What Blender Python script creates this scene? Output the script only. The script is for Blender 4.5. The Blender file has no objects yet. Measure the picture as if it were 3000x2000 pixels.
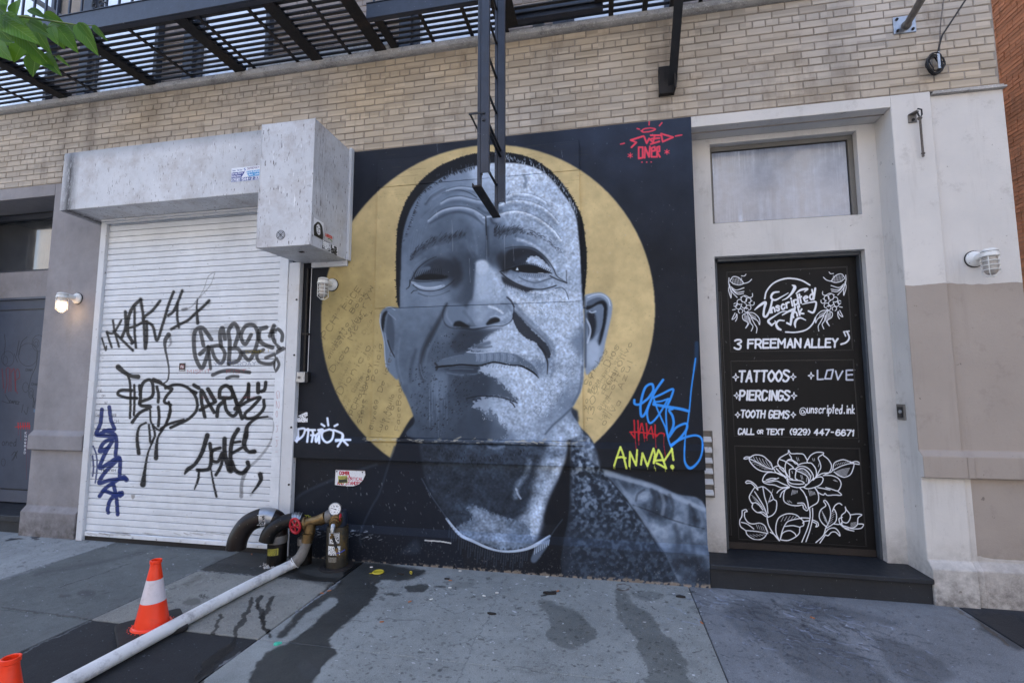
import bpy, bmesh, math, random
import numpy as np
from mathutils import Vector, Matrix
random.seed(7); RNG = np.random.default_rng(11)

# ------------------------------------------------------------------ camera
YAW, PITCH, ROLL, FPX = -0.193865, 0.0937122, -0.0015708, 1378.0
DIST, CAMZ = 4.17, 1.597
def _axes():
    cy, sy, cp, sp = math.cos(YAW), math.sin(YAW), math.cos(PITCH), math.sin(PITCH)
    fwd = np.array([sy*cp, cy*cp, sp]); right = np.array([cy, -sy, 0.]); up = np.cross(right, fwd)
    cr, sr = math.cos(ROLL), math.sin(ROLL)
    return cr*right+sr*up, -sr*right+cr*up, fwd
AX_R, AX_U, AX_F = _axes()
scene = bpy.context.scene
cam_data = bpy.data.cameras.new('camera'); cam = bpy.data.objects.new('camera', cam_data)
scene.collection.objects.link(cam); scene.camera = cam
cam_data.sensor_width = 36.0; cam_data.lens = 36.0*FPX/3000.0; cam_data.clip_start = 0.05; cam_data.clip_end = 500
m4 = Matrix.Identity(4)
for i in range(3):
    m4[i][0] = AX_R[i]; m4[i][1] = AX_U[i]; m4[i][2] = -AX_F[i]
m4[1][3] = -DIST; m4[2][3] = CAMZ
cam.matrix_world = m4

# ------------------------------------------------------------------ light
SUN_EL, SUN_AZ = 55.0, -45.0         # degrees; azimuth from +Y towards +X: the sun stands behind the building, the front is in open shade
world = bpy.data.worlds.new('World'); scene.world = world; world.use_nodes = True
wn = world.node_tree; bg = wn.nodes['Background']
sky = wn.nodes.new('ShaderNodeTexSky'); sky.sky_type = 'NISHITA'; sky.sun_disc = False
sky.sun_elevation = math.radians(SUN_EL); sky.sun_rotation = math.radians(SUN_AZ)
sky.air_density = 1.0; sky.dust_density = 2.0; sky.ozone_density = 1.2
wn.links.new(sky.outputs[0], bg.inputs[0]); bg.inputs[1].default_value = 0.15
sd = bpy.data.lights.new('sun', 'SUN'); sd.energy = 5.0; sd.angle = math.radians(.53); sd.color = (1.0, 0.96, 0.91)
sun = bpy.data.objects.new('sun', sd); scene.collection.objects.link(sun)
_e, _a = math.radians(SUN_EL), math.radians(SUN_AZ)
sdir = Vector((math.cos(_e)*math.sin(_a), math.cos(_e)*math.cos(_a), math.sin(_e)))
sun.rotation_euler = sdir.to_track_quat('Z', 'Y').to_euler(); sun.location = (-9, 9, 20)
scene.view_settings.view_transform = 'Standard'; scene.view_settings.look = 'None'
scene.view_settings.exposure = 1.95; scene.view_settings.gamma = 1.0; scene.view_settings.use_curve_mapping = False

# measured plan of the place: photograph pixel (3000 x 2000) -> point on a plane of the facade
def _ray(x, y):
    return ((x-1500)/FPX)*AX_R + (-(y-1000)/FPX)*AX_U + AX_F
def at(x, y, Y=0.0):
    d = _ray(x, y); t = (DIST+Y)/d[1]; return Vector((d[0]*t, Y, CAMZ+d[2]*t))
def atz(x, y, Z=0.0):
    d = _ray(x, y); t = (Z-CAMZ)/d[2]; return Vector((d[0]*t, d[1]*t-DIST, Z))
def proj_np(X, Y, Z):
    vy = Y+DIST; vz = Z-CAMZ
    w = X*AX_F[0]+vy*AX_F[1]+vz*AX_F[2]
    return 1500+FPX*(X*AX_R[0]+vy*AX_R[1]+vz*AX_R[2])/w, 1000-FPX*(X*AX_U[0]+vy*AX_U[1]+vz*AX_U[2])/w

# ------------------------------------------------------------------ objects
COL = scene.collection
def tag(o, label=None, cat=None, group=None, kind=None):
    if label: o['label'] = label
    if cat: o['category'] = cat
    if group: o['group'] = group
    if kind: o['kind'] = kind
    return o
def thing(name, label, cat, loc=(0, 0, 0), group=None):
    o = bpy.data.objects.new(name, None); COL.objects.link(o); o.location = loc; o.empty_display_size = .1
    return tag(o, label, cat, group)
def link_mesh(name, me, parent=None, loc=None):
    o = bpy.data.objects.new(name, me); COL.objects.link(o)
    if parent is not None: o.parent = parent
    if loc is not None: o.location = loc
    return o
def world_loc(o):
    v = Vector((0, 0, 0))
    while o is not None: v += o.location; o = o.parent
    return v

class MB:
    """collects shapes in world coordinates; build() links them as ONE mesh object"""
    def __init__(s): s.v = []; s.f = []; s.m = []; s.cur = 0
    def add(s, vs, fs):
        n = len(s.v); s.v += [tuple(p) for p in vs]; s.f += [tuple(i+n for i in f) for f in fs]; s.m += [s.cur]*len(fs); return s
    def box(s, x0, x1, y0, y1, z0, z1):
        if x0 > x1: x0, x1 = x1, x0
        if y0 > y1: y0, y1 = y1, y0
        if z0 > z1: z0, z1 = z1, z0
        v = [(x0,y0,z0),(x1,y0,z0),(x1,y1,z0),(x0,y1,z0),(x0,y0,z1),(x1,y0,z1),(x1,y1,z1),(x0,y1,z1)]
        return s.add(v, [(0,3,2,1),(4,5,6,7),(0,1,5,4),(1,2,6,5),(2,3,7,6),(3,0,4,7)])
    def prism_x(s, prof, x0, x1, nx=1):          # profile of (y,z), closed, extruded along X
        n = len(prof); vs = []; fs = []
        for i in range(nx+1):
            x = x0+(x1-x0)*i/nx; vs += [(x, y, z) for y, z in prof]
        for i in range(nx):
            for k in range(n):
                a = i*n+k; b = i*n+(k+1) % n; fs.append((a, a+n, b+n, b))
        fs.append(tuple(range(n))); fs.append(tuple(nx*n+k for k in reversed(range(n))))
        return s.add(vs, fs)
    def prism_y(s, poly, y0, y1):                # poly of (x,z)
        n = len(poly); vs = [(x, y0, z) for x, z in poly]+[(x, y1, z) for x, z in poly]
        fs = [tuple(range(n)), tuple(n+k for k in reversed(range(n)))]
        fs += [(k, n+k, n+(k+1) % n, (k+1) % n) for k in range(n)]
        return s.add(vs, fs)
    def prism_z(s, poly, z0, z1):
        n = len(poly); vs = [(x, y, z0) for x, y in poly]+[(x, y, z1) for x, y in poly]
        fs = [tuple(reversed(range(n))), tuple(n+k for k in range(n))]
        fs += [(k, (k+1) % n, n+(k+1) % n, n+k) for k in range(n)]
        return s.add(vs, fs)
    def tube(s, path, r, n=12, cap=True, flat=1.0):
        path = [Vector(p) for p in path]; R = r if isinstance(r, (list, tuple)) else [r]*len(path)
        vs = []; fs = []; prev = None
        for i, p in enumerate(path):
            t = (path[min(i+1, len(path)-1)]-path[max(i-1, 0)]).normalized()
            if prev is None:
                a = Vector((0, 0, 1)) if abs(t.z) < .9 else Vector((0, 1, 0))
                u = t.cross(a).normalized()
            else:
                u = (prev-t*prev.dot(t)).normalized()
            prev = u; w = t.cross(u)
            for k in range(n):
                an = 2*math.pi*k/n; vs.append(p+(u*math.cos(an)+w*math.sin(an)*flat)*R[i])
        for i in range(len(path)-1):
            for k in range(n):
                a = i*n+k; b = i*n+(k+1) % n; fs.append((a, b, b+n, a+n))
        if cap:
            fs.append(tuple(reversed(range(n)))); fs.append(tuple((len(path)-1)*n+k for k in range(n)))
        return s.add(vs, fs)
    def lathe(s, c, prof, n=24, axis='z', cap=True):     # prof (r, h) along axis from c
        c = Vector(c); vs = []; fs = []
        ax = Vector(axis) if not isinstance(axis, str) else {'x': Vector((1,0,0)), 'y': Vector((0,1,0)), 'z': Vector((0,0,1))}[axis]
        ax.normalize(); u = ax.cross(Vector((0,0,1)) if abs(ax.z) < .9 else Vector((1,0,0))).normalized(); w = ax.cross(u)
        for r, h in prof:
            for k in range(n):
                an = 2*math.pi*k/n; vs.append(c+ax*h+(u*math.cos(an)+w*math.sin(an))*r)
        for i in range(len(prof)-1):
            for k in range(n):
                a = i*n+k; b = i*n+(k+1) % n; fs.append((a, b, b+n, a+n))
        if cap:
            fs.append(tuple(reversed(range(n)))); fs.append(tuple((len(prof)-1)*n+k for k in range(n)))
        return s.add(vs, fs)
    def torus(s, c, R, r, axis=(0,0,1), n=24, m=8, a0=0, a1=2*math.pi):
        c = Vector(c); ax = Vector(axis).normalized(); u = ax.cross(Vector((0,0,1)) if abs(ax.z) < .9 else Vector((1,0,0))).normalized(); w = ax.cross(u)
        pts = [c+(u*math.cos(a0+(a1-a0)*k/n)+w*math.sin(a0+(a1-a0)*k/n))*R for k in range(n+1)]
        return s.tube(pts, r, m, cap=abs(a1-a0) < 6.28)
    def grid(s, x0, x1, nx, z0, z1, nz, Y):        # sheet facing -Y
        vs = [(x0+(x1-x0)*i/nx, Y, z0+(z1-z0)*j/nz) for j in range(nz+1) for i in range(nx+1)]
        fs = [(j*(nx+1)+i, j*(nx+1)+i+1, (j+1)*(nx+1)+i+1, (j+1)*(nx+1)+i) for j in range(nz) for i in range(nx)]
        return s.add(vs, fs)
    def build(s, name, mat, parent=None, bevel=0, smooth=False, uv=None, mats=None, seg=1):
        off = world_loc(parent) if parent is not None else Vector((0, 0, 0))
        me = bpy.data.meshes.new(name)
        me.from_pydata([(p[0]-off.x, p[1]-off.y, p[2]-off.z) for p in s.v], [], s.f)
        bm = bmesh.new(); bm.from_mesh(me); bmesh.ops.recalc_face_normals(bm, faces=bm.faces); bm.to_mesh(me); bm.free()
        for mm in (mats or [mat]): me.materials.append(mm)
        if mats: me.polygons.foreach_set('material_index', s.m)
        if smooth: me.polygons.foreach_set('use_smooth', [True]*len(me.polygons))
        if uv: plane_uv(me, off, *uv)
        o = link_mesh(name, me, parent)
        if bevel:
            b = o.modifiers.new('bevel', 'BEVEL'); b.width = bevel; b.segments = seg; b.limit_method = 'ANGLE'; b.angle_limit = math.radians(35)
        return o
def plane_uv(me, off, a0, a1, b0, b1, axes='xz'):
    """flat print: uv straight from the wall's own metres"""
    lay = me.uv_layers.new(name='uv'); ia, ib = 'xyz'.index(axes[0]), 'xyz'.index(axes[1])
    co = np.empty(len(me.vertices)*3); me.vertices.foreach_get('co', co); co = co.reshape(-1, 3)+np.array(off)
    vi = np.empty(len(me.loops), dtype=np.int32); me.loops.foreach_get('vertex_index', vi)
    uv = np.stack([(co[vi, ia]-a0)/(a1-a0), (co[vi, ib]-b0)/(b1-b0)], 1)
    lay.data.foreach_set('uv', uv.astype(np.float32).ravel())
def auto_smooth(o, deg=35):
    me = o.data; me.polygons.foreach_set('use_smooth', [True]*len(me.polygons))
    try: me.set_sharp_from_angle(angle=math.radians(deg))
    except Exception: pass
    return o
def spline(pts, k=6):
    P = [np.array(p, float) for p in pts]
    if len(P) < 3: return P
    P = [2*P[0]-P[1]]+P+[2*P[-1]-P[-2]]; out = []
    for i in range(1, len(P)-2):
        for j in range(k):
            t = j/k
            out.append(.5*((2*P[i])+(-P[i-1]+P[i+1])*t+(2*P[i-1]-5*P[i]+4*P[i+1]-P[i+2])*t*t+(-P[i-1]+3*P[i]-3*P[i+1]+P[i+2])*t**3))
    out.append(P[-2]); return out

# ------------------------------------------------------------------ materials
def lin(c):
    return tuple(((x/255)/12.92 if x/255 <= .04045 else ((x/255+.055)/1.055)**2.4) for x in c)
class NT:
    def __init__(s, name):
        s.m = bpy.data.materials.new(name); s.m.use_nodes = True; s.t = s.m.node_tree; s.N = s.t.nodes
        s.b = s.N['Principled BSDF']; s.pos = None
    def n(s, ty, **k):
        o = s.N.new(ty)
        for a, b in k.items(): setattr(o, a, b)
        return o
    def l(s, a, b): s.t.links.new(a, b)
    def world(s):
        if s.pos is None: s.pos = s.n('ShaderNodeNewGeometry').outputs['Position']
        return s.pos
    def scaled(s, sx, sy, sz, src=None):
        mp = s.n('ShaderNodeMapping'); mp.inputs['Scale'].default_value = (sx, sy, sz); s.l(src or s.world(), mp.inputs['Vector']); return mp.outputs[0]
    def noise(s, scale, detail=4, rough=.6, vec=None):
        n = s.n('ShaderNodeTexNoise'); n.inputs['Scale'].default_value = scale; n.inputs['Detail'].default_value = detail
        n.inputs['Roughness'].default_value = rough; s.l(vec or s.world(), n.inputs['Vector']); return n.outputs['Fac']
    def ramp(s, fac, a, b, ca=(0,0,0,1), cb=(1,1,1,1)):
        r = s.n('ShaderNodeValToRGB'); r.color_ramp.elements[0].position = a; r.color_ramp.elements[1].position = b
        r.color_ramp.elements[0].color = ca; r.color_ramp.elements[1].color = cb; s.l(fac, r.inputs[0]); return r.outputs[0]
    def mix(s, fac, a, b, mode='MIX'):
        x = s.n('ShaderNodeMix', data_type='RGBA', blend_type=mode)
        for i, v in ((0, fac), (6, a), (7, b)):
            if hasattr(v, 'links') or hasattr(v, 'is_linked'): s.l(v, x.inputs[i])
            elif i == 0: x.inputs[0].default_value = v
            else: x.inputs[i].default_value = (*v[:3], 1)
        return x.outputs[2]
    def math(s, op, a, b=0.0, clamp=False):
        x = s.n('ShaderNodeMath', operation=op); x.use_clamp = clamp
        for i, v in ((0, a), (1, b)):
            if hasattr(v, 'is_linked'): s.l(v, x.inputs[i])
            else: x.inputs[i].default_value = v
        return x.outputs[0]
    def bump(s, h, strength=.3, dist=.01):
        b = s.n('ShaderNodeBump'); b.inputs['Strength'].default_value = strength; b.inputs['Distance'].default_value = dist
        s.l(h, b.inputs['Height'])
        old = s.b.inputs['Normal']
        if old.is_linked: s.l(old.links[0].from_socket, b.inputs['Normal'])
        s.l(b.outputs[0], s.b.inputs['Normal'])
    def img(s, im, uvn='uv'):
        u = s.n('ShaderNodeUVMap', uv_map=uvn); t = s.n('ShaderNodeTexImage', image=im, extension='EXTEND'); s.l(u.outputs[0], t.inputs[0]); return t
    def col(s, c): s.l(c, s.b.inputs['Base Color'])
    def rough(s, v):
        if hasattr(v, 'is_linked'): s.l(v, s.b.inputs['Roughness'])
        else: s.b.inputs['Roughness'].default_value = v
def pmat(name, rgb, rough=.7, metal=0., var=.25, vs=3., bump=.15, bs=120, speck=None, streak=None, spec=.5, dirt=None, bdist=.004, drip=1.):
    """weathered procedural surface; rgb given as sRGB 0-255"""
    s = NT(name); base = lin(rgb); d = tuple(c*(1-var) for c in base); l = tuple(min(1, c*(1+var*.6)) for c in base)
    c = s.mix(s.ramp(s.noise(vs, 6), .3, .7), d, l)
    if dirt:
        c = s.mix(s.math('MULTIPLY', s.ramp(s.noise(dirt[2], 8, .75), .52, .68), dirt[1]), c, lin(dirt[0]))
    if streak:
        v = s.scaled(streak[2], streak[2], streak[2]*.07)
        c = s.mix(s.math('MULTIPLY', s.ramp(s.noise(1, 5, .7, v), .55, .72), streak[1]), c, lin(streak[0]))
    if speck:
        c = s.mix(s.math('MULTIPLY', s.ramp(s.noise(speck[2], 2, .5, s.scaled(1, 1, drip) if drip != 1. else None), speck[3] if len(speck) > 3 else .70, (speck[3] if len(speck) > 3 else .70)+.03), speck[1]), c, lin(speck[0]))
    s.col(c); s.b.inputs['Metallic'].default_value = metal
    s.b.inputs['Specular IOR Level'].default_value = spec
    r = s.n('ShaderNodeMapRange'); s.l(s.noise(vs*5, 4), r.inputs[0]); r.inputs[3].default_value = max(.05, rough-.12); r.inputs[4].default_value = min(1, rough+.12)
    s.rough(r.outputs[0])
    if bump: s.bump(s.noise(bs, 4, .65), bump, bdist)
    return s.m
# ------------------------------------------------------------------ paint: hand-drawn strokes rasterised into flat prints
def box1(a, r, ax):
    if r < 1: return a
    p = [(0, 0)]*a.ndim; p[ax] = (r+1, r); b = np.cumsum(np.pad(a, p, mode='edge'), axis=ax)
    n = a.shape[ax]; hi = [slice(None)]*a.ndim; lo = [slice(None)]*a.ndim
    hi[ax] = slice(2*r+1, 2*r+1+n); lo[ax] = slice(0, n)
    return (b[tuple(hi)]-b[tuple(lo)])/(2*r+1)
def blur(a, sg):
    r = int(round(sg*.9))
    for _ in range(2):
        a = box1(a, r, 0); a = box1(a, r, 1)
    return a
def vnoise(h, w, cell, seed=0, octv=3):
    g = np.random.default_rng(seed); out = np.zeros((h, w)); amp = 1; tot = 0
    for o in range(octv):
        c = max(1.5, cell/2**o); gh, gw = int(h/c)+3, int(w/c)+3; q = g.random((gh, gw))
        yy = np.arange(h)/c; xx = np.arange(w)/c; yi = yy.astype(int); xi = xx.astype(int)
        fy = (yy-yi)[:, None]; fx = (xx-xi)[None]; fy = fy*fy*(3-2*fy); fx = fx*fx*(3-2*fx)
        a = q[yi][:, xi]; b = q[yi][:, xi+1]; c2 = q[yi+1][:, xi]; d = q[yi+1][:, xi+1]
        out += amp*((a*(1-fx)+b*fx)*(1-fy)+(c2*(1-fx)+d*fx)*fy); tot += amp; amp *= .55
    return out/tot
def gnoise(h, w, sg, seed=0):
    a = np.random.default_rng(seed).normal(size=(h, w)); r = max(1, int(round(sg)))
    for _ in range(3): a = box1(box1(a, r, 0), r, 1)
    return np.clip(.5+a/(a.std()+1e-9)*.2, 0, 1)
def tone(t):
    xs = [0, .12, .25, .5, .75, 1.]
    return np.stack([np.interp(t, xs, c) for c in ([11,25,46,102,168,236],[14,29,56,117,183,243],[19,37,70,137,204,251])], -1)/255.
class Canvas:
    def __init__(s, x0, y0, x1, y1, sc, base=(0, 0, 0), alpha=0.):
        s.x0, s.y0, s.sc = x0, y0, sc; s.w, s.h = int((x1-x0)*sc), int((y1-y0)*sc)
        s.a = np.zeros((s.h, s.w, 4)); s.a[..., :3] = np.array(base)/255.; s.a[..., 3] = alpha; s.org = (0, 0, 1.)
    def use(s, ox, oy, k): s.org = (ox, oy, k); return s
    def T(s, pts):
        ox, oy, k = s.org; p = np.array(pts, float).reshape(-1, 2)
        return np.stack([((p[:, 0]/k+ox)-s.x0)*s.sc, ((p[:, 1]/k+oy)-s.y0)*s.sc], 1)
    def colr(s, c):
        if np.isscalar(c): return tone(np.array(c))
        return np.array(c)/255.
    def blend(s, x0, y0, cov, c, mode='n'):
        h, w = cov.shape; v = s.a[y0:y0+h, x0:x0+w]
        c = s.colr(c); cv = cov[..., None]
        ao = v[..., 3:4]; an = cv+ao*(1-cv)
        v[..., :3] = np.where(an > 1e-6, (c*cv+v[..., :3]*ao*(1-cv))/np.maximum(an, 1e-6), v[..., :3]); v[..., 3:4] = an
    def stroke(s, pts, r, c, a=1., soft=2., smooth=True, grain=0):
        """r and soft in the units of the sheet in use; r may be a list"""
        k = s.sc/s.org[2]; P = s.T(pts); n0 = len(P); rr = np.array(r if hasattr(r, '__len__') else [r]*n0, float)
        if len(rr) != n0: rr = np.interp(np.linspace(0, 1, n0), np.linspace(0, 1, len(rr)), rr)
        if smooth and n0 > 2:
            Q = np.array(spline(np.column_stack([P, rr]), 5)); P, rr = Q[:, :2], Q[:, 2]
        rr = np.maximum(rr, .05)*k; sf = max(soft*k, .7)
        m = rr.max()+sf+2; x0 = max(0, int(P[:, 0].min()-m)); x1 = min(s.w, int(P[:, 0].max()+m)+1); y0 = max(0, int(P[:, 1].min()-m)); y1 = min(s.h, int(P[:, 1].max()+m)+1)
        if x1 <= x0 or y1 <= y0: return
        cov = np.zeros((y1-y0, x1-x0))
        for i in range(len(P)-1):
            ax, ay = P[i]; bx, by = P[i+1]; mm = max(rr[i], rr[i+1])+sf+1
            u0 = max(x0, int(min(ax, bx)-mm)); u1 = min(x1, int(max(ax, bx)+mm)+1); v0 = max(y0, int(min(ay, by)-mm)); v1 = min(y1, int(max(ay, by)+mm)+1)
            if u1 <= u0 or v1 <= v0: continue
            X = np.arange(u0, u1)[None]+.5; Y = np.arange(v0, v1)[:, None]+.5; dx, dy = bx-ax, by-ay; L = dx*dx+dy*dy+1e-9
            t = np.clip(((X-ax)*dx+(Y-ay)*dy)/L, 0, 1); d = np.hypot(X-ax-t*dx, Y-ay-t*dy); ra = rr[i]+(rr[i+1]-rr[i])*t
            cc = np.clip((ra-d)/sf+.5, 0, 1); cc = cc*cc*(3-2*cc); sub = cov[v0-y0:v1-y0, u0-x0:u1-x0]; np.maximum(sub, cc*np.minimum(1, (ra+sf*.5)/.8), out=sub)
        if grain: cov *= np.clip(1.15-grain*np.random.default_rng(len(pts)+x0).random(cov.shape), 0, 1)
        s.blend(x0, y0, cov*a, c)
    def mask(s, pts, soft, smooth=True):
        P = s.T(pts); k = s.sc/s.org[2]
        if smooth: P = np.array(spline(np.vstack([P, P[:1]]), 5))[:, :2]
        sg = soft*k; m = 2*sg+2; x0 = max(0, int(P[:, 0].min()-m)); x1 = min(s.w, int(P[:, 0].max()+m)+1); y0 = max(0, int(P[:, 1].min()-m)); y1 = min(s.h, int(P[:, 1].max()+m)+1)
        if x1-x0 < 2 or y1-y0 < 2: return x0, y0, np.zeros((1, 1))
        H, W = y1-y0, x1-x0; acc = np.zeros((H, W))
        X = np.arange(x0, x1)+.5
        for sub in (.25, .75):
            Y = np.arange(y0, y1)+sub
            ins = np.zeros((H, W), bool)
            for i in range(len(P)):
                ax, ay = P[i]; bx, by = P[(i+1) % len(P)]
                if ay == by: continue
                rows = np.nonzero((Y >= min(ay, by)) & (Y < max(ay, by)))[0]
                if len(rows) == 0: continue
                xc = ax+(Y[rows]-ay)*(bx-ax)/(by-ay); ins[rows] ^= X[None] > xc[:, None]
            acc += ins*.5
        return x0, y0, blur(acc, sg*.6) if sg > .8 else blur(acc, 1.)*.5+acc*.5
    def fill(s, pts, c, a=1., soft=2., smooth=True, rag=0, cell=3.2):
        x0, y0, mk = s.mask(pts, soft, smooth)
        if rag:
            q = vnoise(mk.shape[0], mk.shape[1], cell, int(x0+y0), 2); mk = np.clip((mk+(q-.5)*rag*4*mk*(1-mk)*2-.5)*1.5+.5, 0, 1)
        s.blend(x0, y0, mk*a, c)
    def dots(s, pts, n, r, c, a=1., soft=1., seed=1, ang=None, ln=0):
        """n small marks scattered inside polygon pts"""
        g = np.random.default_rng(seed); P = np.array(pts, float); lo, hi = P.min(0), P.max(0); k = 0; tries = 0
        while k < n and tries < n*6:
            tries += 1; p = lo+(hi-lo)*g.random(2); ins = False
            for i in range(len(P)):
                (ax, ay), (bx, by) = P[i], P[(i+1) % len(P)]
                if (ay > p[1]) != (by > p[1]) and p[0] > ax+(p[1]-ay)*(bx-ax)/(by-ay): ins = not ins
            if not ins: continue
            k += 1; q = p
            if ln: an = math.radians(ang+g.normal()*12); q = p+np.array([math.cos(an), math.sin(an)])*ln*(.5+g.random())
            s.stroke([p, q+.01], r*(.5+g.random()), c, a*(.5+.5*g.random()), soft, smooth=False)
    def sample(s, px, py):
        x = np.clip((px-s.x0)*s.sc-.5, 0, s.w-1.001); y = np.clip((py-s.y0)*s.sc-.5, 0, s.h-1.001); xi = x.astype(int); yi = y.astype(int); fx = (x-xi)[..., None]; fy = (y-yi)[..., None]
        xi1 = np.minimum(xi+1, s.w-1); yi1 = np.minimum(yi+1, s.h-1)
        return (s.a[yi, xi]*(1-fx)+s.a[yi, xi1]*fx)*(1-fy)+(s.a[yi1, xi]*(1-fx)+s.a[yi1, xi1]*fx)*fy
    def to_image(s, name, a0, a1, b0, b1, res, plane, ragged=0):
        """unroll the drawing onto a plane measured in metres; plane(A,B)->X,Y,Z"""
        w, h = int((a1-a0)/res), int((b1-b0)/res)
        A, B = np.meshgrid(a0+(np.arange(w)+.5)*res, b0+(np.arange(h)+.5)*res)
        px, py = proj_np(*plane(A, B))
        if ragged:
            px = px+(vnoise(h, w, 26, 71, 5)-.5)*ragged*3.2+(vnoise(h, w, 6, 73, 2)-.5)*ragged*1.3; py = py+(vnoise(h, w, 26, 72, 5)-.5)*ragged+(vnoise(h, w, 6, 74, 2)-.5)*ragged*.5
        return make_image(name, s.sample(px, py))
def make_image(name, arr):
    h, w = arr.shape[:2]; im = bpy.data.images.new(name, w, h, alpha=True)
    im.alpha_mode = 'CHANNEL_PACKED'; im.colorspace_settings.name = 'sRGB'
    im.pixels.foreach_set(np.clip(arr, 0, 1).astype(np.float32).ravel()); im.update(); im.pack(); return im

GL = {'A':'003960 1353','B':'0009 ~0949674505 ~0545634000','C':'~6849190603104062','D':'0009 ~093967633000','E':'69090060 0555','F':'690900 0555','G':'~6849190603104062 626434','H':'0009 6069 0565','I':'3039','J':'69 ~6963401013',
'K':'0009 690560','L':'090060','M':'0009346960','N':'00096069','O':'~39060330636639','P':'0009 ~0949674404','Q':'~39060330636639 4260','R':'0009 ~0949674404 3460','S':'~684919073563401001','T':'0969 3930','U':'~09031030506369','V':'093069','W':'0910365069','X':'0960 6900','Y':'093569 3530','Z':'09690060',
'0':'~39060330636639','1':'173930','2':'~082959674400 0060','3':'~0829596735 ~3563502001','4':'40490363','5':'690904 ~0555635010','6':'~582905023062552503','7':'096920','8':'~3507295967350220506235','9':'~114064673907144466',
'a':'~543503103052 5550','b':'0900 ~042554523001','c':'~543503104051','d':'5950 ~543503103052','e':'~0353543504031040','f':'~58392720 0545','g':'~543503103052 ~555y3x1x','h':'0900 ~03355350','i':'3530 3738','k':'0900 450250','l':'3930','m':'0500 ~04253430 ~34556460','n':'0500 ~03355350','o':'~350310405335','p':'050x ~042554523001','r':'0500 ~03254555','s':'~5435150442301001','t':'2920 0646','u':'~0502104052 5550','v':'053055','w':'0510345065','x':'0550 5500','y':'0530 551x','z':'05550050',
'.':'3031','-':'1545',',':'312y','(':'~49262340',')':'~29464320','!':'3933 3031','/':'0069','*':'3733 1654 1456',"'":'3937',':':'3031 3435','@':'~6255442234556461403003063969 ','+':'3731 0464'}
_SP = {'z': -1, 'y': -2, 'x': -3}
def glyph(ch):
    out = []
    for p in GL.get(ch, '').split():
        sm = p[0] == '~'; p = p[1:] if sm else p
        q = [(_SP.get(p[i], None) if p[i] in _SP else int(p[i]), _SP.get(p[i+1], None) if p[i+1] in _SP else int(p[i+1])) for i in range(0, len(p)-1, 2)]
        out.append((sm, q))
    return out
def text(cv, s, p0, p1, h, r, c, a=1., slant=0., soft=1.5, up=None, jit=0.):
    """stroke lettering from baseline point p0 to p1 (units of the sheet in use)"""
    p0 = np.array(p0, float); p1 = np.array(p1, float); d = p1-p0; n = len(s); u = up if up is not None else np.array([d[1], -d[0]])/np.hypot(*d)
    u = np.array(u, float); adv = []; NR = {'I': 4, 'l': 4, 'i': 4, '1': 5, '.': 4, "'": 4, '!': 4, ' ': 5, 't': 6, ',': 4, '(': 5, ')': 5, 'M': 10, 'W': 10, 'm': 9, 'w': 9}
    for ch in s: adv.append(NR.get(ch, 8.2))
    tot = sum(adv)-2; x = 0; g = np.random.default_rng(len(s))
    for ch, ad in zip(s, adv):
        ox = 0 if ad > 7 else (8-ad)/2*-.9; wd = 1.2 if ad > 9 else 1.
        jy = g.normal()*jit
        for sm, q in glyph(ch):
            pts = [p0+d*((x+ox+gx*wd)/tot)+u*h*((gy+jy)/9.)+d/np.hypot(*d)*slant*gy/9. for gx, gy in q]
            cv.stroke(pts, r, c, a, soft, smooth=sm)
        x += ad
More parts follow.
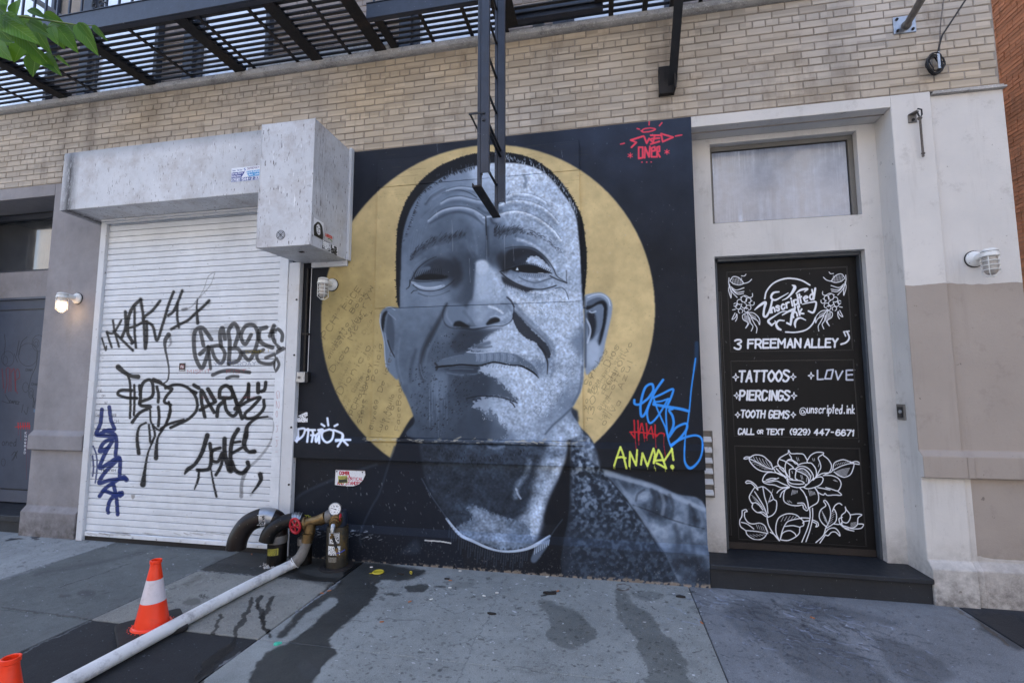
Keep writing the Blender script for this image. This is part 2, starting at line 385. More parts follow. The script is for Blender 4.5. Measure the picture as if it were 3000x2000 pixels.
# ------------------------------------------------------------------ the mural, drawn
def paint_mural():
    cv = Canvas(660, 320, 2110, 1750, .72, (27, 30, 38), 1.)
    H, W = cv.h, cv.w
    PX = cv.x0+(np.arange(W)+.5)[None]/cv.sc; PY = cv.y0+(np.arange(H)+.5)[:, None]/cv.sc; PX = PX+0*PY; PY = PY+0*PX
    A = (1050, 400, 2.851); B = (1050, 850, 2.851); Cc = (850, 1250, 1.8816); K = (900, 0, 2.138); Rr = (1780, 1050, 4.479); Lf = (850, 800, 2.6133)
    n1 = vnoise(H, W, 60, 3, 5); n2 = vnoise(H, W, 5, 4, 2); n3 = vnoise(H, W, 16, 5, 3)
    # black ground, a little bluer and thinner towards the top right
    top = np.clip((760-PY)/400, 0, 1)*np.clip((PX-900)/900, 0.3, 1)
    bgc = np.array([24, 27, 34])/255+top[..., None]*np.array([18, 24, 34])/255
    cv.a[..., :3] = bgc*(.8+.4*n1[..., None])
    # gold disc
    cx, cz, rd = MURAL_DISC
    t = np.linspace(0, 2*np.pi, 90, endpoint=False); gx, gy = proj_np(cx+rd*np.cos(t), 0*t, cz+rd*np.sin(t))
    x0, y0, mk = cv.use(0, 0, 1).mask(np.stack([gx, gy], 1), 1.5, smooth=False)
    h, w = mk.shape; g = n1[y0:y0+h, x0:x0+w]; g3 = n3[y0:y0+h, x0:x0+w]; px = PX[y0:y0+h, x0:x0+w]; py = PY[y0:y0+h, x0:x0+w]
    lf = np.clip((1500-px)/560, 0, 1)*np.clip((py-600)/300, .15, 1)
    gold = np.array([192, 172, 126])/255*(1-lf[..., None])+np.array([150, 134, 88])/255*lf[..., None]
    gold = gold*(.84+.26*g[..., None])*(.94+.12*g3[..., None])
    spk = (n2[y0:y0+h, x0:x0+w] > .76+.06*(1-lf))*.07
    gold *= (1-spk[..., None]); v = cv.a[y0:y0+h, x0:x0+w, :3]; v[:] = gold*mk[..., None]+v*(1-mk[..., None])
    cv.use(*A)
    for i in range(60):     # wood grain wear on the upper boards
        x = RNG.uniform(170, 1840); y = RNG.uniform(60, 560); l = RNG.uniform(30, 190)
        cv.stroke([(x, y), (x+l, y-l*.09)], RNG.uniform(.8, 2), (90, 78, 50), .35, 2, smooth=False)
    # ears behind the head
    cv.use(*B)
    cv.fill([(335,150),(270,138),(220,150),(185,190),(178,260),(196,350),(213,430),(218,520),(225,600),(240,660),(280,710),(330,745),(345,600),(345,400)], .47, 1, 4)
    cv.fill([(238,168),(205,195),(190,260),(192,320),(205,352),(218,280),(226,220),(240,190)], .05, 1, 4)
    cv.fill([(248,185),(232,260),(227,350),(252,450),(292,520),(310,400),(300,300),(280,220)], .3, .9, 12)
    cv.stroke([(250,190),(300,235),(315,250)], 5, .55, .8, 5); cv.stroke([(185,200),(180,270),(200,360),(215,440),(222,560),(232,640)], 4, .66, .9, 4)
    cv.stroke([(222,360),(240,450),(285,540)], 5, .55, .8, 5); cv.stroke([(245,420),(270,500),(305,560)], 6, .12, .8, 8); cv.stroke([(225,150),(265,145),(305,165)], 4, .7, .8, 4)
    cv.fill([(1890,40),(1960,25),(2030,22),(2090,60),(2118,120),(2112,210),(2088,320),(2062,430),(2047,520),(2020,590),(1990,640),(1950,668),(1890,660)], .6, 1, 4)
    cv.fill([(1905,100),(1950,75),(2010,60),(2060,85),(2085,140),(2075,240),(2055,330),(2030,430),(2012,465),(1992,430),(2018,330),(2040,240),(2050,150),(2005,130),(1950,150),(1905,170)], .34, .8, 10)
    cv.fill([(1900,135),(1950,125),(2000,95),(2045,88),(2073,130),(2068,230),(2050,330),(2022,430),(2005,455),(2030,300),(2042,200),(2044,140),(2005,118),(1955,145),(1905,165)], .07, 1, 5)
    cv.fill([(1900,180),(1960,150),(2035,120),(2042,240),(2022,330),(1962,400),(1930,425),(1900,300)], .48, 1, 6)
    cv.fill([(1905,190),(1965,185),(1985,290),(1965,380),(1935,405),(1925,300)], .13, 1, 12)
    cv.stroke([(1930,180),(1950,188),(1980,178)], 7, .75, .8, 8); cv.fill([(1910,470),(1960,420),(2010,470),(2010,560),(1960,640),(1910,600)], .72, .8, 20)
    cv.stroke([(1915,60),(1970,40),(2035,38),(2085,75),(2100,130)], 5, .8, .8, 6); cv.stroke([(1900,240),(1930,300),(1935,360),(1910,440)], 8, .78, .8, 8)
    # neck and clothes
    cv.use(*Cc)
    cv.fill([(20,420),(60,370),(110,345),(250,285),(420,225),(540,190),(600,60),(700,-60),(730,260),(870,510),(900,880),(20,880)], (21,26,36), 1, 5)
    cv.fill([(680,90),(760,90),(775,300),(900,540),(700,540)], (21,26,36), 1, 4); cv.fill([(690,-120),(1530,-120),(1530,100),(1520,170),(1490,260),(1440,360),(1400,430),(1385,520),(1340,650),(1200,680),(1060,650),(960,610),(880,510),(760,330),(715,120)], .2, 1, 8); cv.fill([(760,100),(1000,90),(1300,110),(1420,150),(1300,260),(1100,300),(900,240),(800,180)], .26, .6, 40); cv.fill([(860,480),(960,400),(1080,440),(1000,520),(940,560)], .27, .6, 26)
    cv.fill([(1440,-120),(1530,-120),(1532,105),(1520,165),(1490,260),(1440,340),(1412,420),(1390,520),(1350,625),(1270,650),(1215,570),(1262,500),(1320,420),(1345,300),(1380,190),(1420,100)], .6, 1, 30)
    cv.fill([(1480,-60),(1528,-60),(1530,90),(1500,210),(1450,320),(1400,420),(1370,560),(1320,620),(1330,480),(1400,330),(1460,180)], .74, .8, 26)
    cv.fill([(970,440),(1010,432),(1080,458),(1180,498),(1250,520),(1300,530),(1335,640),(1200,675),(1060,645),(960,600),(920,550),(1000,505)], .46, 1, 16, rag=1)
    cv.fill([(990,440),(1080,470),(1180,520),(1200,640),(1100,640),(1000,590),(1030,520)], .6, .7, 26)
    cv.stroke([(1320,185),(1300,260),(1255,320),(1240,385)], 15, .5, .8, 26); cv.stroke([(1245,340),(1255,370),(1270,395)], 5, .75, .8, 8)
    cv.stroke([(1040,330),(1080,390),(1120,440)], 22, .24, .7, 40); cv.stroke([(930,330),(960,400),(1000,440)], 12, .2, .5, 30)
    cv.stroke([(990,100),(1060,125),(1160,125),(1240,100)], 20, .3, .8, 26); cv.stroke([(1090,110),(1130,118),(1180,108)], 7, .5, .7, 12)
    cv.stroke([(1300,110),(1400,150),(1500,140)], 26, .34, .6, 40)
    x0, y0, mk = cv.mask([(700,-100),(1530,-100),(1530,100),(1440,360),(1390,520),(1335,640),(1200,680),(1060,650),(960,610),(880,510),(760,330)], 10); h, w = mk.shape; v = cv.a[y0:y0+h, x0:x0+w, :3]; q = gnoise(h, w, 1, 61)*.5+gnoise(h, w, 5, 62)*.5-.5; v *= (1+mk*q*.8)[..., None]
    for i in range(90):
        u = RNG.random(); x = 800+u*520; y = 118+60*math.sin(u*math.pi)+RNG.normal()*14
        cv.stroke([(x, y), (x+2, y+9)], 1.3, .02, .8, 1, smooth=False)
    # folds of the polo neck, fleece collar, jacket
    cv.fill([(1535,-120),(1548,210),(1535,420),(1545,640),(1540,880),(1350,880),(1380,700),(1430,600),(1470,540),(1400,530),(1420,430),(1490,265),(1528,120)], .05, 1, 8)
    cv.fill([(1545,-60),(1600,5),(1650,55),(1690,130),(1710,225),(1830,350),(1940,500),(2060,680),(2160,870),(1535,870),(1540,420)], .17, 1, 5)
    x0, y0, mk = cv.mask([(1548,-40),(1600,10),(1648,60),(1685,130),(1705,225),(1820,350),(1935,500),(2050,680),(2150,860),(1545,860),(1545,420)], 12)
    h, w = mk.shape; f = .7*gnoise(h, w, 2, 9)+.3*gnoise(h, w, 1, 10); f = np.clip((f-.3)*2.4, 0, 1)**1.3; yy = PY[y0:y0+h, x0:x0+w]; xx = PX[y0:y0+h, x0:x0+w]
    amp = np.clip(.40+.25*np.clip((1500-yy)/150, -1.2, 1)-.0*xx, .18, .72); v = cv.a[y0:y0+h, x0:x0+w, :3]
    tt = tone(.17+f*amp*.72); q = (mk*np.clip((xx-1640)/60, .15, 1))[..., None]; v[:] = tt*q+v*(1-q)
    cv.fill([(1555,10),(1610,30),(1655,75),(1690,150),(1705,215),(1650,190),(1600,120),(1560,90)], .62, .45, 14)
    cv.fill([(1712,228),(1860,270),(2000,312),(2130,370),(2290,445),(2310,880),(2165,880),(2060,690),(1935,500),(1820,355)], .46, 1, 5)
    x0, y0, mk = cv.mask([(1712,228),(1860,270),(2000,312),(2130,370),(2290,445),(2310,880),(2165,880),(2060,690),(1935,500),(1820,355)], 8)
    h, w = mk.shape; f = vnoise(h, w, 34, 12, 4); v = cv.a[y0:y0+h, x0:x0+w, :3]; yy = PY[y0:y0+h, x0:x0+w]
    tt = tone(np.clip(.2+(f-.3)*.95-np.clip((yy-1560)/500, 0, .4), .06, .72)); v[:] = tt*mk[..., None]*.75+v*(1-mk[..., None]*.75)
    cv.fill([(640,60),(760,60),(770,300),(880,520),(640,520)], (21,26,36), 1, 4) if False else None
    cv.stroke([(1740,255),(1860,290),(2000,330),(2120,385),(2280,455)], 12, .68, .7, 16)
    for p, t_, r_ in (([(1890,430),(1990,465),(2100,510),(2200,540),(2280,560)],.04,3.5),([(1905,405),(1915,370),(1950,345)],.15,6),([(1990,345),(2010,400),(2000,450)],.16,9),([(2040,355),(2060,420),(2050,480)],.7,10),([(2090,375),(2110,440),(2100,500)],.16,9),([(2150,400),(2180,470),(2180,530)],.62,12),([(2200,430),(2230,490),(2230,545)],.16,8),([(2250,455),(2270,520),(2260,560)],.55,8),([(1900,445),(1960,540),(2040,650)],.62,10),([(2120,545),(2140,620),(2130,700)],.18,14),([(2200,580),(2220,680),(2210,760)],.2,12),([(1800,300),(1870,390),(1960,500)],.6,8),([(1760,290),(1850,400),(1950,540),(2060,720)],.06,4)):
        cv.stroke(p, r_, t_, .45, max(8, r_*1.8))
    cv.fill([(1545,560),(1720,560),(2100,600),(2300,640),(2300,700),(1545,650)], .3, .22, 22)
    # sweater collar
    cv.stroke([(862,505),(900,555),(945,600),(1010,630),(1080,662),(1150,682),(1220,685),(1300,672),(1370,640),(1430,600)], [6,8,9,8,7,6,7,8,10,6], .74, .95, 5)
    cv.fill([(1432,598),(1425,645),(1395,690),(1352,745),(1325,735),(1345,680),(1380,640)], .42, .9, 5)
    for i in range(34):
        x = 880+i*13.; yl = np.interp(x, [862,945,1080,1220,1300,1430], [515,608,672,695,682,610]); l = 70+25*math.sin(i*1.7)
        cv.stroke([(x, yl+4), (x-6, yl+l)], 3.2, .3, .5, 5, smooth=False)
    for i in range(8):
        x = 1350+i*11; cv.stroke([(x, 650-i*4), (x-5, 700-i*7)], 2.6, .75, .7, 3, smooth=False)
    cv.stroke([(725,285),(775,375),(830,455),(868,510)], 3, .36, .7, 8); cv.stroke([(1500,510),(1465,555),(1435,600)], 3, .33, .6, 7)
    cv.stroke([(25,410),(50,380),(110,345),(250,285),(420,225),(475,207)], 7, .27, .6, 18); cv.stroke([(575,110),(545,200),(520,280),(490,370),(450,440),(410,520),(385,600),(390,650)], 5, .25, .65, 12)
    cv.fill([(600,700),(690,620),(712,690)], .24, .7, 14); cv.fill([(30,430),(70,385),(140,350),(190,340),(120,420),(50,470)], .14, .6, 20)
    # ---- head
    cv.use(*A); bo = 1283
    hair = [(346,1440),(326,1400),(317,1280),(312,1100),(316,950),(323,800),(345,680),(390,560),(440,475),(510,385),(600,303),(700,238),(830,185),(960,148),(1100,135),(1240,137),(1380,163),(1500,213),(1600,288),(1690,378),(1770,488),(1830,600),(1870,700),(1892,850),(1906,1000),(1902,1150),(1890,1290),(1878,1420),(1860,1440)]
    cv.fill(hair, .03, 1, 2)
    for i in range(260):        # ragged outer edge and glints on the cropped hair
        u = RNG.random()*(len(hair)-4)+1; k = int(u); p = np.array(hair[k])*(1-u+k)+np.array(hair[k+1])*(u-k); c = np.array([1080, 900]); d = (p-c)/np.hypot(*(p-c))
        cv.stroke([p-d*6, p+d*RNG.uniform(1, 6)+[RNG.normal()*4, 0]], 2.2, .03, 1, 2, smooth=False)
    face = [(346,1420),(346,1280),(355,1130),(358,950),(375,800),(400,700),(440,600),(500,505),(580,425),(680,355),(800,303),(920,262),(1060,232),(1150,222),(1300,224),(1420,245),(1530,290),(1620,368),(1700,468),(1770,570),(1818,680),(1838,850),(1852,1000),(1868,1310),(1885,bo+300),(1885,bo+660),(1862,bo+830),(1800,bo+960),(1775,bo+1010),(1765,bo+1245),(490,bo+1240),(470,bo+1090),(410,bo+920),(352,bo+800),(312,bo+650),(302,bo+500),(306,bo+330),(328,bo+170)]
    ctl = """1150,290,.80 1300,280,.84 1450,330,.82 1000,310,.74 850,350,.52 700,420,.46 1280,400,.78 1500,480,.76 1650,560,.76 1750,700,.76 1800,850,.76 1800,1000,.72 1810,1200,.66 1100,450,.66 900,480,.54 750,520,.45 600,560,.43 550,700,.42 480,850,.40 420,1000,.42 390,1150,.42 390,1300,.46 800,720,.34 700,760,.30 900,760,.31 1000,700,.5 950,660,.5 1050,800,.36 1000,900,.33 1080,950,.24 1150,750,.36 1250,720,.62 1350,690,.68 1450,740,.66 1550,800,.66 1650,870,.68 1250,870,.42 1350,880,.5 1150,880,.32 1200,980,.2 1320,980,.14 1500,1000,.4 1640,1000,.68 1590,920,.68 700,920,.37 800,950,.26 600,950,.33 620,1050,.24 780,1080,.17 880,1150,.18 880,1030,.22 520,1180,.34 600,1260,.52 520,1260,.54 700,1270,.38 800,1280,.33 650,1360,.42 500,1400,.42 970,1180,.4 900,1300,.33 850,1400,.36 1150,1200,.66 1300,1330,.68 1400,1270,.6 1500,1350,.7 1600,1400,.74 1700,1350,.76 1500,1250,.56 1650,1200,.62 1750,1450,.76 1740,1120,.7
400,1533,.40 500,1583,.40 450,1733,.33 400,1883,.33 390,2000,.36 450,2083,.33 550,1483,.42 650,1433,.44 620,1583,.30 700,1633,.36 800,1663,.26 650,1733,.28 600,1833,.28 760,1763,.24 900,1683,.18 560,1933,.32 600,2033,.34 520,2183,.28 600,2283,.27 700,2383,.26 800,2283,.22 900,2083,.17 1000,2083,.16 850,2033,.27 1250,2383,.66 1350,2333,.72 1200,2113,.58 1300,2080,.74 1400,2033,.78 1250,1983,.72 1500,2233,.72 1600,2133,.72 1650,1983,.74 1700,1783,.74 1750,1583,.76 1600,1583,.72 1500,1483,.7 1450,1683,.7 1200,1683,.72 1300,1633,.74 1250,1763,.66 1400,1833,.66 1500,1883,.5 1600,1933,.6 1820,1983,.66 1810,2133,.58 1750,2233,.46 1650,2333,.56 1550,2433,.6 1700,2450,.68 1400,2463,.62 1200,2483,.5 800,2483,.2 600,2483,.22 1000,2450,.2 1850,1700,.5"""
    cp = np.array([[float(q) for q in l.split(',')] for l in ctl.split()])
    x0, y0, mk = cv.mask(face, 5); h, w = mk.shape; st = 4
    gx = (PX[y0:y0+h:st, x0:x0+w:st]-1050)*2.851; gy = (PY[y0:y0+h:st, x0:x0+w:st]-400)*2.851
    num = np.zeros_like(gx); den = num+1e-9
    for a, b, t_ in cp:
        d2 = (gx-a)**2+(gy-b)**2; wt = np.exp(-d2/(2*48.**2))+np.exp(-d2/(2*110.**2))*.02; num = num+wt*t_; den = den+wt
    fld = num/den; fld = fld+.07*np.clip((.55-fld)/.25, 0, 1)*np.clip(fld/.15, 0, 1); fld = np.repeat(np.repeat(fld, st, 0), st, 1)[:h, :w]; fld = blur(fld, 3)
    fx = (PX[y0:y0+h, x0:x0+w]-1050)*2.851; fy = (PY[y0:y0+h, x0:x0+w]-400)*2.851
    lit = np.clip((fld-.5)/.2, 0, 1); sp = vnoise(h, w, 3.2, 21, 1); sp2 = vnoise(h, w, 9, 22, 2)
    fld = fld+(sp2-.5)*.05
    fld += (vnoise(h, w, 26, 31, 3)-.5)*.07
    m3 = mk[..., None]; v = cv.a[y0:y0+h, x0:x0+w, :3]; v[:] = tone(np.clip(fld, 0, 1))*m3+v*(1-m3)
    S = cv.stroke
    def ridge(pts, lt, dk, r=7, off=12, la=.6, da=.6, sr=None):
        S([(x, y+r*4.2) for x, y in pts], r*2.1, max(.1, lt-.36), .38, r*4.5); S([(x, y+r*1.2) for x, y in pts], r*1.3, lt, la*.5, r*2.5); S(pts, r*.8, min(1, lt+.06), la, r*1.5); S([(x+(2 if off > 0 else -2), y-off) for x, y in pts], r*.45, dk, da*.7, r*1.1)
    # brow shadow and forehead folds (light ridge, dark groove above it)
    S([(560,640),(680,600),(800,560),(900,560),(1000,600)], 16, .34, .5, 36)
    ridge([(735,455),(790,437),(850,428),(920,434),(985,445)], .72, .25, 6, 12)
    S([(700,478),(780,455),(860,452),(930,475),(985,510)], 4, .2, .7, 8)
    ridge([(690,560),(745,528),(800,515),(860,512),(930,528),(1000,545),(1080,552)], .7, .2, 8, 14)
    ridge([(560,545),(600,490),(660,450),(720,420)], .5, .3, 5, 10, .5, .4)
    ridge([(585,705),(640,658),(700,622),(780,600),(870,597),(950,615),(1010,648),(1060,685)], .72, .18, 8, 13, .7, .6)
    S([(590,730),(660,690),(740,650),(830,632),(920,650),(990,690),(1040,730)], 8, .24, .55, 24)
    S([(560,770),(600,700),(660,655)], 6, .5, .4, 10)
    for k in range(5): S([(420+k*22,1000-k*10),(440+k*24,850-k*20),(500+k*26,720-k*22),(590+k*26,620-k*20)], 3, .52, .3, 6)
    ridge([(1235,505),(1290,483),(1350,480),(1420,488),(1500,515),(1570,560)], .84, .42, 6, 12, .6, .5)
    ridge([(1180,575),(1240,552),(1310,540),(1380,545),(1460,562),(1540,600),(1610,655),(1670,725)], .85, .38, 8, 13, .6, .55)
    ridge([(1190,650),(1250,635),(1330,630),(1420,652),(1500,690),(1580,745),(1640,800),(1690,870)], .88, .4, 8, 13, .7, .6)
    S([(1240,490),(1255,470),(1258,455)], 3, .3, .7, 5); S([(1160,520),(1140,560),(1090,570)], 8, .36, .5, 16)
    S([(1000,600),(1060,640),(1120,640),(1190,620)], 12, .28, .55, 22); S([(960,580),(1060,590),(1200,600)], 9, .45, .5, 22)
    S([(1040,680),(1080,672),(1120,668),(1180,655)], 7, .8, .8, 8); S([(980,640),(1020,690),(1050,720)], 12, .66, .55, 18)
    S([(1063,670),(1066,760),(1072,860)], 5, .06, .85, 8); S([(1105,690),(1120,720),(1150,730)], 10, .2, .5, 20); S([(1075,760),(1078,900),(1080,990)], 12, .2, .6, 30)
    S([(1380,330),(1400,370),(1385,420)], 12, .5, .7, 20); S([(960,780),(985,900),(990,980)], 10, .5, .35, 18); S([(900,870),(930,960),(960,1010)], 8, .46, .3, 16)
    S([(1740,900),(1750,1050),(1745,1180)], 14, .82, .35, 20)
    S([(1290,470),(1400,455),(1520,480),(1620,560),(1700,680)], 10, .9, .35, 20); S([(1160,700),(1260,665),(1350,680),(1450,720),(1540,780)], 20, .78, .35, 34); S([(640,620),(740,575),(860,560)], 10, .5, .4, 20); S([(620,530),(700,480),(800,445)], 8, .56, .4, 14)
    # eyebrows
    for i in range(150):
        u = RNG.random()**.9; x = np.interp(u, [0,.2,.45,.7,1], [428,480,600,740,885]); y = np.interp(u, [0,.2,.45,.7,1], [1030,955,880,850,815])+RNG.normal()*16
        an = math.radians(np.interp(u, [0,.5,1], [-62,-48,-60])+RNG.normal()*10); l = RNG.uniform(22, 50)
        S([(x, y), (x+math.cos(an)*l*.5+2, y+math.sin(an)*l*.5), (x+math.cos(an)*l, y+math.sin(an)*l*.9)], [1.9, 1.5, .5], .1, .62, 2.5)
    for i in range(170):
        u = RNG.random()**1.5; x = np.interp(u, [0,.35,.7,1], [1130,1330,1500,1690]); y = np.interp(u, [0,.35,.7,1], [800,785,815,960])+RNG.normal()*np.interp(u, [0,.4,1], [26,16,10])
        an = math.radians(np.interp(u, [0,.3,.6,1], [-75,-50,22,35])+RNG.normal()*12); l = RNG.uniform(18, 46)
        S([(x, y), (x+math.cos(an)*l*.5, y+math.sin(an)*l*.5+1), (x+math.cos(an)*l, y+math.sin(an)*l)], [2.0, 1.5, .5], .08, .68, 2.5)
    cv.fill([(430,1040),(480,950),(600,870),(760,820),(880,800),(870,850),(740,890),(600,930),(490,1010)], .16, .35, 16); cv.fill([(1125,780),(1230,755),(1340,765),(1340,800),(1230,820),(1140,840)], .12, .4, 16)
    # left eye
    cv.fill([(560,1080),(620,1030),(700,1012),(790,1050),(818,1130),(775,1190),(640,1200),(500,1200),(455,1195),(480,1140)], .15, .7, 26)
    cv.fill([(780,990),(850,1060),(870,1180),(820,1260),(760,1240),(800,1130)], .13, .7, 26)
    S([(432,1225),(452,1180),(490,1110),(545,1060),(600,1025),(650,1005)], [4,5,5,4,3,2], .1, .75, 10); S([(420,1195),(445,1130),(490,1070),(560,1020)], 7, .5, .5, 14)
    cv.fill([(462,1178),(480,1140),(530,1100),(590,1085),(600,1110),(540,1140),(490,1180)], .44, .75, 8)
    cv.fill([(458,1192),(500,1165),(570,1148),(660,1150),(750,1168),(700,1192),(600,1200),(520,1200)], .02, 1, 5)
    for i in range(16): x = 470+i*15; S([(x, 1180-i*1.6), (x-4, 1150-i*2.6), (x-16+i*.6, 1122-i*2.2)], [2.2, 1.8, .5], .02, .9, 2)
    S([(450,1215),(490,1245),(560,1268),(640,1268),(710,1250)], 13, .66, .8, 16); S([(470,1240),(540,1262),(620,1262),(690,1246)], 5, .8, .6, 6); S([(445,1205),(490,1212),(560,1215),(640,1208),(700,1205)], 4, .2, .8, 8)
    S([(455,1240),(510,1280),(600,1292),(690,1275),(760,1235),(800,1200)], 4, .12, .8, 7); S([(500,1310),(580,1335),(670,1325),(760,1290)], 4, .2, .6, 8); S([(430,1200),(425,1250),(400,1275)], 4, .05, .85, 6); S([(490,1285),(460,1290),(440,1310)], 3, .1, .8, 5); S([(520,1340),(600,1350),(680,1335)], 8, .5, .4, 14)
    # right eye
    cv.fill([(1195,1080),(1215,1010),(1250,955),(1320,932),(1400,932),(1470,950),(1530,990),(1580,1050),(1600,1100),(1540,1040),(1470,1010),(1420,1020),(1370,1055),(1300,1085),(1240,1130),(1205,1125)], .1, .88, 14)
    cv.fill([(1150,1000),(1210,960),(1240,1060),(1240,1150),(1180,1130)], .11, .7, 26); cv.fill([(1290,1040),(1400,985),(1440,1010),(1400,1060),(1320,1080)], .2, .7, 18)
    cv.fill([(1400,1050),(1420,1010),(1460,998),(1510,1012),(1560,1058),(1605,1112),(1600,1130),(1540,1105),(1480,1070),(1440,1062)], .74, .9, 9, rag=1.2)
    cv.fill([(1265,1108),(1330,1088),(1400,1078),(1470,1088),(1530,1110),(1600,1142),(1530,1146),(1440,1142),(1360,1138),(1300,1125)], .02, 1, 4)
    S([(1180,1130),(1250,1112),(1330,1088),(1400,1076),(1470,1086),(1540,1112),(1615,1145)], [3,5,6,6,6,5,3], .02, 1, 4)
    cv.fill([(1326,1092),(1338,1118),(1312,1118)], .95, 1, 1.5, smooth=False); S([(1500,1140),(1545,1142)], 2.2, .95, .9, 2); S([(1345,1136),(1420,1148),(1500,1150),(1580,1146)], 4, .6, .8, 5)
    for i in range(20): x = 1310+i*15; y = np.interp(x, [1310,1400,1480,1600], [1086,1076,1086,1135]); S([(x, y), (x-3+i*.6, y-16), (x-12+i*1.4, y-30+i*.5)], [2.2, 1.8, .5], .03, .9, 2)
    for i in range(12): x = 1380+i*16; S([(x, 1152), (x+4, 1168), (x+10, 1180)], [1.6, 1.2, .4], .15, .8, 2)
    S([(1225,935),(1300,922),(1390,922),(1470,940),(1535,985),(1590,1045),(1630,1110),(1660,1170),(1740,1222)], [2,3,3,4,5,5,5,4,3], .1, .75, 10)
    S([(1330,860),(1400,880),(1480,920),(1550,975),(1600,1030),(1640,1090)], 12, .82, .55, 20); S([(1300,850),(1350,870),(1400,905)], 9, .6, .4, 16)
    S([(1600,1165),(1660,1195),(1740,1225)], 5, .1, .85, 8); S([(1735,1120),(1738,1225)], 4, .2, .6, 8)
    cv.fill([(1195,1165),(1240,1180),(1310,1225),(1400,1260),(1470,1278),(1400,1300),(1320,1270),(1240,1240),(1190,1210)], .09, .9, 12)
    S([(1190,1140),(1250,1190),(1330,1235),(1420,1268),(1520,1278),(1600,1262),(1650,1245)], 5, .1, .85, 7); S([(1340,1175),(1400,1205),(1480,1222),(1560,1200),(1620,1180)], 5, .28, .6, 10); S([(1420,1185),(1500,1195),(1570,1180)], 9, .74, .6, 14)
    S([(1640,1270),(1690,1262),(1730,1290),(1755,1360)], 4, .2, .7, 7); S([(1440,1300),(1540,1305),(1640,1290)], 10, .84, .6, 14)
    for i in range(14): x = 1225+i*17; S([(x, 1232+i*4), (x+2, 1262+i*4)], [2, .5], .12, .7, 3)
    cv.fill([(900,960),(975,1040),(960,1200),(930,1340),(870,1420),(820,1400),(860,1280),(900,1150),(890,1050)], .24, .6, 46); cv.fill([(560,1340),(640,1300),(740,1310),(760,1370),(680,1440),(580,1440),(520,1390)], .56, .5, 40); cv.fill([(360,1000),(400,1000),(410,1250),(400,1450),(360,1450)], .54, .5, 26); cv.fill([(560,430),(700,360),(860,310),(900,380),(720,440),(600,500)], .56, .5, 40); cv.fill([(620,760),(760,700),(880,720),(860,780),(700,800),(560,880)], .42, .4, 36)
    cv.fill([(1200,1280),(1300,1330),(1420,1360),(1500,1420),(1480,1500),(1380,1460),(1280,1380)], .84, .5, 30)
    # nose
    cv.fill([(978,1052),(1000,1036),(1030,1032),(1068,1042),(1100,1080),(1150,1140),(1195,1195),(1205,1250),(1250,1340),(1288,1420),(1292,1510),(1240,1560),(1120,1575),(1010,1590),(960,1540),(955,1400),(950,1300),(960,1200),(972,1120)], .58, .95, 13)
    cv.fill([(985,1050),(1030,1036),(1065,1046),(1085,1100),(1060,1150),(1000,1150),(985,1100)], .86, .85, 14); cv.fill([(985,1150),(1070,1130),(1100,1250),(1080,1330),(1000,1330)], .7, .55, 26)
    cv.fill([(990,1050),(1080,1060),(1170,1190),(1205,1290),(1190,1400),(1060,1480),(985,1400),(975,1200)], .72, .6, 30); cv.fill([(940,1080),(965,1150),(955,1300),(920,1420),(880,1420),(900,1280)], .26, .6, 26)
    cv.fill([(1100,1100),(1150,1150),(1195,1210),(1200,1280),(1160,1310),(1130,1220)], .74, .8, 14); S([(965,1080),(955,1200),(945,1320),(900,1400)], 12, .24, .55, 30)
    cv.use(*B)
    cv.fill([(720,150),(760,110),(850,120),(920,180),(930,260),(880,300),(800,310),(740,290),(712,230)], .47, .85, 16)
    cv.fill([(930,90),(1050,90),(1180,100),(1260,120),(1290,200),(1250,270),(1150,290),(1030,300),(950,300),(900,220)], .56, .7, 22)
    S([(1000,150),(1040,190),(1020,240)], 30, .68, .5, 46); S([(1090,135),(1150,155),(1205,190)], 10, .86, .75, 16); S([(1170,240),(1230,225),(1265,180)], 16, .7, .6, 22); S([(1190,110),(1250,130),(1270,170)], 8, .4, .5, 20)
    S([(740,110),(705,180),(712,260),(750,305),(820,322)], [4,5,5,5,3], .12, .6, 16); S([(735,150),(740,220),(780,280)], 8, .55, .6, 18)
    S([(820,318),(900,322),(960,330),(1040,315),(1120,302),(1200,298),(1255,275),(1290,230),(1298,160),(1285,100),(1250,60)], [3,4,4,4,3,3,3,4,4,3,2], .07, .75, 10)
    S([(880,300),(950,312),(1040,300),(1060,290)], 5, .6, .7, 8); S([(880,180),(930,240),(960,290)], 12, .36, .5, 26)
    cv.fill([(788,300),(806,266),(850,258),(900,285),(932,312),(880,312),(830,306)], .02, .95, 6); cv.fill([(1062,285),(1095,245),(1138,228),(1175,238),(1178,262),(1130,278),(1080,292)], .02, .95, 5); S([(1100,225),(1150,215),(1190,235)], 5, .7, .6, 8)
    # cast shadow under the nose, lit upper lip
    cv.fill([(860,335),(960,342),(1050,328),(1150,318),(1230,308),(1140,352),(1070,392),(1015,430),(962,465),(900,505),(820,520),(770,470),(800,390)], .2, .75, 24)
    cv.fill([(1240,305),(1290,290),(1310,340),(1390,420),(1480,470),(1540,520),(1560,600),(1480,590),(1380,560),(1300,520),(1150,505),(1000,515),(900,515),(960,470),(1020,435),(1080,395),(1150,352)], .74, .6, 24, rag=1.6)
    S([(960,470),(1020,460),(1090,440)], 16, .3, .6, 22); S([(1000,480),(1060,478),(1110,470)], 8, .2, .5, 14)
    cv.fill([(1292,170),(1340,215),(1430,315),(1510,392),(1568,450),(1600,510),(1598,570),(1562,545),(1530,492),(1480,440),(1400,402),(1342,352),(1302,285),(1288,230)], .14, .9, 9, rag=.8); S([(1310,180),(1400,270),(1500,360),(1570,430),(1612,510)], 13, .26, .6, 30)
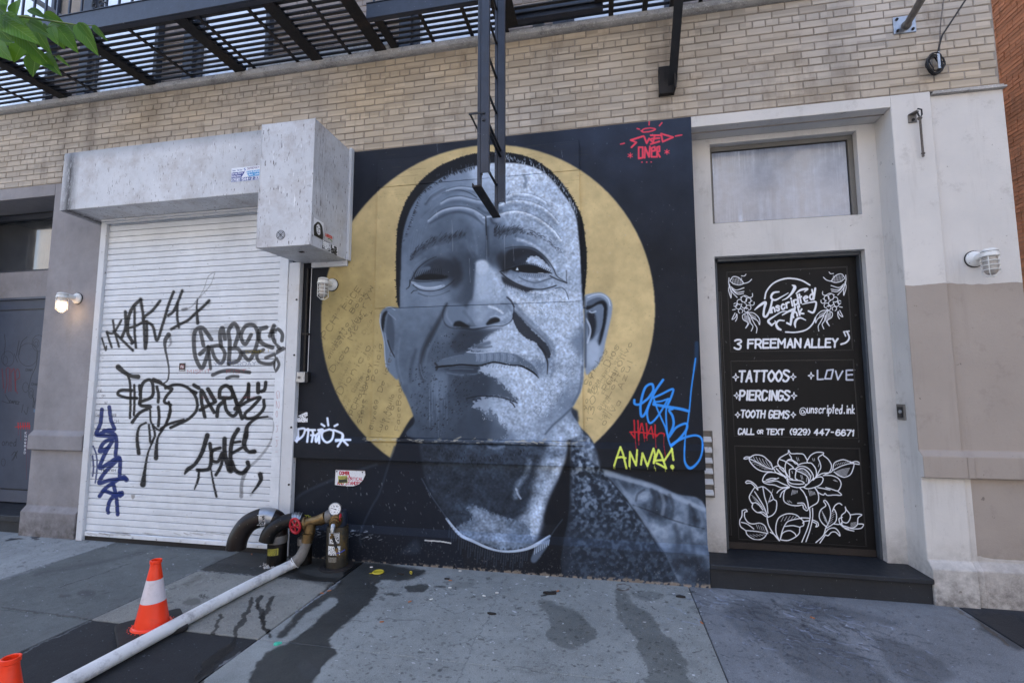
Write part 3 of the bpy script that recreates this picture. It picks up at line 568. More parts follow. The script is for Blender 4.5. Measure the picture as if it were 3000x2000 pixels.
    S([(1300,110),(1380,210),(1470,290),(1560,380),(1620,460),(1635,540)], 14, .42, .6, 26); S([(1240,60),(1270,90),(1300,140)], 6, .15, .8, 10)
    S([(1500,455),(1545,510),(1570,570),(1580,620),(1575,700)], [8,10,8,6,3], .1, .85, 8)
    S([(1608,560),(1625,620),(1620,690),(1600,740)], 10, .5, .5, 16)
    # left fold
    S([(735,120),(700,200),(655,290),(600,390),(550,490),(520,600),(520,690),(545,760)], [8,14,20,22,18,12,8,5], .14, .7, 40)
    S([(715,240),(670,330),(620,430),(575,520),(560,620)], 9, .44, .5, 20); S([(515,620),(525,690),(545,735)], 4, .48, .6, 8); S([(480,500),(440,640),(430,760)], 14, .22, .45, 34); S([(420,560),(410,700),(440,860)], 10, .42, .35, 22)
    S([(345,400),(330,600),(370,780)], 8, .5, .4, 16); S([(585,240),(560,330),(520,420)], 22, .44, .4, 40)
    # mouth
    cv.fill([(655,605),(700,578),(800,553),(870,540),(905,515),(950,520),(1000,526),(1100,520),(1200,516),(1290,528),(1370,568),(1440,612),(1482,660),(1505,730),(1440,675),(1370,638),(1280,626),(1140,606),(1000,628),(860,622),(740,637),(680,627)], .4, 1, 4)
    cv.fill([(980,520),(1200,516),(1300,540),(1320,600),(1200,600),(1100,590),(1000,600)], .56, .7, 12)
    for i in range(12): x = 985+i*28; S([(x, 532), (x+4, 565), (x-2, 595)], 4, .34 if i % 2 else .62, .5, 6)
    S([(905,516),(1000,524),(1100,517),(1200,513),(1290,526)], 4, .78, .8, 5); S([(700,578),(800,552),(868,540)], 3, .5, .6, 5)
    S([(645,645),(700,636),(780,630),(860,622),(1000,630),(1060,618),(1140,602),(1260,625),(1360,635),(1440,675),(1480,705),(1502,732)], [6,8,7,6,7,6,6,6,7,7,5,3], .02, 1, 4); S([(640,610),(660,640),(650,665)], 8, .08, .7, 10)
    cv.fill([(700,655),(850,642),(1000,640),(1000,690),(850,684),(750,672)], .24, .9, 6); S([(760,660),(850,655),(960,660)], 4, .42, .6, 6); S([(740,690),(850,708),(960,702),(1010,690)], 6, .44, .7, 10)
    cv.fill([(998,670),(1010,645),(1050,628),(1120,618),(1220,630),(1330,642),(1390,672),(1450,712),(1380,740),(1280,730),(1150,715),(1060,708)], .76, .75, 20, rag=1)
    for i in range(12): x = 1080+i*24; S([(x, 628), (x-8, 645)], 2, .4, .7, 3, smooth=False)
    S([(1440,720),(1490,790),(1530,850)], 10, .62, .4, 20)
    cv.fill([(800,735),(900,712),(1050,706),(1130,728),(1190,790),(1270,850),(1325,915),(1330,935),(1290,925),(1210,898),(1100,885),(980,890),(900,905),(830,860),(790,790)], .24, .74, 28, rag=1.2)
    cv.fill([(925,985),(965,930),(1020,903),(1100,897),(1200,913),(1270,935),(1318,968),(1260,1005),(1210,1050),(1190,1100),(1140,1060),(1100,1080),(1050,1050),(1000,985)], .7, .7, 24, rag=1.8)
    S([(900,905),(980,888),(1080,884),(1180,894),(1260,915),(1325,940)], 4, .05, .85, 6); S([(1265,930),(1290,950),(1305,975)], 5, .05, .85, 6)
    cv.fill([(1035,1010),(1065,1050),(1090,990),(1130,1020),(1160,1080),(1225,1160),(1200,1240),(900,1240),(860,1120),(930,1020),(985,990)], .27, .6, 32, rag=1.6)
    cv.fill([(1240,1060),(1350,960),(1450,960),(1520,1020),(1400,1120),(1280,1160)], .7, .45, 30)
    S([(1780,985),(1700,1060),(1620,1130),(1560,1200)], 8, .28, .6, 18); S([(1740,1060),(1680,1150),(1650,1230)], 14, .7, .4, 26)
    cv.use(*B)
    S([(1885,60),(1895,300),(1895,640)], 9, .3, .7, 16); S([(1865,640),(1850,820),(1790,950)], 9, .36, .6, 18); S([(1840,100),(1850,400),(1840,640)], 8, .5, .4, 18)
    # skin grain on everything that is lit
    v = cv.a[y0:y0+h, x0:x0+w, :3]; lum = blur(v.mean(-1), 2.); lit = np.clip((lum-.42)/.2, 0, 1)*mk*np.clip((fx-1000)/250, .25, 1)
    gr = (gnoise(h, w, 1, 23)-.5)*.34+(gnoise(h, w, 3, 24)-.5)*.14; v *= (1+lit*gr)[..., None]
    # paint runs, stubble, glints
    cv.fill([(610,720),(640,690),(720,690),(750,740),(740,830),(700,900),(660,900),(600,820)], .5, .45, 14)
    for i in range(26):
        x = RNG.uniform(585, 760); y = RNG.uniform(700, 860); l = RNG.uniform(120, 380); S([(x, y), (x+RNG.normal()*4, y+l)], 2, .5, .5, 2, smooth=False)
    cv.dots([(560,560),(640,420),(740,360),(900,360),(940,480),(840,540),(700,570),(600,640)], 90, 3., .02, .9, 2, 1)
    cv.dots([(420,640),(560,640),(700,760),(900,720),(1000,760),(950,960),(760,1200),(540,1180),(430,960)], 240, 2.4, .03, .75, 2, 2, ang=-30, ln=9)
    cv.dots([(1100,350),(1300,320),(1560,540),(1560,760),(1350,820),(1200,560)], 160, 3, .95, .55, 3, 3)
    cv.dots([(1300,100),(1800,100),(1840,700),(1700,1000),(1400,1050),(1350,850),(1600,700),(1620,450)], 420, 3.2, .97, .5, 3, 4)
    cv.dots([(1300,100),(1800,100),(1840,700),(1700,1000),(1400,1050),(1350,850),(1600,700),(1620,450)], 380, 3.0, .4, .4, 3, 5)
    cv.dots([(1000,1000),(1250,1000),(1240,1160),(1040,1100)], 24, 2.6, .98, .9, 2, 6)
    cv.use(*A)
    cv.dots([(1120,240),(1500,280),(1780,640),(1820,1000),(1700,1100),(1600,860),(1400,660),(1180,600)], 420, 2.8, .96, .5, 3, 7); cv.dots([(1120,240),(1500,280),(1780,640),(1820,1000),(1700,1100),(1600,860),(1400,660),(1180,600)], 330, 2.8, .45, .4, 3, 8)
    cv.dots([(1240,1260),(1480,1300),(1700,1260),(1780,1500),(1500,1500),(1320,1400)], 260, 3.2, .97, .55, 3, 9)
    cv.dots([(1250,1280),(1480,1300),(1700,1260),(1780,1500),(1500,1500),(1320,1400)], 200, 3.2, .35, .4, 3, 10)
    for i in range(150):
        u = RNG.random(); x = np.interp(u, [0,.3,.6,1], [1220,1500,1700,1830]); y = np.interp(u, [0,.3,.6,1], [170,245,420,640])+RNG.normal()*13
        S([(x, y-8), (x+RNG.normal()*3, y+9)], [1.6, 3.2], .8, .7*(1-.4*u), 2, smooth=False)
    for i in range(26): x = RNG.uniform(640, 1120); S([(x, np.interp(x, [640,1120], [290,170])+RNG.uniform(0, 50)), (x+3, np.interp(x, [640,1120], [300,185])+RNG.uniform(8, 60))], 2, .55, .5, 2, smooth=False)
    # hairs at the hairline
    for i in range(160):
        u = RNG.random(); x = np.interp(u, [0,.25,.5,1], [370,520,760,1100]); y = np.interp(u, [0,.25,.5,1], [900,480,320,222]); d = np.array([1100-x, 900-y]); d = d/np.hypot(*d)
        S([(x-d[0]*4, y-d[1]*4), (x+d[0]*RNG.uniform(8, 24)+RNG.normal()*5, y+d[1]*RNG.uniform(8, 24))], [3, .8], .05, .6, 2, smooth=False)
    # long paint runs down the boards
    for x, y, l in ((1068,830,300),(1217,820,340),(780,700,260),(1290,900,140),(1030,1050,260),(650,620,60),(655,60,80),(1695,120,60),(925,1020,200),(1120,1120,200)):
        S([(x, y), (x+8, y+l)], 1.6, (170,180,190), .45, 2, smooth=False)
    # names penned on the gold
    ink = (52, 46, 34)
    cv.use(*Lf)
    for s_, a, b, h_ in (("FaCE",(430,285),(545,120),50),("Book",(480,310),(590,150),44),("PCH",(270,505),(370,350),58),("Lotto",(345,550),(455,385),42),("lucky",(478,385),(640,300),34),("olivo",(300,655),(372,550),34),("olivo",(380,545),(470,420),32),("Dica",(330,760),(460,570),52),("Mcurryw",(480,515),(640,100),56),("Dionicio",(390,930),(625,560),66),("PCHolivo",(480,1090),(610,790),48),("Steve Harvey",(545,1150),(622,690),40),("Policia",(655,825),(705,540),44),("De icler",(700,910),(790,600),44),("Bilyo69",(630,1195),(675,975),34),("Luis Aguilo",(690,1215),(800,930),42),("olivo",(740,1200),(800,1010),44)):
        text(cv, s_, a, b, h_*.8, 1.5, ink, .75, jit=.25, soft=1.8)
    for i in range(26):
        x = RNG.uniform(300, 600); y = RNG.uniform(250, 1200); text(cv, RNG.choice(['olivo','Lotto','Dios','PCH','oliva','Dica','Luis']), (x, y), (x+60, y-110), 26, 1.3, ink, .4, jit=.3, soft=2)
    cv.use(*B)
    for i in range(22):
        x = RNG.uniform(1940, 2230); y = RNG.uniform(560, 1150)
        if (x-1900)/400+(y-500)/700 < 1.25: text(cv, RNG.choice(['olivo','Lotto','Dios','PCH','oliva','azul']), (x, y), (x+70, y-110), 30, 1.4, ink, .4, jit=.3, soft=2)
    for s_, a, b, h_ in (("FaceBook",(340,1170),(360,760),48),("carlos",(1900,790),(2090,500),60),("Dios",(2090,640),(2185,460),70),("PCH",(2070,840),(2150,700),56),("Lotto",(2090,890),(2230,640),46),("Olivo",(2190,640),(2290,440),56),("Azul",(2200,830),(2290,600),60),("oliva",(2050,1130),(2200,930),64),("1306",(1950,1090),(2000,800),60),("Dionisio",(1500,1040),(1780,640),60),("olivo",(1570,1070),(1720,850),50),("yo soy",(1900,1000),(1960,700),40),("Dios",(490,970),(640,820),90)):
        text(cv, s_, a, b, h_*.78, 1.6, ink if a[0] > 1800 or a[0] < 400 else (60,70,86), .62, jit=.25, soft=2)
    # blue tag
    bl = (52, 138, 226); cv.use(*Rr)
    for p, r_ in (([(348,545),(350,590),(390,605),(440,590),(520,530),(560,480),(595,420),(590,350),(560,335),(500,370),(460,460),(430,600),(430,700),(445,760),(490,720),(560,560),(620,430),(725,280)],17),([(560,560),(520,680),(520,770),(550,845),(610,810),(680,720),(740,620),(790,530)],14),([(610,510),(700,470),(850,400),(840,480),(790,600)],15),([(590,480),(640,640),(700,780),(760,920),(800,1080),(830,1160)],12),([(600,570),(700,560),(815,530),(770,640),(765,800),(780,990)],13),([(600,600),(760,630),(950,660),(1060,690)],20),([(850,660),(805,680),(850,760),(860,880),(800,1030),(890,910),(1000,855),(1040,870),(1020,950),(930,1060),(840,1140)],17),([(840,1130),(930,1070),(1060,1020),(1170,1010),(1235,1060),(1240,1200),(1200,1330),(1120,1420),(1060,1430),(1010,1350),(1005,1200),(1020,1000),(1050,820),(1075,620),(1095,400),(1130,150),(1150,0)],[20,18,16,14,14,13,14,18,20,14,11,11,11,10,10,10,10])):
        cv.stroke(p, r_, bl, .96, 7)
    cv.stroke([(1130,150),(1160,0),(1165,-200)], 26, bl, .22, 30)
    rd_ = (182, 34, 44)
    for p in ([(345,810),(350,920),(355,1040)],[(395,815),(400,930),(405,1070)],[(290,965),(380,965),(480,975),(600,990),(640,1000)],[(440,850),(410,990)],[(450,850),(470,960),(480,1040)],[(505,850),(515,960),(505,1040)],[(570,890),(520,1000)],[(570,890),(600,1040)],[(620,870),(625,1020),(680,980),(735,985),(740,1010)],[(300,970),(350,1040)]): cv.stroke(p, 10, rd_, .97, 4)
    for p in ([(358,1040),(372,1180),(382,1310)],[(405,1060),(408,1130)],[(478,1040),(480,1085)],[(625,1020),(632,1165)],[(738,1000),(735,1130),(765,1330)],[(515,1040),(515,1070)]): cv.stroke(p, 4, rd_, .95, 3); cv.stroke([p[-1], (p[-1][0], p[-1][1]+2)], 6, rd_, .9, 4)
    yl = (212, 224, 96)
    for p in ([(85,1400),(110,1320),(165,1160),(200,1250),(245,1440)],[(115,1300),(180,1290),(235,1305)],[(285,1410),(290,1225),(370,1400),(385,1200)],[(435,1390),(455,1240),(520,1410),(600,1180),(620,1260),(600,1370)],[(605,1370),(665,1200),(700,1260),(765,1440)],[(610,1340),(700,1330),(740,1340),(840,1190)],[(640,1370),(700,1400),(750,1430)],[(840,1180),(860,1330)]): cv.stroke(p, 14, yl, .96, 4, smooth=False)
    cv.stroke([(843,1415),(847,1425)], 26, yl, .95, 6)
    for x, y in ((75,1400),(90,1405),(290,1410),(522,1410),(625,1430),(755,1440),(850,1430),(610,1400)): cv.stroke([(x, y), (x+2, y+42)], 4, yl, .9, 3)
    # red tag, top right
    rp = (214, 66, 86); cv.use(*K)
    for p in ([(2105,855),(2025,880),(2060,895),(2030,925)],[(2110,860),(2125,900),(2140,870),(2165,895),(2175,850)],[(2210,850),(2150,850)],[(2205,868),(2155,872)],[(2205,888),(2150,905)],[(2215,840),(2290,862),(2225,890),(2215,840)],[(2075,925),(2075,995),(2100,990),(2100,925),(2075,925)],[(2112,990),(2115,925),(2140,985),(2145,920)],[(2155,950),(2178,945),(2175,922),(2155,930),(2155,985),(2180,985)],[(2190,985),(2190,925),(2205,920),(2205,950),(2190,955),(2208,985)]): cv.stroke(p, 6, rp, .96, 3, smooth=False)
    cv.stroke([(2095,822),(2110,810),(2150,805),(2180,812),(2150,825),(2105,830),(2090,822)], 4.5, rp, .95, 3)
    for p in ([(2141,755),(2140,785)],[(2205,790),(2220,772)],[(2065,808),(2080,812)],[(1962,905),(1985,900)],[(2305,855),(2345,848)],[(2095,1018),(2096,1018)],[(2125,1018),(2126,1018)],[(2153,1017),(2154,1017)]): cv.stroke(p, 4.5, rp, .95, 3, smooth=False)
    for cx_, cy_ in ((2022,976),(2252,954)):
        for a_ in (0, 60, 120): dx, dy = 16*math.cos(math.radians(a_+30)), 16*math.sin(math.radians(a_+30)); cv.stroke([(cx_-dx, cy_-dy), (cx_+dx, cy_+dy)], 3, rp, .95, 2, smooth=False)
    # white tag lower left
    wh = (216, 224, 240); cv.use(*Lf)
    for p in ([(48,1195),(110,1190),(100,1240),(60,1275),(40,1280)],[(60,1205),(62,1270)],[(130,1195),(140,1200),(130,1290)],[(120,1200),(190,1200)],[(170,1205),(175,1230),(165,1290)],[(215,1200),(250,1198),(200,1240),(200,1290),(240,1195)],[(300,1195),(250,1215),(245,1260),(280,1295),(320,1270),(330,1210),(300,1195)],[(335,1200),(400,1230),(395,1270),(350,1285)],[(365,1325),(395,1275),(400,1240)],[(350,1275),(460,1275)],[(400,1275),(440,1315)],[(50,1290),(50,1200)],[(222,1200),(222,1300)],[(160,1240),(200,1240)],[(285,1110),(292,1165)],[(240,1155),(262,1170)],[(362,1158),(340,1170)]): cv.stroke(p, 9, wh, 1, 7)
    # worn foot of the wall, knocks and scratches
    cv.use(0, 0, 1)
    bt = np.interp(PX, [780, 1053, 1500, 2077, 2110], [1620, 1639, 1672, 1712, 1714]); worn = np.clip((PY-(bt-3+18*(n3-.5)))/6, 0, 1)*(n2 > .45); c3 = np.array([128, 118, 108])/255*(.7+.5*n3[..., None])
    cv.a[..., :3] = cv.a[..., :3]*(1-worn[..., None])+c3*worn[..., None]
    wr = (np.clip((PY-(bt-110))/120, 0, 1)*.4*(vnoise(H, W, 2.5, 14, 1) > .86))[..., None]; cv.a[..., :3] = cv.a[..., :3]*(1-wr)+np.array([150, 146, 140])/255*wr
    cv.dots([(870,1380),(1300,1380),(1300,1620),(870,1590)], 110, .8, (150,155,160), .6, 1, 31, ang=75, ln=5); cv.dots([(900,1545),(1120,1555),(1120,1580),(900,1570)], 60, 1.1, (170,176,184), .7, 1, 32, ang=170, ln=8)
    cv.dots([(1040,450),(2020,350),(2070,1700),(870,1600)], 420, .9, (170,176,186), .6, 1, 33); cv.dots([(1060,1280),(1720,1290),(1720,1302),(1060,1292)], 70, 1.2, (170,165,150), .7, 1, 34, ang=0, ln=12)
    cv.stroke([(1245,1582),(1290,1585),(1320,1590)], 2, (205,205,205), .9, 1); cv.stroke([(1330,1655),(1329,1668),(1332,1676)], 2, (10,10,10), .9, 1)
    return cv
# ------------------------------------------------------------------ tags on the shutter
def paint_shutter():
    cv = Canvas(180, 600, 900, 1640, 1.0, (20, 20, 22), 0.); k = (17, 17, 20)
    D = (250, 750, 3.137); E = (230, 1050, 2.852); S = cv.stroke
    cv.use(*D)
    for p, r in (([(155,755),(175,820),(190,865),(197,828)],6),([(200,695),(222,770),(245,838)],8),([(202,705),(260,708),(300,650),(332,590)],8),([(255,590),(272,690),(312,832)],8),([(262,690),(350,780),(440,868)],9),([(370,512),(374,640),(358,700),(338,745)],11),([(510,400),(440,470),(398,570),(392,700),(425,770),(440,790),(430,800)],12),([(512,400),(535,560),(545,700),(552,850),(568,760),(566,600)],10),([(388,665),(470,640),(532,605)],9),([(455,480),(455,690),(468,840)],9),([(690,412),(620,500),(530,580),(620,640),(660,775),(715,620),(760,470),(812,328)],10),([(892,318),(850,430),(810,510),(765,545)],10),([(850,430),(846,560),(862,655)],9),([(1140,410),(1080,470),(1010,530),(945,590),(870,628),(792,672)],10),([(1032,400),(1026,480),(1034,615)],[5,7,12])):
        S(p, [q*1.35 for q in r] if hasattr(r, '__len__') else r*1.35, k, .97, 8); S(p, [q*2.2 for q in r] if hasattr(r, '__len__') else r*2.2, k, .12, 16)
    for p in ([(1185,150),(1130,190),(1095,290),(1040,390),(970,470),(900,492)],[(1190,160),(1155,260),(1090,340),(1035,398)]): S(p, [5,4,4,6,8], k, .75, 8, grain=1.1)
    S([(510,395),(520,470)], 16, k, .6, 24, grain=.9); S([(1140,415),(1130,450)], 18, k, .5, 26, grain=1); S([(895,495),(930,485)], 14, k, .6, 14); S([(690,415),(640,470)], 10, k, .4, 20, grain=1)
    S([(768,722),(735,780),(738,860),(755,940),(770,1050),(760,1135),(725,1168)], [22,18,12,10,8,8,7], k, .9, 6); S([(778,735),(788,800),(770,830)], [14,10,5], k, .7, 14, grain=.6)
    for p, r in (([(1160,765),(1080,660),(1012,690),(1000,800),(1015,930),(1065,1028),(1100,980),(1135,840),(1055,900)],17),([(1132,830),(1152,1035)],13),([(1060,690),(1088,820)],16),([(1160,830),(1190,930),(1250,985),(1285,900),(1240,825),(1170,830)],15),([(1250,830),(1240,720),(1262,660),(1285,760)],17),([(1320,990),(1330,800),(1318,690),(1370,620),(1410,700),(1378,820)],17),([(1325,850),(1400,850),(1432,900),(1400,965),(1325,985)],16),([(1525,725),(1470,810),(1432,730),(1480,640),(1555,640),(1590,740),(1555,880),(1505,955),(1450,900)],16),([(1440,878),(1600,872)],13),([(1735,640),(1698,735)],17),([(1665,655),(1605,680),(1600,760),(1640,810),(1720,840)],18),([(1640,860),(1580,900),(1600,970),(1700,990),(1755,950),(1740,905),(1660,935)],14),([(1720,690),(1790,675),(1832,720),(1828,780)],15),([(1720,700),(1738,780),(1810,850)],16),([(1838,852),(1775,888)],18),([(1775,940),(1740,1000),(1765,1060),(1802,1000),(1780,940)],12),([(1172,1092),(1250,1060),(1350,1050),(1510,1068)],15),([(1302,1122),(1350,1105),(1405,1106)],13)):
        S(p, r*1.15, k, .86, 6); S(p, r*.5, (60,60,64), .2, 10)
    S([(1000,690),(1010,760)], 34, (60,60,64), .3, 30); S([(1300,640),(1400,650)], 26, (50,50,54), .3, 24); S([(1480,620),(1560,620)], 20, (50,50,54), .25, 24); S([(1100,700),(1210,690)], 18, k, .4, 12)
    for p, r in (([(305,1020),(350,1060),(420,1100),(488,1108)],[22,18,15,18]),([(385,1075),(412,1160),(418,1300),(412,1485)],10),([(475,1305),(380,1300),(302,1270),(330,1232),(430,1232)],12),([(452,1185),(455,1300),(448,1460)],10),([(500,1190),(510,1280),(500,1360)],13),([(505,1270),(530,1170),(590,1135),(622,1180),(615,1290),(510,1340),(520,1375),(600,1385),(500,1440),(432,1528)],13),([(640,1150),(700,1170),(770,1215),(800,1222),(745,1290),(730,1340),(785,1365)],12),([(660,1200),(675,1270),(672,1340)],12),([(672,1385),(680,1470),(672,1560)],12),([(630,1135),(690,1160)],16),([(740,1212),(820,1182),(910,1192),(985,1245),(1028,1330),(1020,1420),(950,1495),(860,1540),(785,1575)],12),([(980,1240),(1015,1255)],16),([(770,1340),(785,1430),(750,1530),(705,1590)],10),([(1000,1185),(1045,1212)],15),([(1100,1478),(1072,1350),(1070,1232),(1130,1340),(1185,1435)],14),([(1055,1412),(1185,1345)],13),([(1130,1222),(1195,1335)],17),([(1212,1470),(1225,1380),(1282,1322),(1238,1290),(1245,1220),(1300,1190),(1352,1240),(1342,1300),(1235,1300)],15),([(1280,1330),(1300,1420),(1362,1468),(1400,1395),(1340,1200)],14),([(1340,1210),(1395,1350),(1442,1490)],15),([(1502,1172),(1492,1250),(1440,1330),(1375,1405),(1500,1330),(1608,1298),(1530,1390),(1470,1445),(1485,1490),(1570,1475),(1640,1400),(1642,1325)],13),([(1590,1172),(1590,1250)],17),([(1660,1160),(1650,1225),(1620,1243)],14),([(1505,1185),(1500,1310)],14)):
        S(p, [q*1.2 for q in r] if hasattr(r, '__len__') else r*1.2, k, .97, 6); S(p, (max(r) if hasattr(r, '__len__') else r)*1.8, k, .08, 14)
    cv.use(*E)
    for p, r in (([(690,585),(760,545),(880,510)],10),([(565,535),(510,570),(492,660),(505,790)],[8,9,12,15]),([(590,555),(598,640),(606,705),(640,640),(622,560)],9),([(700,600),(665,660),(652,760),(650,830)],[9,9,14,17]),([(625,690),(582,790),(555,940),(540,1050)],[6,8,12,22]),([(600,430),(612,540),(690,600),(740,520),(770,400)],8),([(1078,640),(1035,780),(975,880),(915,925),(890,960)],[18,16,14,16,8]),([(1100,710),(1112,810),(1098,910),(1050,930),(995,930)],14),([(1185,745),(1122,770),(1112,840),(1165,860),(1200,790)],13),([(1222,670),(1225,800),(1262,935)],17),([(1215,800),(1190,900),(1150,970)],12),([(1335,590),(1290,670),(1272,790),(1275,940)],16),([(1285,790),(1365,745)],12),([(1300,700),(1352,692)],11),([(1282,860),(1310,930),(1370,955),(1420,905),(1415,865)],16),([(1400,640),(1415,560),(1490,500),(1580,485)],[20,14,9,8]),([(1400,640),(1385,720),(1420,775),(1470,775)],[20,18,14,18]),([(1520,965),(1525,1010),(1490,1070),(1450,1120)],[18,15,10,5]),([(1010,930),(1000,1010),(970,1090)],[8,10,5]),([(1108,920),(1128,1040),(1155,1150)],[6,8,9])):
        S(p, [q*1.15 for q in r] if hasattr(r, '__len__') else r*1.15, k, .97, 7); S(p, (max(r) if hasattr(r, '__len__') else r)*1.7, k, .1, 16)
    S([(1580,485),(1640,520),(1645,600),(1580,740),(1490,850),(1420,910)], [10,8,7,10,11,13], (60,60,64), .62, 12, grain=.7); S([(1400,930),(1365,1040),(1362,1150)], [18,14,16], k, .72, 12, grain=.6); S([(1490,1080),(1440,1140)], 8, k, .4, 14)
    b = (22, 44, 108)
    for p in ([(197,425),(185,540),(150,635),(240,600),(300,590),(275,520),(258,405)],[(215,600),(300,630),(320,700),(310,805)],[(160,640),(300,655),(215,700),(180,775),(250,745)],[(285,690),(225,790),(180,912),(260,870),(345,828),(345,980)],[(345,830),(250,920),(200,980),(175,1040),(260,1015),(395,1000)],[(330,1010),(230,1080),(178,1148)],[(225,1105),(300,1130),(365,1135),(345,1120)],[(290,1040),(312,1120),(322,1200),(328,1300)],[(310,1130),(262,1190),(245,1260),(250,1285)]): S(p, 17, b, .97, 4)
    S([(380,990),(400,1010)], 22, b, .95, 4); S([(365,1118),(350,1145)], 18, b, .95, 4)
    for p in ([(125,730),(150,800),(158,900),(142,1035)],[(120,810),(128,900),(120,980)]): S(p, 7, b, .9, 4)
    pen = (110, 112, 118)
    for s_, a, c, h in (('JOE',(160,282),(200,280),22),('OH',(198,320),(225,318),18),('W/',(222,378),(246,376),18),('FOUR',(275,488),(318,486),26),('Can',(148,480),(182,478),20),('OH',(300,538),(338,536),28)): text(cv, s_, a, c, h, 1.6, pen, .9)
    text(cv, 'ПО УЖН' if 0 else 'HO YXH', (195,942), (312,942), 20, 2, (20,20,24), .9)
    cv.use(*D)
    text(cv, 'YESTERDAY', (1185,1012), (1570,1005), 34, 2.2, (110,124,160), .85); text(cv, 'MISFIT', (940,1080), (1150,1075), 34, 2.2, (196,80,90), .8); text(cv, 'FIST', (1300,1080), (1480,1075), 34, 2.2, (196,80,90), .75); text(cv, 'DOWN !', (1480,900), (1690,890), 32, 2.4, (206,180,70), .7)
    text(cv, 'G2o.hihi', (1780,1240), (1770,1800), 26, 1.6, (196,70,76), .7); text(cv, 'AGO 7', (1060,1310), (1310,1305), 24, 1.8, (150,60,66), .6); text(cv, 'CONCADOS', (1440,1310), (1560,1305), 20, 1.4, (190,80,86), .6)
    # dents, drag marks, dirt on the slats
    cv.use(0, 0, 1)
    for i in range(230):
        x = RNG.uniform(240, 800); y = RNG.uniform(680, 1560); l = RNG.uniform(15, 120); S([(x, y), (x+l, y-l*.02)], RNG.uniform(.3, .8), (70,70,74), RNG.uniform(.12, .45), 1, smooth=False, grain=1)
    for i in range(140): x = RNG.uniform(230, 830); y = RNG.uniform(700, 1600); S([(x, y), (x+1, y+1)], RNG.uniform(.5, 1.4), (84,80,76), RNG.uniform(.2, .6), 1, smooth=False)
    cv.fill([(384,1448),(396,1448),(396,1456),(390,1462),(386,1458)], (150,146,142), .9, .6, smooth=False)
    for i in range(30): x = RNG.uniform(250, 790); S([(x, 1560), (x+RNG.uniform(10, 60), 1566)], RNG.uniform(.8, 1.8), (120,114,108), .4, 2, smooth=False)
    return cv

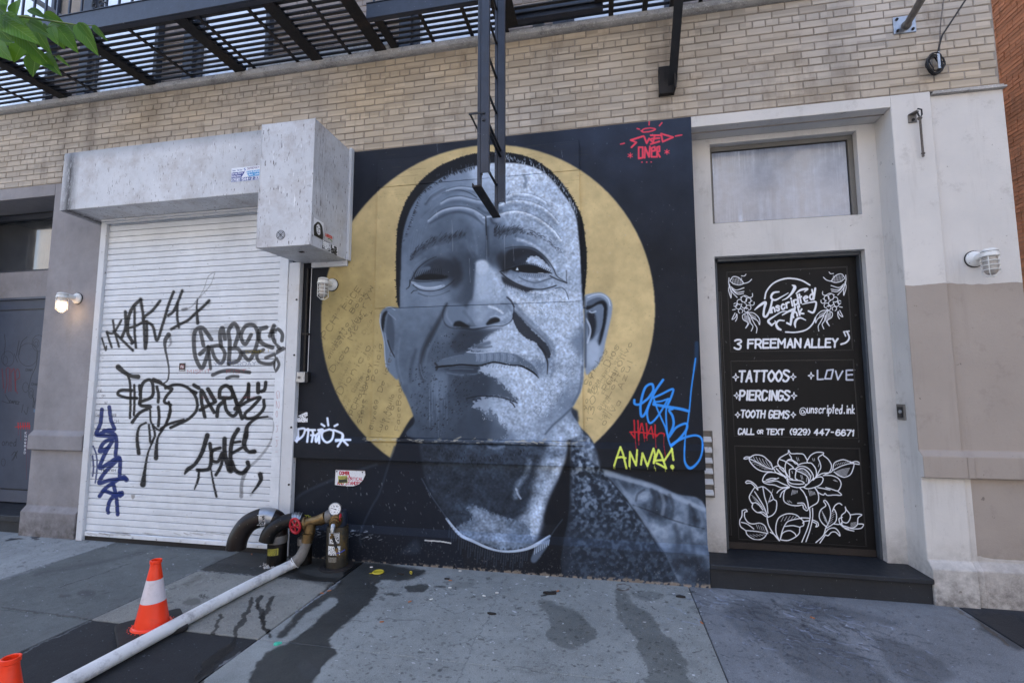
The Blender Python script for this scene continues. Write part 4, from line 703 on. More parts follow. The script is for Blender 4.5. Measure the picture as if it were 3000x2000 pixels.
# ------------------------------------------------------------------ white lettering and flowers on the black door
def paint_door():
    cv = Canvas(2085, 740, 2620, 1660, 1.15, (236, 238, 244), 0.); w = (232, 235, 243); S = cv.stroke
    F = (2080, 780, 3.0154); G = (2080, 1260, 4.127); cv.use(*F)
    # ring round the name
    S([(484,285),(500,220),(560,150),(650,112),(730,108),(810,125),(882,165)], 6.5, w, 1, 2); S([(668,580),(760,582),(850,560),(905,510),(932,452)], 6, w, 1, 2)
    # brush-script name
    S([(395,385),(440,345),(490,320),(478,380),(475,435),(500,440),(530,380),(550,300)], [4,10,12,9,10,10,8,8], w, 1, 2)
    S([(550,300),(530,400),(545,410)], [8,7,4], w, 1, 2)
    text(cv, 'nscr', (548,408), (712,356), 74, 7.5, w, 1, 8); text(cv, 'ipted', (722,352), (925,282), 78, 7.5, w, 1, 10)
    S([(930,195),(915,290)], 9, w, 1, 2); S([(790,360),(770,250)], 7, w, 1, 2)
    S([(610,225),(560,235),(540,275),(575,298),(640,265),(692,235)], [5,9,9,8,5,3], w, 1, 2); S([(725,165),(750,185),(720,240),(680,280),(640,300)], [3,14,10,6,3], w, 1, 2); S([(760,240),(800,210),(860,200),(835,225)], [4,9,9,4], w, 1, 2)
    S([(640,430),(700,395),(745,380),(725,430),(712,515)], [5,9,11,12,9], w, 1, 2); text(cv, 'nk', (738,452), (835,415), 78, 7.5, w, 1, 10)
    S([(870,395),(915,405),(938,320),(890,318),(815,335)], [7,9,8,6,4], w, 1, 2); S([(720,400),(640,400),(570,440),(515,482),(545,520)], [3,5,6,10,9], w, 1, 2); S([(655,480),(610,478),(585,510),(600,545),(625,560)], [5,7,9,12,8], w, 1, 2); S([(845,475),(800,455),(765,470),(750,505),(755,540)], [4,7,10,10,4], w, 1, 2)
    S([(545,520),(580,490),(570,480)], [8,5,2], w, 1, 2); S([(680,500),(712,515)], 8, w, 1, 2)
    # flower sprays either side
    def spray(m):
        q = lambda pts: [m(x, y) for x, y in pts]
        S(q([(168,102),(168,160),(190,220),(240,275)]), 3.6, w, 1, 2); S(q([(178,125),(205,92),(250,98),(285,130),(300,150),(340,140),(368,115)]), 3.6, w, 1, 2); S(q([(178,130),(210,155),(260,165),(300,152)]), 3.2, w, 1, 2)
        for i in range(7): S(q([(195+i*14,108-i*1),(205+i*13,158)]), 1.6, w, .9, 2, smooth=False)
        S(q([(278,85),(305,85),(318,70)]), 3, w, 1, 2)
        for a in ([(175,160),(165,210),(185,280)],[(185,180),(230,210),(300,190)],[(190,195),(235,230),(300,222)],[(195,205),(240,245),(295,240)],[(175,170),(185,220),(188,275)]): S(q(a), 3.4, w, 1, 2)
        for cx, cy, r in ((300,290,34),(262,315,30),(340,300,30),(372,325,26),(300,345,30),(250,355,30),(340,365,30),(270,395,26),(320,385,26),(225,340,20)):
            t = np.linspace(0, 5.2, 9)+cx*.1; S(q([(cx+r*math.cos(a)*.75, cy+r*math.sin(a)*.75) for a in t]), 3, w, 1, 2)
        S(q([(375,240),(375,265),(350,275),(310,258),(270,275)]), 3.2, w, 1, 2)
        for a in ([(200,385),(225,380)],[(235,420),(225,450),(195,468),(222,412)],[(240,425),(238,460),(225,485)],[(330,410),(290,430),(295,470),(335,500),(315,545),(345,500),(340,450),(330,410)],[(335,405),(390,415),(435,460),(438,515),(420,480),(370,450),(335,405)],[(350,450),(360,500),(380,530),(365,570)],[(365,455),(395,510),(415,545),(410,588)]): S(q(a), 3.4, w, 1, 2)
        for i in range(5): S(q([(305+i*6,425+i*3),(305+i*7,470+i*6)]), 1.5, w, .9, 2, smooth=False); S(q([(350+i*12,415+i*6),(370+i*10,450+i*5)]), 1.5, w, .9, 2, smooth=False)
    spray(lambda x, y: (x, y)); spray(lambda x, y: (1365-x*.985, y-32+(x-170)*.03+8))
    def al(s_, a, b, h, r, sl=0): text(cv, s_, a, b, h, r, w, 1, sl, 2)
    al('3', (215,728), (272,730), 80, 8, 4); al('FREEMAN', (335,722), (800,714), 74, 8.5, 4); al('ALLEY', (838,716), (1125,712), 72, 8.5, 6)
    S([(1158,688),(1205,670),(1230,630),(1210,575)], 7.5, w, 1, 2); S([(1180,578),(1230,572)], 5, w, 1, 2); S([(1183,580),(1198,615)], 6, w, 1, 2)
    al('TATTOOS', (255,1018), (695,1012), 92, 9, 8); al('PIERCINGS', (262,1178), (700,1180), 80, 8.5, 6); al('TOOTH GEMS', (272,1332), (695,1340), 62, 7, 6)
    al('CALL', (250,1482), (388,1483), 48, 6, 4); al('OR', (418,1476), (466,1477), 32, 4.5, 3); al('TEXT', (498,1482), (650,1484), 46, 6, 4); al('(929)', (705,1484), (880,1487), 50, 5.5, 4); al('447-6671', (920,1487), (1272,1496), 50, 6, 4)
    S([(838,1290),(822,1268),(808,1276),(808,1292),(822,1298),(836,1280),(838,1294),(850,1290),(852,1268),(832,1250),(806,1254),(794,1276),(798,1300),(820,1312),(844,1306)], 3, w, 1, 2); al('unscripted', (858,1292), (1168,1298), 74, 4.6, 4); al('.', (1182,1298), (1190,1298), 50, 5); al('ink', (1205,1298), (1280,1298), 74, 4.6, 4)
    for s_, p in (('LOVE', 0),):
        for a in ([(950,918),(950,998),(1000,996)],[(1035,918),(1088,912),(1070,992),(1015,992),(1035,918)],[(1110,925),(1130,1000),(1172,925)],[(1272,915),(1205,918),(1205,1002),(1262,1002)],[(1205,960),(1258,955)]): S(a, 6.5, (206,212,228), .95, 2, smooth=False)
    for x, y, r in ((228,978,28),(735,976,26),(893,965,26),(236,1140,24),(742,1142,26),(245,1310,22),(736,1310,22)):
        S([(x-r,y),(x-6,y-8),(x,y-r*1.15),(x+6,y-8),(x+r,y),(x+6,y+8),(x,y+r*1.2),(x-6,y+8),(x-r,y)], 3.2, w, 1, 1.5, smooth=False)
    # the big rose
    cv.use(*G)
    O = [[(1170,350),(1130,290),(1060,280),(980,280),(950,240),(945,275),(900,300),(840,340),(820,400),(850,440),(890,460)],[(960,290),(985,340),(940,360),(910,420),(915,500),(960,570),(1000,590)],[(840,350),(900,370),(925,390)],[(940,362),(1000,370),(1030,400),(1060,405)],[(985,350),(1060,400)],
         [(1180,360),(1220,300),(1290,265),(1370,270),(1370,300),(1430,350),(1470,430),(1440,510),(1390,530)],[(1365,290),(1310,330),(1330,390),(1340,450),(1310,510),(1290,560)],[(1175,350),(1180,390),(1230,400),(1280,470),(1285,550),(1250,600)],[(1060,420),(1110,400),(1180,390)],[(1030,470),(1080,435),(1150,440),(1210,480),(1250,550),(1240,600)],[(1040,480),(1120,460),(1190,510),(1215,570),(1190,630)],[(935,390),(1000,440),(1000,460),(960,480),(965,560)],[(1000,460),(1040,480),(1030,570),(1060,600)],[(1045,490),(1100,510),(1180,560),(1195,640)],
         [(930,590),(1000,600),(1100,610),(1140,640),(1080,650),(980,640),(930,590)],[(930,600),(960,660),(1050,690),(1140,680),(1160,650)],[(1135,690),(1200,630),(1260,580),(1340,560),(1368,590),(1340,650),(1260,690),(1180,705),(1135,690)],
         [(920,580),(860,530),(780,510),(700,510),(650,560),(640,620),(700,650),(780,660),(860,690),(960,680)],[(645,615),(720,625),(800,610),(870,640),(940,670)],[(680,600),(740,580),(790,580)],[(700,610),(760,600),(830,575)],[(770,450),(820,430),(880,460),(920,530),(940,580)],[(770,460),(800,510),(880,550)],[(800,460),(860,520),(930,570)],[(840,450),(890,500)],
         [(760,470),(740,400),(700,360),(640,310),(560,295),(500,315),(475,350),(500,400),(560,460),(640,495),(750,500)],[(500,325),(440,320),(410,340),(430,345),(480,335)],[(480,345),(560,380),(650,430),(750,470)],
         [(1280,560),(1360,520),(1470,500),(1500,400),(1560,365),(1620,355),(1690,380),(1740,400),(1725,480),(1690,540),(1620,565),(1550,540),(1500,500)],[(1700,390),(1770,375),(1815,400),(1800,410),(1700,400),(1590,430),(1490,480)],
         [(1370,545),(1470,545),(1550,580),(1585,640),(1570,700),(1540,730),(1470,710),(1400,690)],[(1265,690),(1310,750),(1370,780),(1390,760),(1420,785),(1500,780),(1590,780),(1540,730)],[(1300,690),(1360,700),(1450,720)],
         [(960,690),(910,720),(890,790),(900,860),(970,900),(1060,910),(1120,900),(1130,940),(1170,970),(1190,940),(1180,860),(1140,760),(1090,700)],[(1190,940),(1240,910),(1300,870),(1315,800),(1290,720),(1260,690)],[(960,690),(880,700),(830,730),(810,755)],[(930,700),(870,750),(848,805)],[(1060,880),(1130,880),(1165,940)],[(1165,800),(1180,870),(1190,940)],
         [(1205,940),(1210,1050),(1180,1180),(1110,1350)],[(1240,940),(1240,1060),(1210,1200),(1160,1345)],[(1240,1080),(1300,1110),(1310,1150),(1280,1165),(1290,1130),(1235,1100)],[(1100,1055),(1200,1060)],[(1200,1090),(1140,1100),(1120,1120)],
         [(430,630),(450,610),(500,620),(560,670),(580,720),(560,700),(500,640),(440,640)],[(540,690),(500,750),(475,810),(500,870),(520,880),(510,930),(560,985),(620,1000),(660,1030),(700,1050)],[(585,690),(640,680),(690,710),(740,760),(770,830),(805,860),(800,960),(760,1020),(700,1050)],[(540,740),(610,850),(660,940),(700,1050)],[(640,690),(660,800),(690,900),(700,1000)],[(720,860),(770,830)],[(505,880),(570,880),(640,960)],[(590,990),(640,985),(680,1020)],
         [(390,970),(430,955),(450,980),(420,990),(420,1050),(460,1110),(520,1130),(600,1120),(660,1150),(690,1210),(700,1230)],[(390,970),(385,1040),(360,1090),(370,1160),(430,1210),(450,1260),(520,1310),(600,1320),(660,1290),(690,1240)],[(690,1060),(710,1150),(770,1250),(840,1335)],[(730,1230),(790,1270),(840,1335)],[(440,1210),(560,1220),(700,1245)],[(380,1110),(450,1130),(530,1190)],
         [(840,1330),(800,1240),(800,1140),(830,1060),(890,1020),(960,1005),(1040,1020),(1090,1060),(1130,1100),(1130,1150),(1090,1170),(1080,1240),(1030,1290),(940,1330),(850,1320)],[(850,1310),(880,1200),(930,1110),(1000,1080),(1110,1060)],[(850,1320),(880,1240),(960,1210),(1020,1240),(1040,1270)],[(900,1160),(1000,1150),(1090,1170)],
         [(1375,850),(1400,850),(1440,910),(1460,1000),(1440,1100),(1400,1180),(1370,1270),(1280,1355)],[(1375,860),(1400,910),(1340,960),(1320,1040),(1350,1110),(1400,1160)],[(1595,900),(1560,880),(1510,910),(1480,980),(1500,950),(1530,1020),(1520,1100),(1460,1150),(1410,1180)],[(1390,1240),(1440,1190),(1510,1180),(1560,1230),(1570,1275),(1520,1230),(1470,1230),(1430,1270),(1390,1260)],[(1390,1270),(1330,1360)],
         [(1635,925),(1640,980),(1590,1030),(1600,1100),(1660,1115),(1695,1060),(1690,1010),(1650,960),(1635,925)],[(1700,1020),(1780,1010),(1835,1020),(1790,1060),(1780,1140),(1720,1180),(1640,1160),(1580,1140),(1560,1070),(1600,1050)],[(1790,1130),(1855,1135),(1830,1180),(1760,1190),(1700,1185)],[(1600,1140),(1640,1190),(1740,1215)],[(1590,1110),(1600,1160),(1680,1190)],[(1500,1130),(1560,1135),(1600,1120)]]
    for p in O: S(p, 5.6, w, 1, 2)
    for i in range(6): S([(520+i*38,310+i*12),(545+i*38,360+i*12),(590+i*34,400+i*10)], 2, w, .95, 2); S([(505+i*30,390+i*16),(560+i*30,385+i*17),(620+i*26,420+i*10)], 1.8, w, .9, 2)
    for i in range(7): S([(1510+i*28,430-i*8),(1530+i*28,400-i*5)], 1.8, w, .9, 2, smooth=False); S([(1520+i*4,500+i*8),(1600,470+i*13),(1690-i*6,455+i*14)], 1.8, w, .9, 2)
    for i in range(5): S([(500+i*16,780+i*28),(560+i*18,830+i*24),(640+i*8,930+i*14)], 1.8, w, .9, 2); S([(690+i*14,900-i*36),(730+i*8,830-i*30)], 1.8, w, .9, 2); S([(860+i*40,1100-i*8),(890+i*40,1040-i*2)], 1.8, w, .9, 2); S([(560+i*26,1140+i*6),(580+i*26,1190+i*8)], 1.8, w, .9, 2); S([(480+i*40,1260-i*2),(540+i*34,1290-i*6)], 1.6, w, .9, 2); S([(1345+i*10,960+i*30),(1400+i*10,1060+i*24)], 1.8, w, .9, 2); S([(1440+i*6,1130-i*30),(1480+i*8,1100-i*30)], 1.6, w, .9, 2); S([(1000+i*14,720+i*2),(985+i*17,780-i*6)], 2, w, .95, 2); S([(1190+i*18,720+i*6),(1210+i*15,790-i*4)], 2, w, .95, 2); S([(1700,1120+i*12),(1770,1110+i*12)], 1.6, w, .9, 2)
    for i in range(9): S([(1080+i*18,460+i*9),(1090+i*17,500+i*8)], 1.8, w, .9, 2, smooth=False)
    for a in ([(1045,325),(1060,370)],[(1065,330),(1078,368)],[(1240,340),(1250,370)],[(1262,338),(1265,368)],[(1490,600),(1520,615)],[(1505,595),(1540,620)],[(990,490),(998,520)],[(1095,540),(1110,590)],[(1110,540),(1125,590)],[(1170,570),(1165,620)],[(1320,400),(1310,440)],[(935,850),(960,875)],[(955,848),(990,875)]): S(a, 2, w, .95, 2, smooth=False)
    # scuffs
    cv.use(0, 0, 1)
    for i in range(60): x = RNG.uniform(2110, 2560); y = RNG.uniform(780, 1600); S([(x, y), (x+RNG.normal()*2, y+RNG.uniform(0, 5))], .5, (120,122,126), .6, 1, smooth=False)
    return cv

# ------------------------------------------------------------------ stains on the pavement (alpha = how strong, rgb = colour)
def paint_ground():
    cv = Canvas(-60, 1540, 3060, 2010, 1.0, (40, 42, 46), 0.); S = cv.stroke; F = cv.fill
    wet = (9, 10, 12); k = (850, 1250, 1.8816); V = (500, 1300, 2.94); L = (0, 1500, 2.352); M = (900, 1550, 1.96)
    cv.use(*M)
    F([(250,190),(420,190),(560,215),(680,235),(640,270),(520,295),(420,290),(390,330),(400,370),(330,430),(270,500),(190,560),(130,640),(170,700),(110,760),(40,860),(-20,890),(-330,890),(-300,780),(-200,690),(-90,640),(10,560),(70,500),(150,440),(175,400),(120,390),(60,440),(0,480),(-90,560),(-140,620),(-180,610),(-60,480),(40,400),(110,330),(200,280),(215,240)], wet, .82, 7)
    F([(60,800),(-20,740),(-60,790),(-30,850),(40,850)], (120,126,134), .25, 8)
    F([(1325,410),(1400,410),(1470,440),(1560,480),(1640,560),(1640,620),(1560,670),(1500,685),(1390,640),(1370,600),(1400,560),(1380,500)], (44,47,43), .48, 8)
    F([(1790,330),(1860,400),(1890,440),(1960,480),(2040,580),(2100,640),(2180,760),(2190,860),(2240,900),(1950,900),(1955,800),(1920,720),(1890,640),(1820,540),(1770,480),(1765,400)], (44,47,43), .48, 9)
    F([(1850,350),(2000,360),(2060,390),(1980,410),(1880,390)], (76,80,80), .45, 8)
    F([(575,320),(640,312),(700,320),(690,345),(660,355),(590,358),(570,345)], wet, .75, 4); F([(430,372),(520,362),(510,375),(450,378)], wet, .7, 3); F([(740,322),(800,325),(800,336),(750,333)], wet, .6, 3)
    F([(860,300),(950,300),(960,330),(880,345),(830,335)], (80,82,78), .4, 6); S([(1150,265),(1050,470),(960,650),(850,880)], 3, (66,72,80), .4, 5); S([(1345,380),(1400,365),(1450,355)], [4,10,4], (30,28,28), .9, 3)
    t = np.linspace(0, 6.28, 16); S([(1818+45*math.cos(a), 333+19*math.sin(a)) for a in t], 3.5, (70,52,42), .75, 4)
    for x, y, r in ((768,812,20),(1060,487,9),(690,772,9),(705,775,8),(1300,487,10),(1225,530,8),(398,555,9)): F([(x-r,y),(x,y-r*.45),(x+r,y),(x,y+r*.45)], (44,44,46), .8, 2)
    for i in range(16): x = RNG.uniform(300, 2150); y = RNG.uniform(300, 850); S([(x, y), (x+RNG.uniform(14, 44), y+RNG.normal()*6)], [2, RNG.uniform(4, 9), 2], (46,46,48), .7, 3)
    cv.dots([(250,250),(2300,330),(2350,880),(100,880)], 430, 1.7, (206,210,214), .8, 1.2, 41, ang=10, ln=6); cv.dots([(250,250),(2300,330),(2350,880),(100,880)], 1300, 2.1, (44,46,48), .75, 1.4, 42, ang=0, ln=5); cv.dots([(250,250),(2300,330),(2350,880),(100,880)], 240, 4.2, (58,58,56), .6, 2, 43, ang=0, ln=12); cv.dots([(250,250),(2300,330),(2350,880),(100,880)], 46, 3.0, (214,218,222), .75, 1.5, 44, ang=20, ln=10)
    cv.use(*L)
    # runs of water from the hose joint
    for p, r in (([(1875,590),(1830,680),(1820,760),(1860,860)],[16,18,18,12]),([(1735,600),(1700,690),(1630,800),(1620,870),(1560,940),(1450,1040),(1370,1176)],[14,16,20,13,24,36,30]),([(1520,715),(1500,760),(1470,830)],[16,13,16]),([(1770,640),(1800,690),(1830,760),(1850,820)],[12,16,14,12]),([(1790,590),(1770,650)],[22,14])): S(p, r, wet, .8, 5)
    S([(1990,400),(2080,440),(2200,470),(2340,480)], 26, wet, .55, 26); S([(1500,330),(1800,360),(2000,400)], 22, (42,45,50), .5, 26)
    F([(30,190),(90,178),(160,176),(150,188),(90,192),(40,198)], (36,40,48), .92, 2); F([(190,180),(220,168),(275,166),(270,174),(215,184)], (36,40,48), .92, 2); F([(225,188),(255,180),(288,180),(270,188),(240,192)], (36,40,48), .92, 2)
    F([(520,545),(600,530),(660,545),(640,575),(560,580)], (50,50,52), .55, 12); F([(400,570),(470,560),(500,580),(430,592)], (50,50,52), .5, 10); F([(1240,620),(1300,590),(1370,600),(1360,630),(1300,640),(1250,635)], (62,58,52), .55, 10)
    for i in range(26): x = RNG.uniform(1370, 1440); S([(x, RNG.uniform(560, 590)), (x+3, RNG.uniform(562, 596))], 3, (60,58,54), .5, 3, smooth=False)
    F([(1260,490),(1380,430),(1420,420),(1340,480),(1300,520)], (70,66,60), .4, 12); S([(240,420),(700,340),(1000,270)], 14, (52,56,60), .4, 26); S([(400,520),(700,420),(900,350)], 3, (48,52,56), .7, 4); S([(0,655),(150,675),(300,690),(640,735)], 4, (52,50,46), .6, 5)
    for i in range(26): x = RNG.uniform(0, 1200); y = RNG.uniform(200, 640); S([(x, y), (x+RNG.uniform(16, 60), y-RNG.uniform(0, 16))], [2, RNG.uniform(3, 8), 2], (48,50,54), .6, 5)
    cv.dots([(0,140),(1400,260),(1800,400),(600,720),(0,900)], 200, 2.0, (180,188,196), .6, 1.6, 45, ang=-15, ln=7); cv.dots([(0,140),(1400,260),(1800,400),(600,720),(0,900)], 900, 2.2, (40,42,46), .65, 1.6, 46, ang=-15, ln=6); cv.dots([(650,760),(1780,900),(1300,1170),(100,1170),(200,960)], 130, 2, (120,126,136), .6, 1.4, 47, ang=0, ln=3); cv.dots([(700,720),(1340,420),(2250,500),(1780,850)], 320, 2.2, (66,64,62), .6, 1.4, 48, ang=-10, ln=5); cv.dots([(700,720),(1340,420),(2250,500),(1780,850)], 180, 2.2, (176,178,176), .5, 1.4, 49, ang=-10, ln=5)
    cv.use(2000, 1700, 1)
    for p in ([(110,90),(160,60),(230,70),(300,110),(420,150),(520,220),(600,300),(420,300),(330,260),(250,190),(160,150)],[(300,60),(420,70),(560,100),(640,130),(520,120),(400,110)],[(560,160),(700,200),(800,280),(680,300),(600,240)]): F(p, (26,30,38), .34, 12)
    for i in range(230): x = RNG.normal(330, 190); y = 60+(x-60)*.25+RNG.normal()*55; S([(x, y), (x+RNG.uniform(14, 60), y+RNG.uniform(4, 26))], [1, RNG.uniform(2, 8), 1], (40,44,54) if i % 3 else (150,160,182), .55, 4)
    cv.dots([(30,30),(860,110),(980,300),(120,300)], 80, 1.1, (190,198,212), .6, 1.2, 50, ang=20, ln=4); cv.dots([(30,30),(860,110),(980,300),(120,300)], 420, 1.6, (44,48,58), .6, 1.2, 51, ang=20, ln=4)
    F([(850,90),(990,110),(1000,200),(940,180),(870,140)], (34,38,44), .7, 8); S([(770,60),(860,120),(960,190)], 3, (92,80,66), .6, 3)
    cv.use(0, 0, 1)
    for i in range(9):
        x = RNG.uniform(900, 2900); y = RNG.uniform(1740, 1980); q = [(x, y)]
        for _ in range(7): q.append((q[-1][0]+RNG.uniform(6, 30)*(1 if i % 2 else -1), q[-1][1]+RNG.normal()*7))
        S(q, .8, (40,42,44), .6, 1, smooth=False)
    for pts in ([(0,1698),(335,1587)],[(60,1914),(578,1670)],[(574,2000),(757,1874),(1000,1696)]): S(pts, 1.6, (136,140,144), .5, 1.2, smooth=False, grain=.8)
    S([(690,1920),(760,1874),(640,1950)], 4, (150,152,156), .6, 3, grain=.9); S([(940,1740),(1000,1700),(870,1790)], 3.4, (150,156,162), .7, 3, grain=.6); S([(578,1670),(800,1690),(974,1708)], 1.2, (150,152,152), .5, 1.2, grain=.5)
    return cv
MURAL_DISC = (-1.1571, 2.2914, 1.5924)
# ------------------------------------------------------------------ unrolled prints (metres on each surface)
def mural_plane(A, B):
    Y = np.zeros_like(A)
    Y = np.where((A > -2.17) & (A < -.19) & (B > 1.118) & (B < 3.825), -.018, Y)
    Y = np.where(B < 1.115, np.interp(B, [0, .255, .31, .905, .912, 1.065, 1.115], [-.05, -.05, 0, 0, -.045, -.045, 0]), Y)
    return A, Y, B
def flat_plane(Yp):
    return lambda A, B: (A, np.full_like(A, Yp), B)
IM_MURAL = paint_mural().to_image('mural_print', -3.02, .80, 0, 3.98, .0032, mural_plane)
IM_SHUT = paint_shutter().to_image('shutter_print', -5.62, -2.82, 0, 3.5, .0028, flat_plane(-.03))
IM_DOOR = paint_door().to_image('door_print', 1.0, 2.25, .15, 2.78, .0018, flat_plane(.36))
IM_GROUND = paint_ground().to_image('pavement_print', -6.4, 3.5, -3.0, .06, .0042, lambda A, B: (A, B, np.zeros_like(A)), ragged=9)
UV_MURAL = (-3.02, .80, 0, 3.98); UV_SHUT = (-5.62, -2.82, 0, 3.5); UV_DOOR = (1.0, 2.25, .15, 2.78); UV_GROUND = (-6.4, 3.5, -3.0, .06, 'xy')

# ------------------------------------------------------------------ material set
def printed(name, im, under, rough=.6, gain=1.0, bump=.2, bs=160, alpha=False, dist=.003, grain=0):
    s = NT(name); t = s.img(im); c = t.outputs[0]
    g = s.ramp(s.noise(7, 6, .7), .3, .7, (gain*.92,)*3+(1,), (gain*1.06,)*3+(1,))
    if alpha:
        u = s.mix(s.ramp(s.noise(2.5, 6), .3, .7), tuple(q*.86 for q in lin(under)), lin(under)); c = s.mix(t.outputs['Alpha'], u, c)
    c = s.mix(1., c, g, 'MULTIPLY'); s.col(c); s.b.inputs['Specular IOR Level'].default_value = .22
    r = s.n('ShaderNodeMapRange'); s.l(s.noise(9, 4), r.inputs[0]); r.inputs[3].default_value = rough-.1; r.inputs[4].default_value = rough+.12; s.rough(r.outputs[0])
    if grain: s.bump(s.noise(1, 4, .7, s.scaled(9, 9, 190)), grain, .002)
    if bump: s.bump(s.noise(bs, 4, .65), bump, dist)
    return s.m
M = {}
M['mural'] = printed('mural paint on stucco', IM_MURAL, None, .62, 1.2, .5, 150, dist=.005)
M['mural_board'] = printed('mural paint on boards', IM_MURAL, None, .55, 1.2, .12, 200, grain=.25)
M['shutter'] = printed('white enamel slats', IM_SHUT, (226, 230, 236), .42, 1., .03, 90, alpha=True)
M['door_print'] = printed('black door paint with white lettering', IM_DOOR, (15, 15, 17), .5, 1., .08, 120, alpha=True)
def stucco_mat():
    s = NT('painted stucco'); p = s.n('ShaderNodeSeparateXYZ'); s.l(s.world(), p.inputs[0]); X, Z = p.outputs['X'], p.outputs['Z']
    light = s.mix(s.ramp(s.noise(1.1, 6), .3, .7), lin((196, 194, 192)), lin((216, 212, 208))); tan = s.mix(s.ramp(s.noise(1.3, 6), .3, .7), lin((156, 146, 138)), lin((168, 158, 150)))
    # repainted tan area: below a wavy line on the pier to the right, not on the pier's foot
    zw = s.math('ADD', Z, s.math('MULTIPLY', s.math('SUBTRACT', s.noise(3.5, 3), .5), .09))
    below = s.math('LESS_THAN', zw, 2.372); right = s.math('GREATER_THAN', X, 2.334); m1 = s.math('MULTIPLY', below, right)
    foot = s.math('MULTIPLY', s.math('LESS_THAN', X, 2.668), s.math('LESS_THAN', Z, .909)); m1 = s.math('MULTIPLY', m1, s.math('SUBTRACT', 1., foot))
    f2 = s.math('LESS_THAN', zw, .33); m1 = s.math('MULTIPLY', m1, s.math('SUBTRACT', 1., s.math('MULTIPLY', f2, .7)))
    c = s.mix(m1, light, tan)
    grey = s.mix(s.ramp(s.noise(2.2, 8, .7), .3, .7), lin((126, 124, 127)), lin((154, 151, 154)))
    c = s.mix(s.math('LESS_THAN', X, -4.), c, grey)
    # grime: wavy foot, smudges, rain streaks
    st = s.ramp(s.noise(1, 6, .7, s.scaled(5, 5, .5)), .56, .78); c = s.mix(s.math('MULTIPLY', st, .34), c, lin((124, 114, 106)))
    gm = s.ramp(s.noise(4, 8, .75), .56, .74); c = s.mix(s.math('MULTIPLY', gm, .45), c, lin((120, 112, 106)))
    ft = s.n('ShaderNodeMapRange'); s.l(s.math('ADD', Z, s.math('MULTIPLY', s.noise(6, 5), .25)), ft.inputs[0]); ft.inputs[1].default_value = .12; ft.inputs[2].default_value = .6; ft.inputs[3].default_value = .85; ft.inputs[4].default_value = 0.
    c = s.mix(s.math('MULTIPLY', ft.outputs[0], s.ramp(s.noise(9, 7, .75), .3, .6)), c, lin((84, 80, 78))); ch = s.ramp(s.noise(17, 4, .6), .70, .72); c = s.mix(s.math('MULTIPLY', ch, .6), c, lin((92, 86, 82)))
    sp = s.ramp(s.noise(95, 2, .5), .73, .76); c = s.mix(s.math('MULTIPLY', sp, .5), c, lin((70, 64, 60)))
    s.col(c); s.rough(.86); s.b.inputs['Specular IOR Level'].default_value = .25
    s.bump(s.noise(240, 3, .6), .6, .003); s.bump(s.noise(38, 5, .6), .3, .005); return s.m
M['stucco'] = stucco_mat()
def brick_mat(name, a, b, c_, joint=False):
    s = NT(name); oi = s.n('ShaderNodeObjectInfo'); big = s.ramp(s.noise(.55, 4, .5), .38, .62)
    col = s.mix(big, lin(a), lin(b))
    rnd = s.math('ADD', oi.outputs['Random'], 0.) if not joint else s.noise(3.)
    col = s.mix(s.math('MULTIPLY', rnd, .42), col, lin(c_))
    fine = s.n('ShaderNodeTexWhiteNoise', noise_dimensions='3D'); sn = s.n('ShaderNodeVectorMath', operation='SNAP'); s.l(s.world(), sn.inputs[0]); sn.inputs[1].default_value = (.2126, 10, .0675); s.l(sn.outputs[0], fine.inputs[0])
    g = s.ramp(fine.outputs[0], 0, 1, (.8,)*3+(1,), (1.12,)*3+(1,)); col = s.mix(1., col, g, 'MULTIPLY')
    st = s.ramp(s.noise(1, 6, .75, s.scaled(3.2, 3, .9)), .54, .72); col = s.mix(s.math('MULTIPLY', st, .55), col, lin((92, 80, 70)))
    # soot runs under the iron brackets, each where its iron stands
    px_ = s.n('ShaderNodeSeparateXYZ'); s.l(s.world(), px_.inputs[0]); acc = None
    for x0, wd, am in ((-6.16, .16, .5), (-5.80, .12, .6), (-4.95, .16, .4), (-3.78, .12, .25), (-2.86, .15, .2), (.6, .2, .6), (2.0, .2, .35)):
        g_ = s.math('MULTIPLY', s.math('SUBTRACT', 1., s.math('MULTIPLY', s.math('ABSOLUTE', s.math('SUBTRACT', px_.outputs['X'], x0)), 1/wd), True), am); acc = g_ if acc is None else s.math('ADD', acc, g_, True)
    acc = s.math('MULTIPLY', acc, s.ramp(s.noise(1, 5, .7, s.scaled(6, 6, 1.6)), .3, .62)); col = s.mix(acc, col, lin((72, 64, 58)))
    sp = s.ramp(s.noise(120, 3, .6), .68, .72); col = s.mix(s.math('MULTIPLY', sp, .5), col, lin((66, 56, 48)))
    s2 = s.ramp(s.noise(70, 2, .5), .74, .76); col = s.mix(s.math('MULTIPLY', s2, .5), col, lin((225, 218, 208)))
    s.col(col); s.rough(.85); s.bump(s.noise(160, 4, .65), .35, .003); return s.m
M['brick'] = brick_mat('tan brick', (182, 166, 143), (184, 176, 167), (152, 138, 120))
M['brick_grey'] = brick_mat('soot greyed brick', (156, 147, 143), (140, 132, 130), (110, 102, 98))
M['brick_red'] = brick_mat('red brick', (206, 148, 112), (190, 134, 100), (150, 98, 72))
M['mortar'] = pmat('mortar', (146, 138, 130), .95, var=.3, vs=2, bs=90, bump=.5, dirt=((150, 144, 138), .6, 3))
M['mortar_red'] = pmat('pale mortar', (186, 160, 140), .95, var=.2, vs=3, bs=90)
M['stone'] = pmat('weathered concrete ledge', (178, 175, 172), .9, var=.3, vs=5, bump=.6, bs=60, dirt=((60, 58, 56), .6, 9), speck=((215, 214, 212), .7, 90, .62))
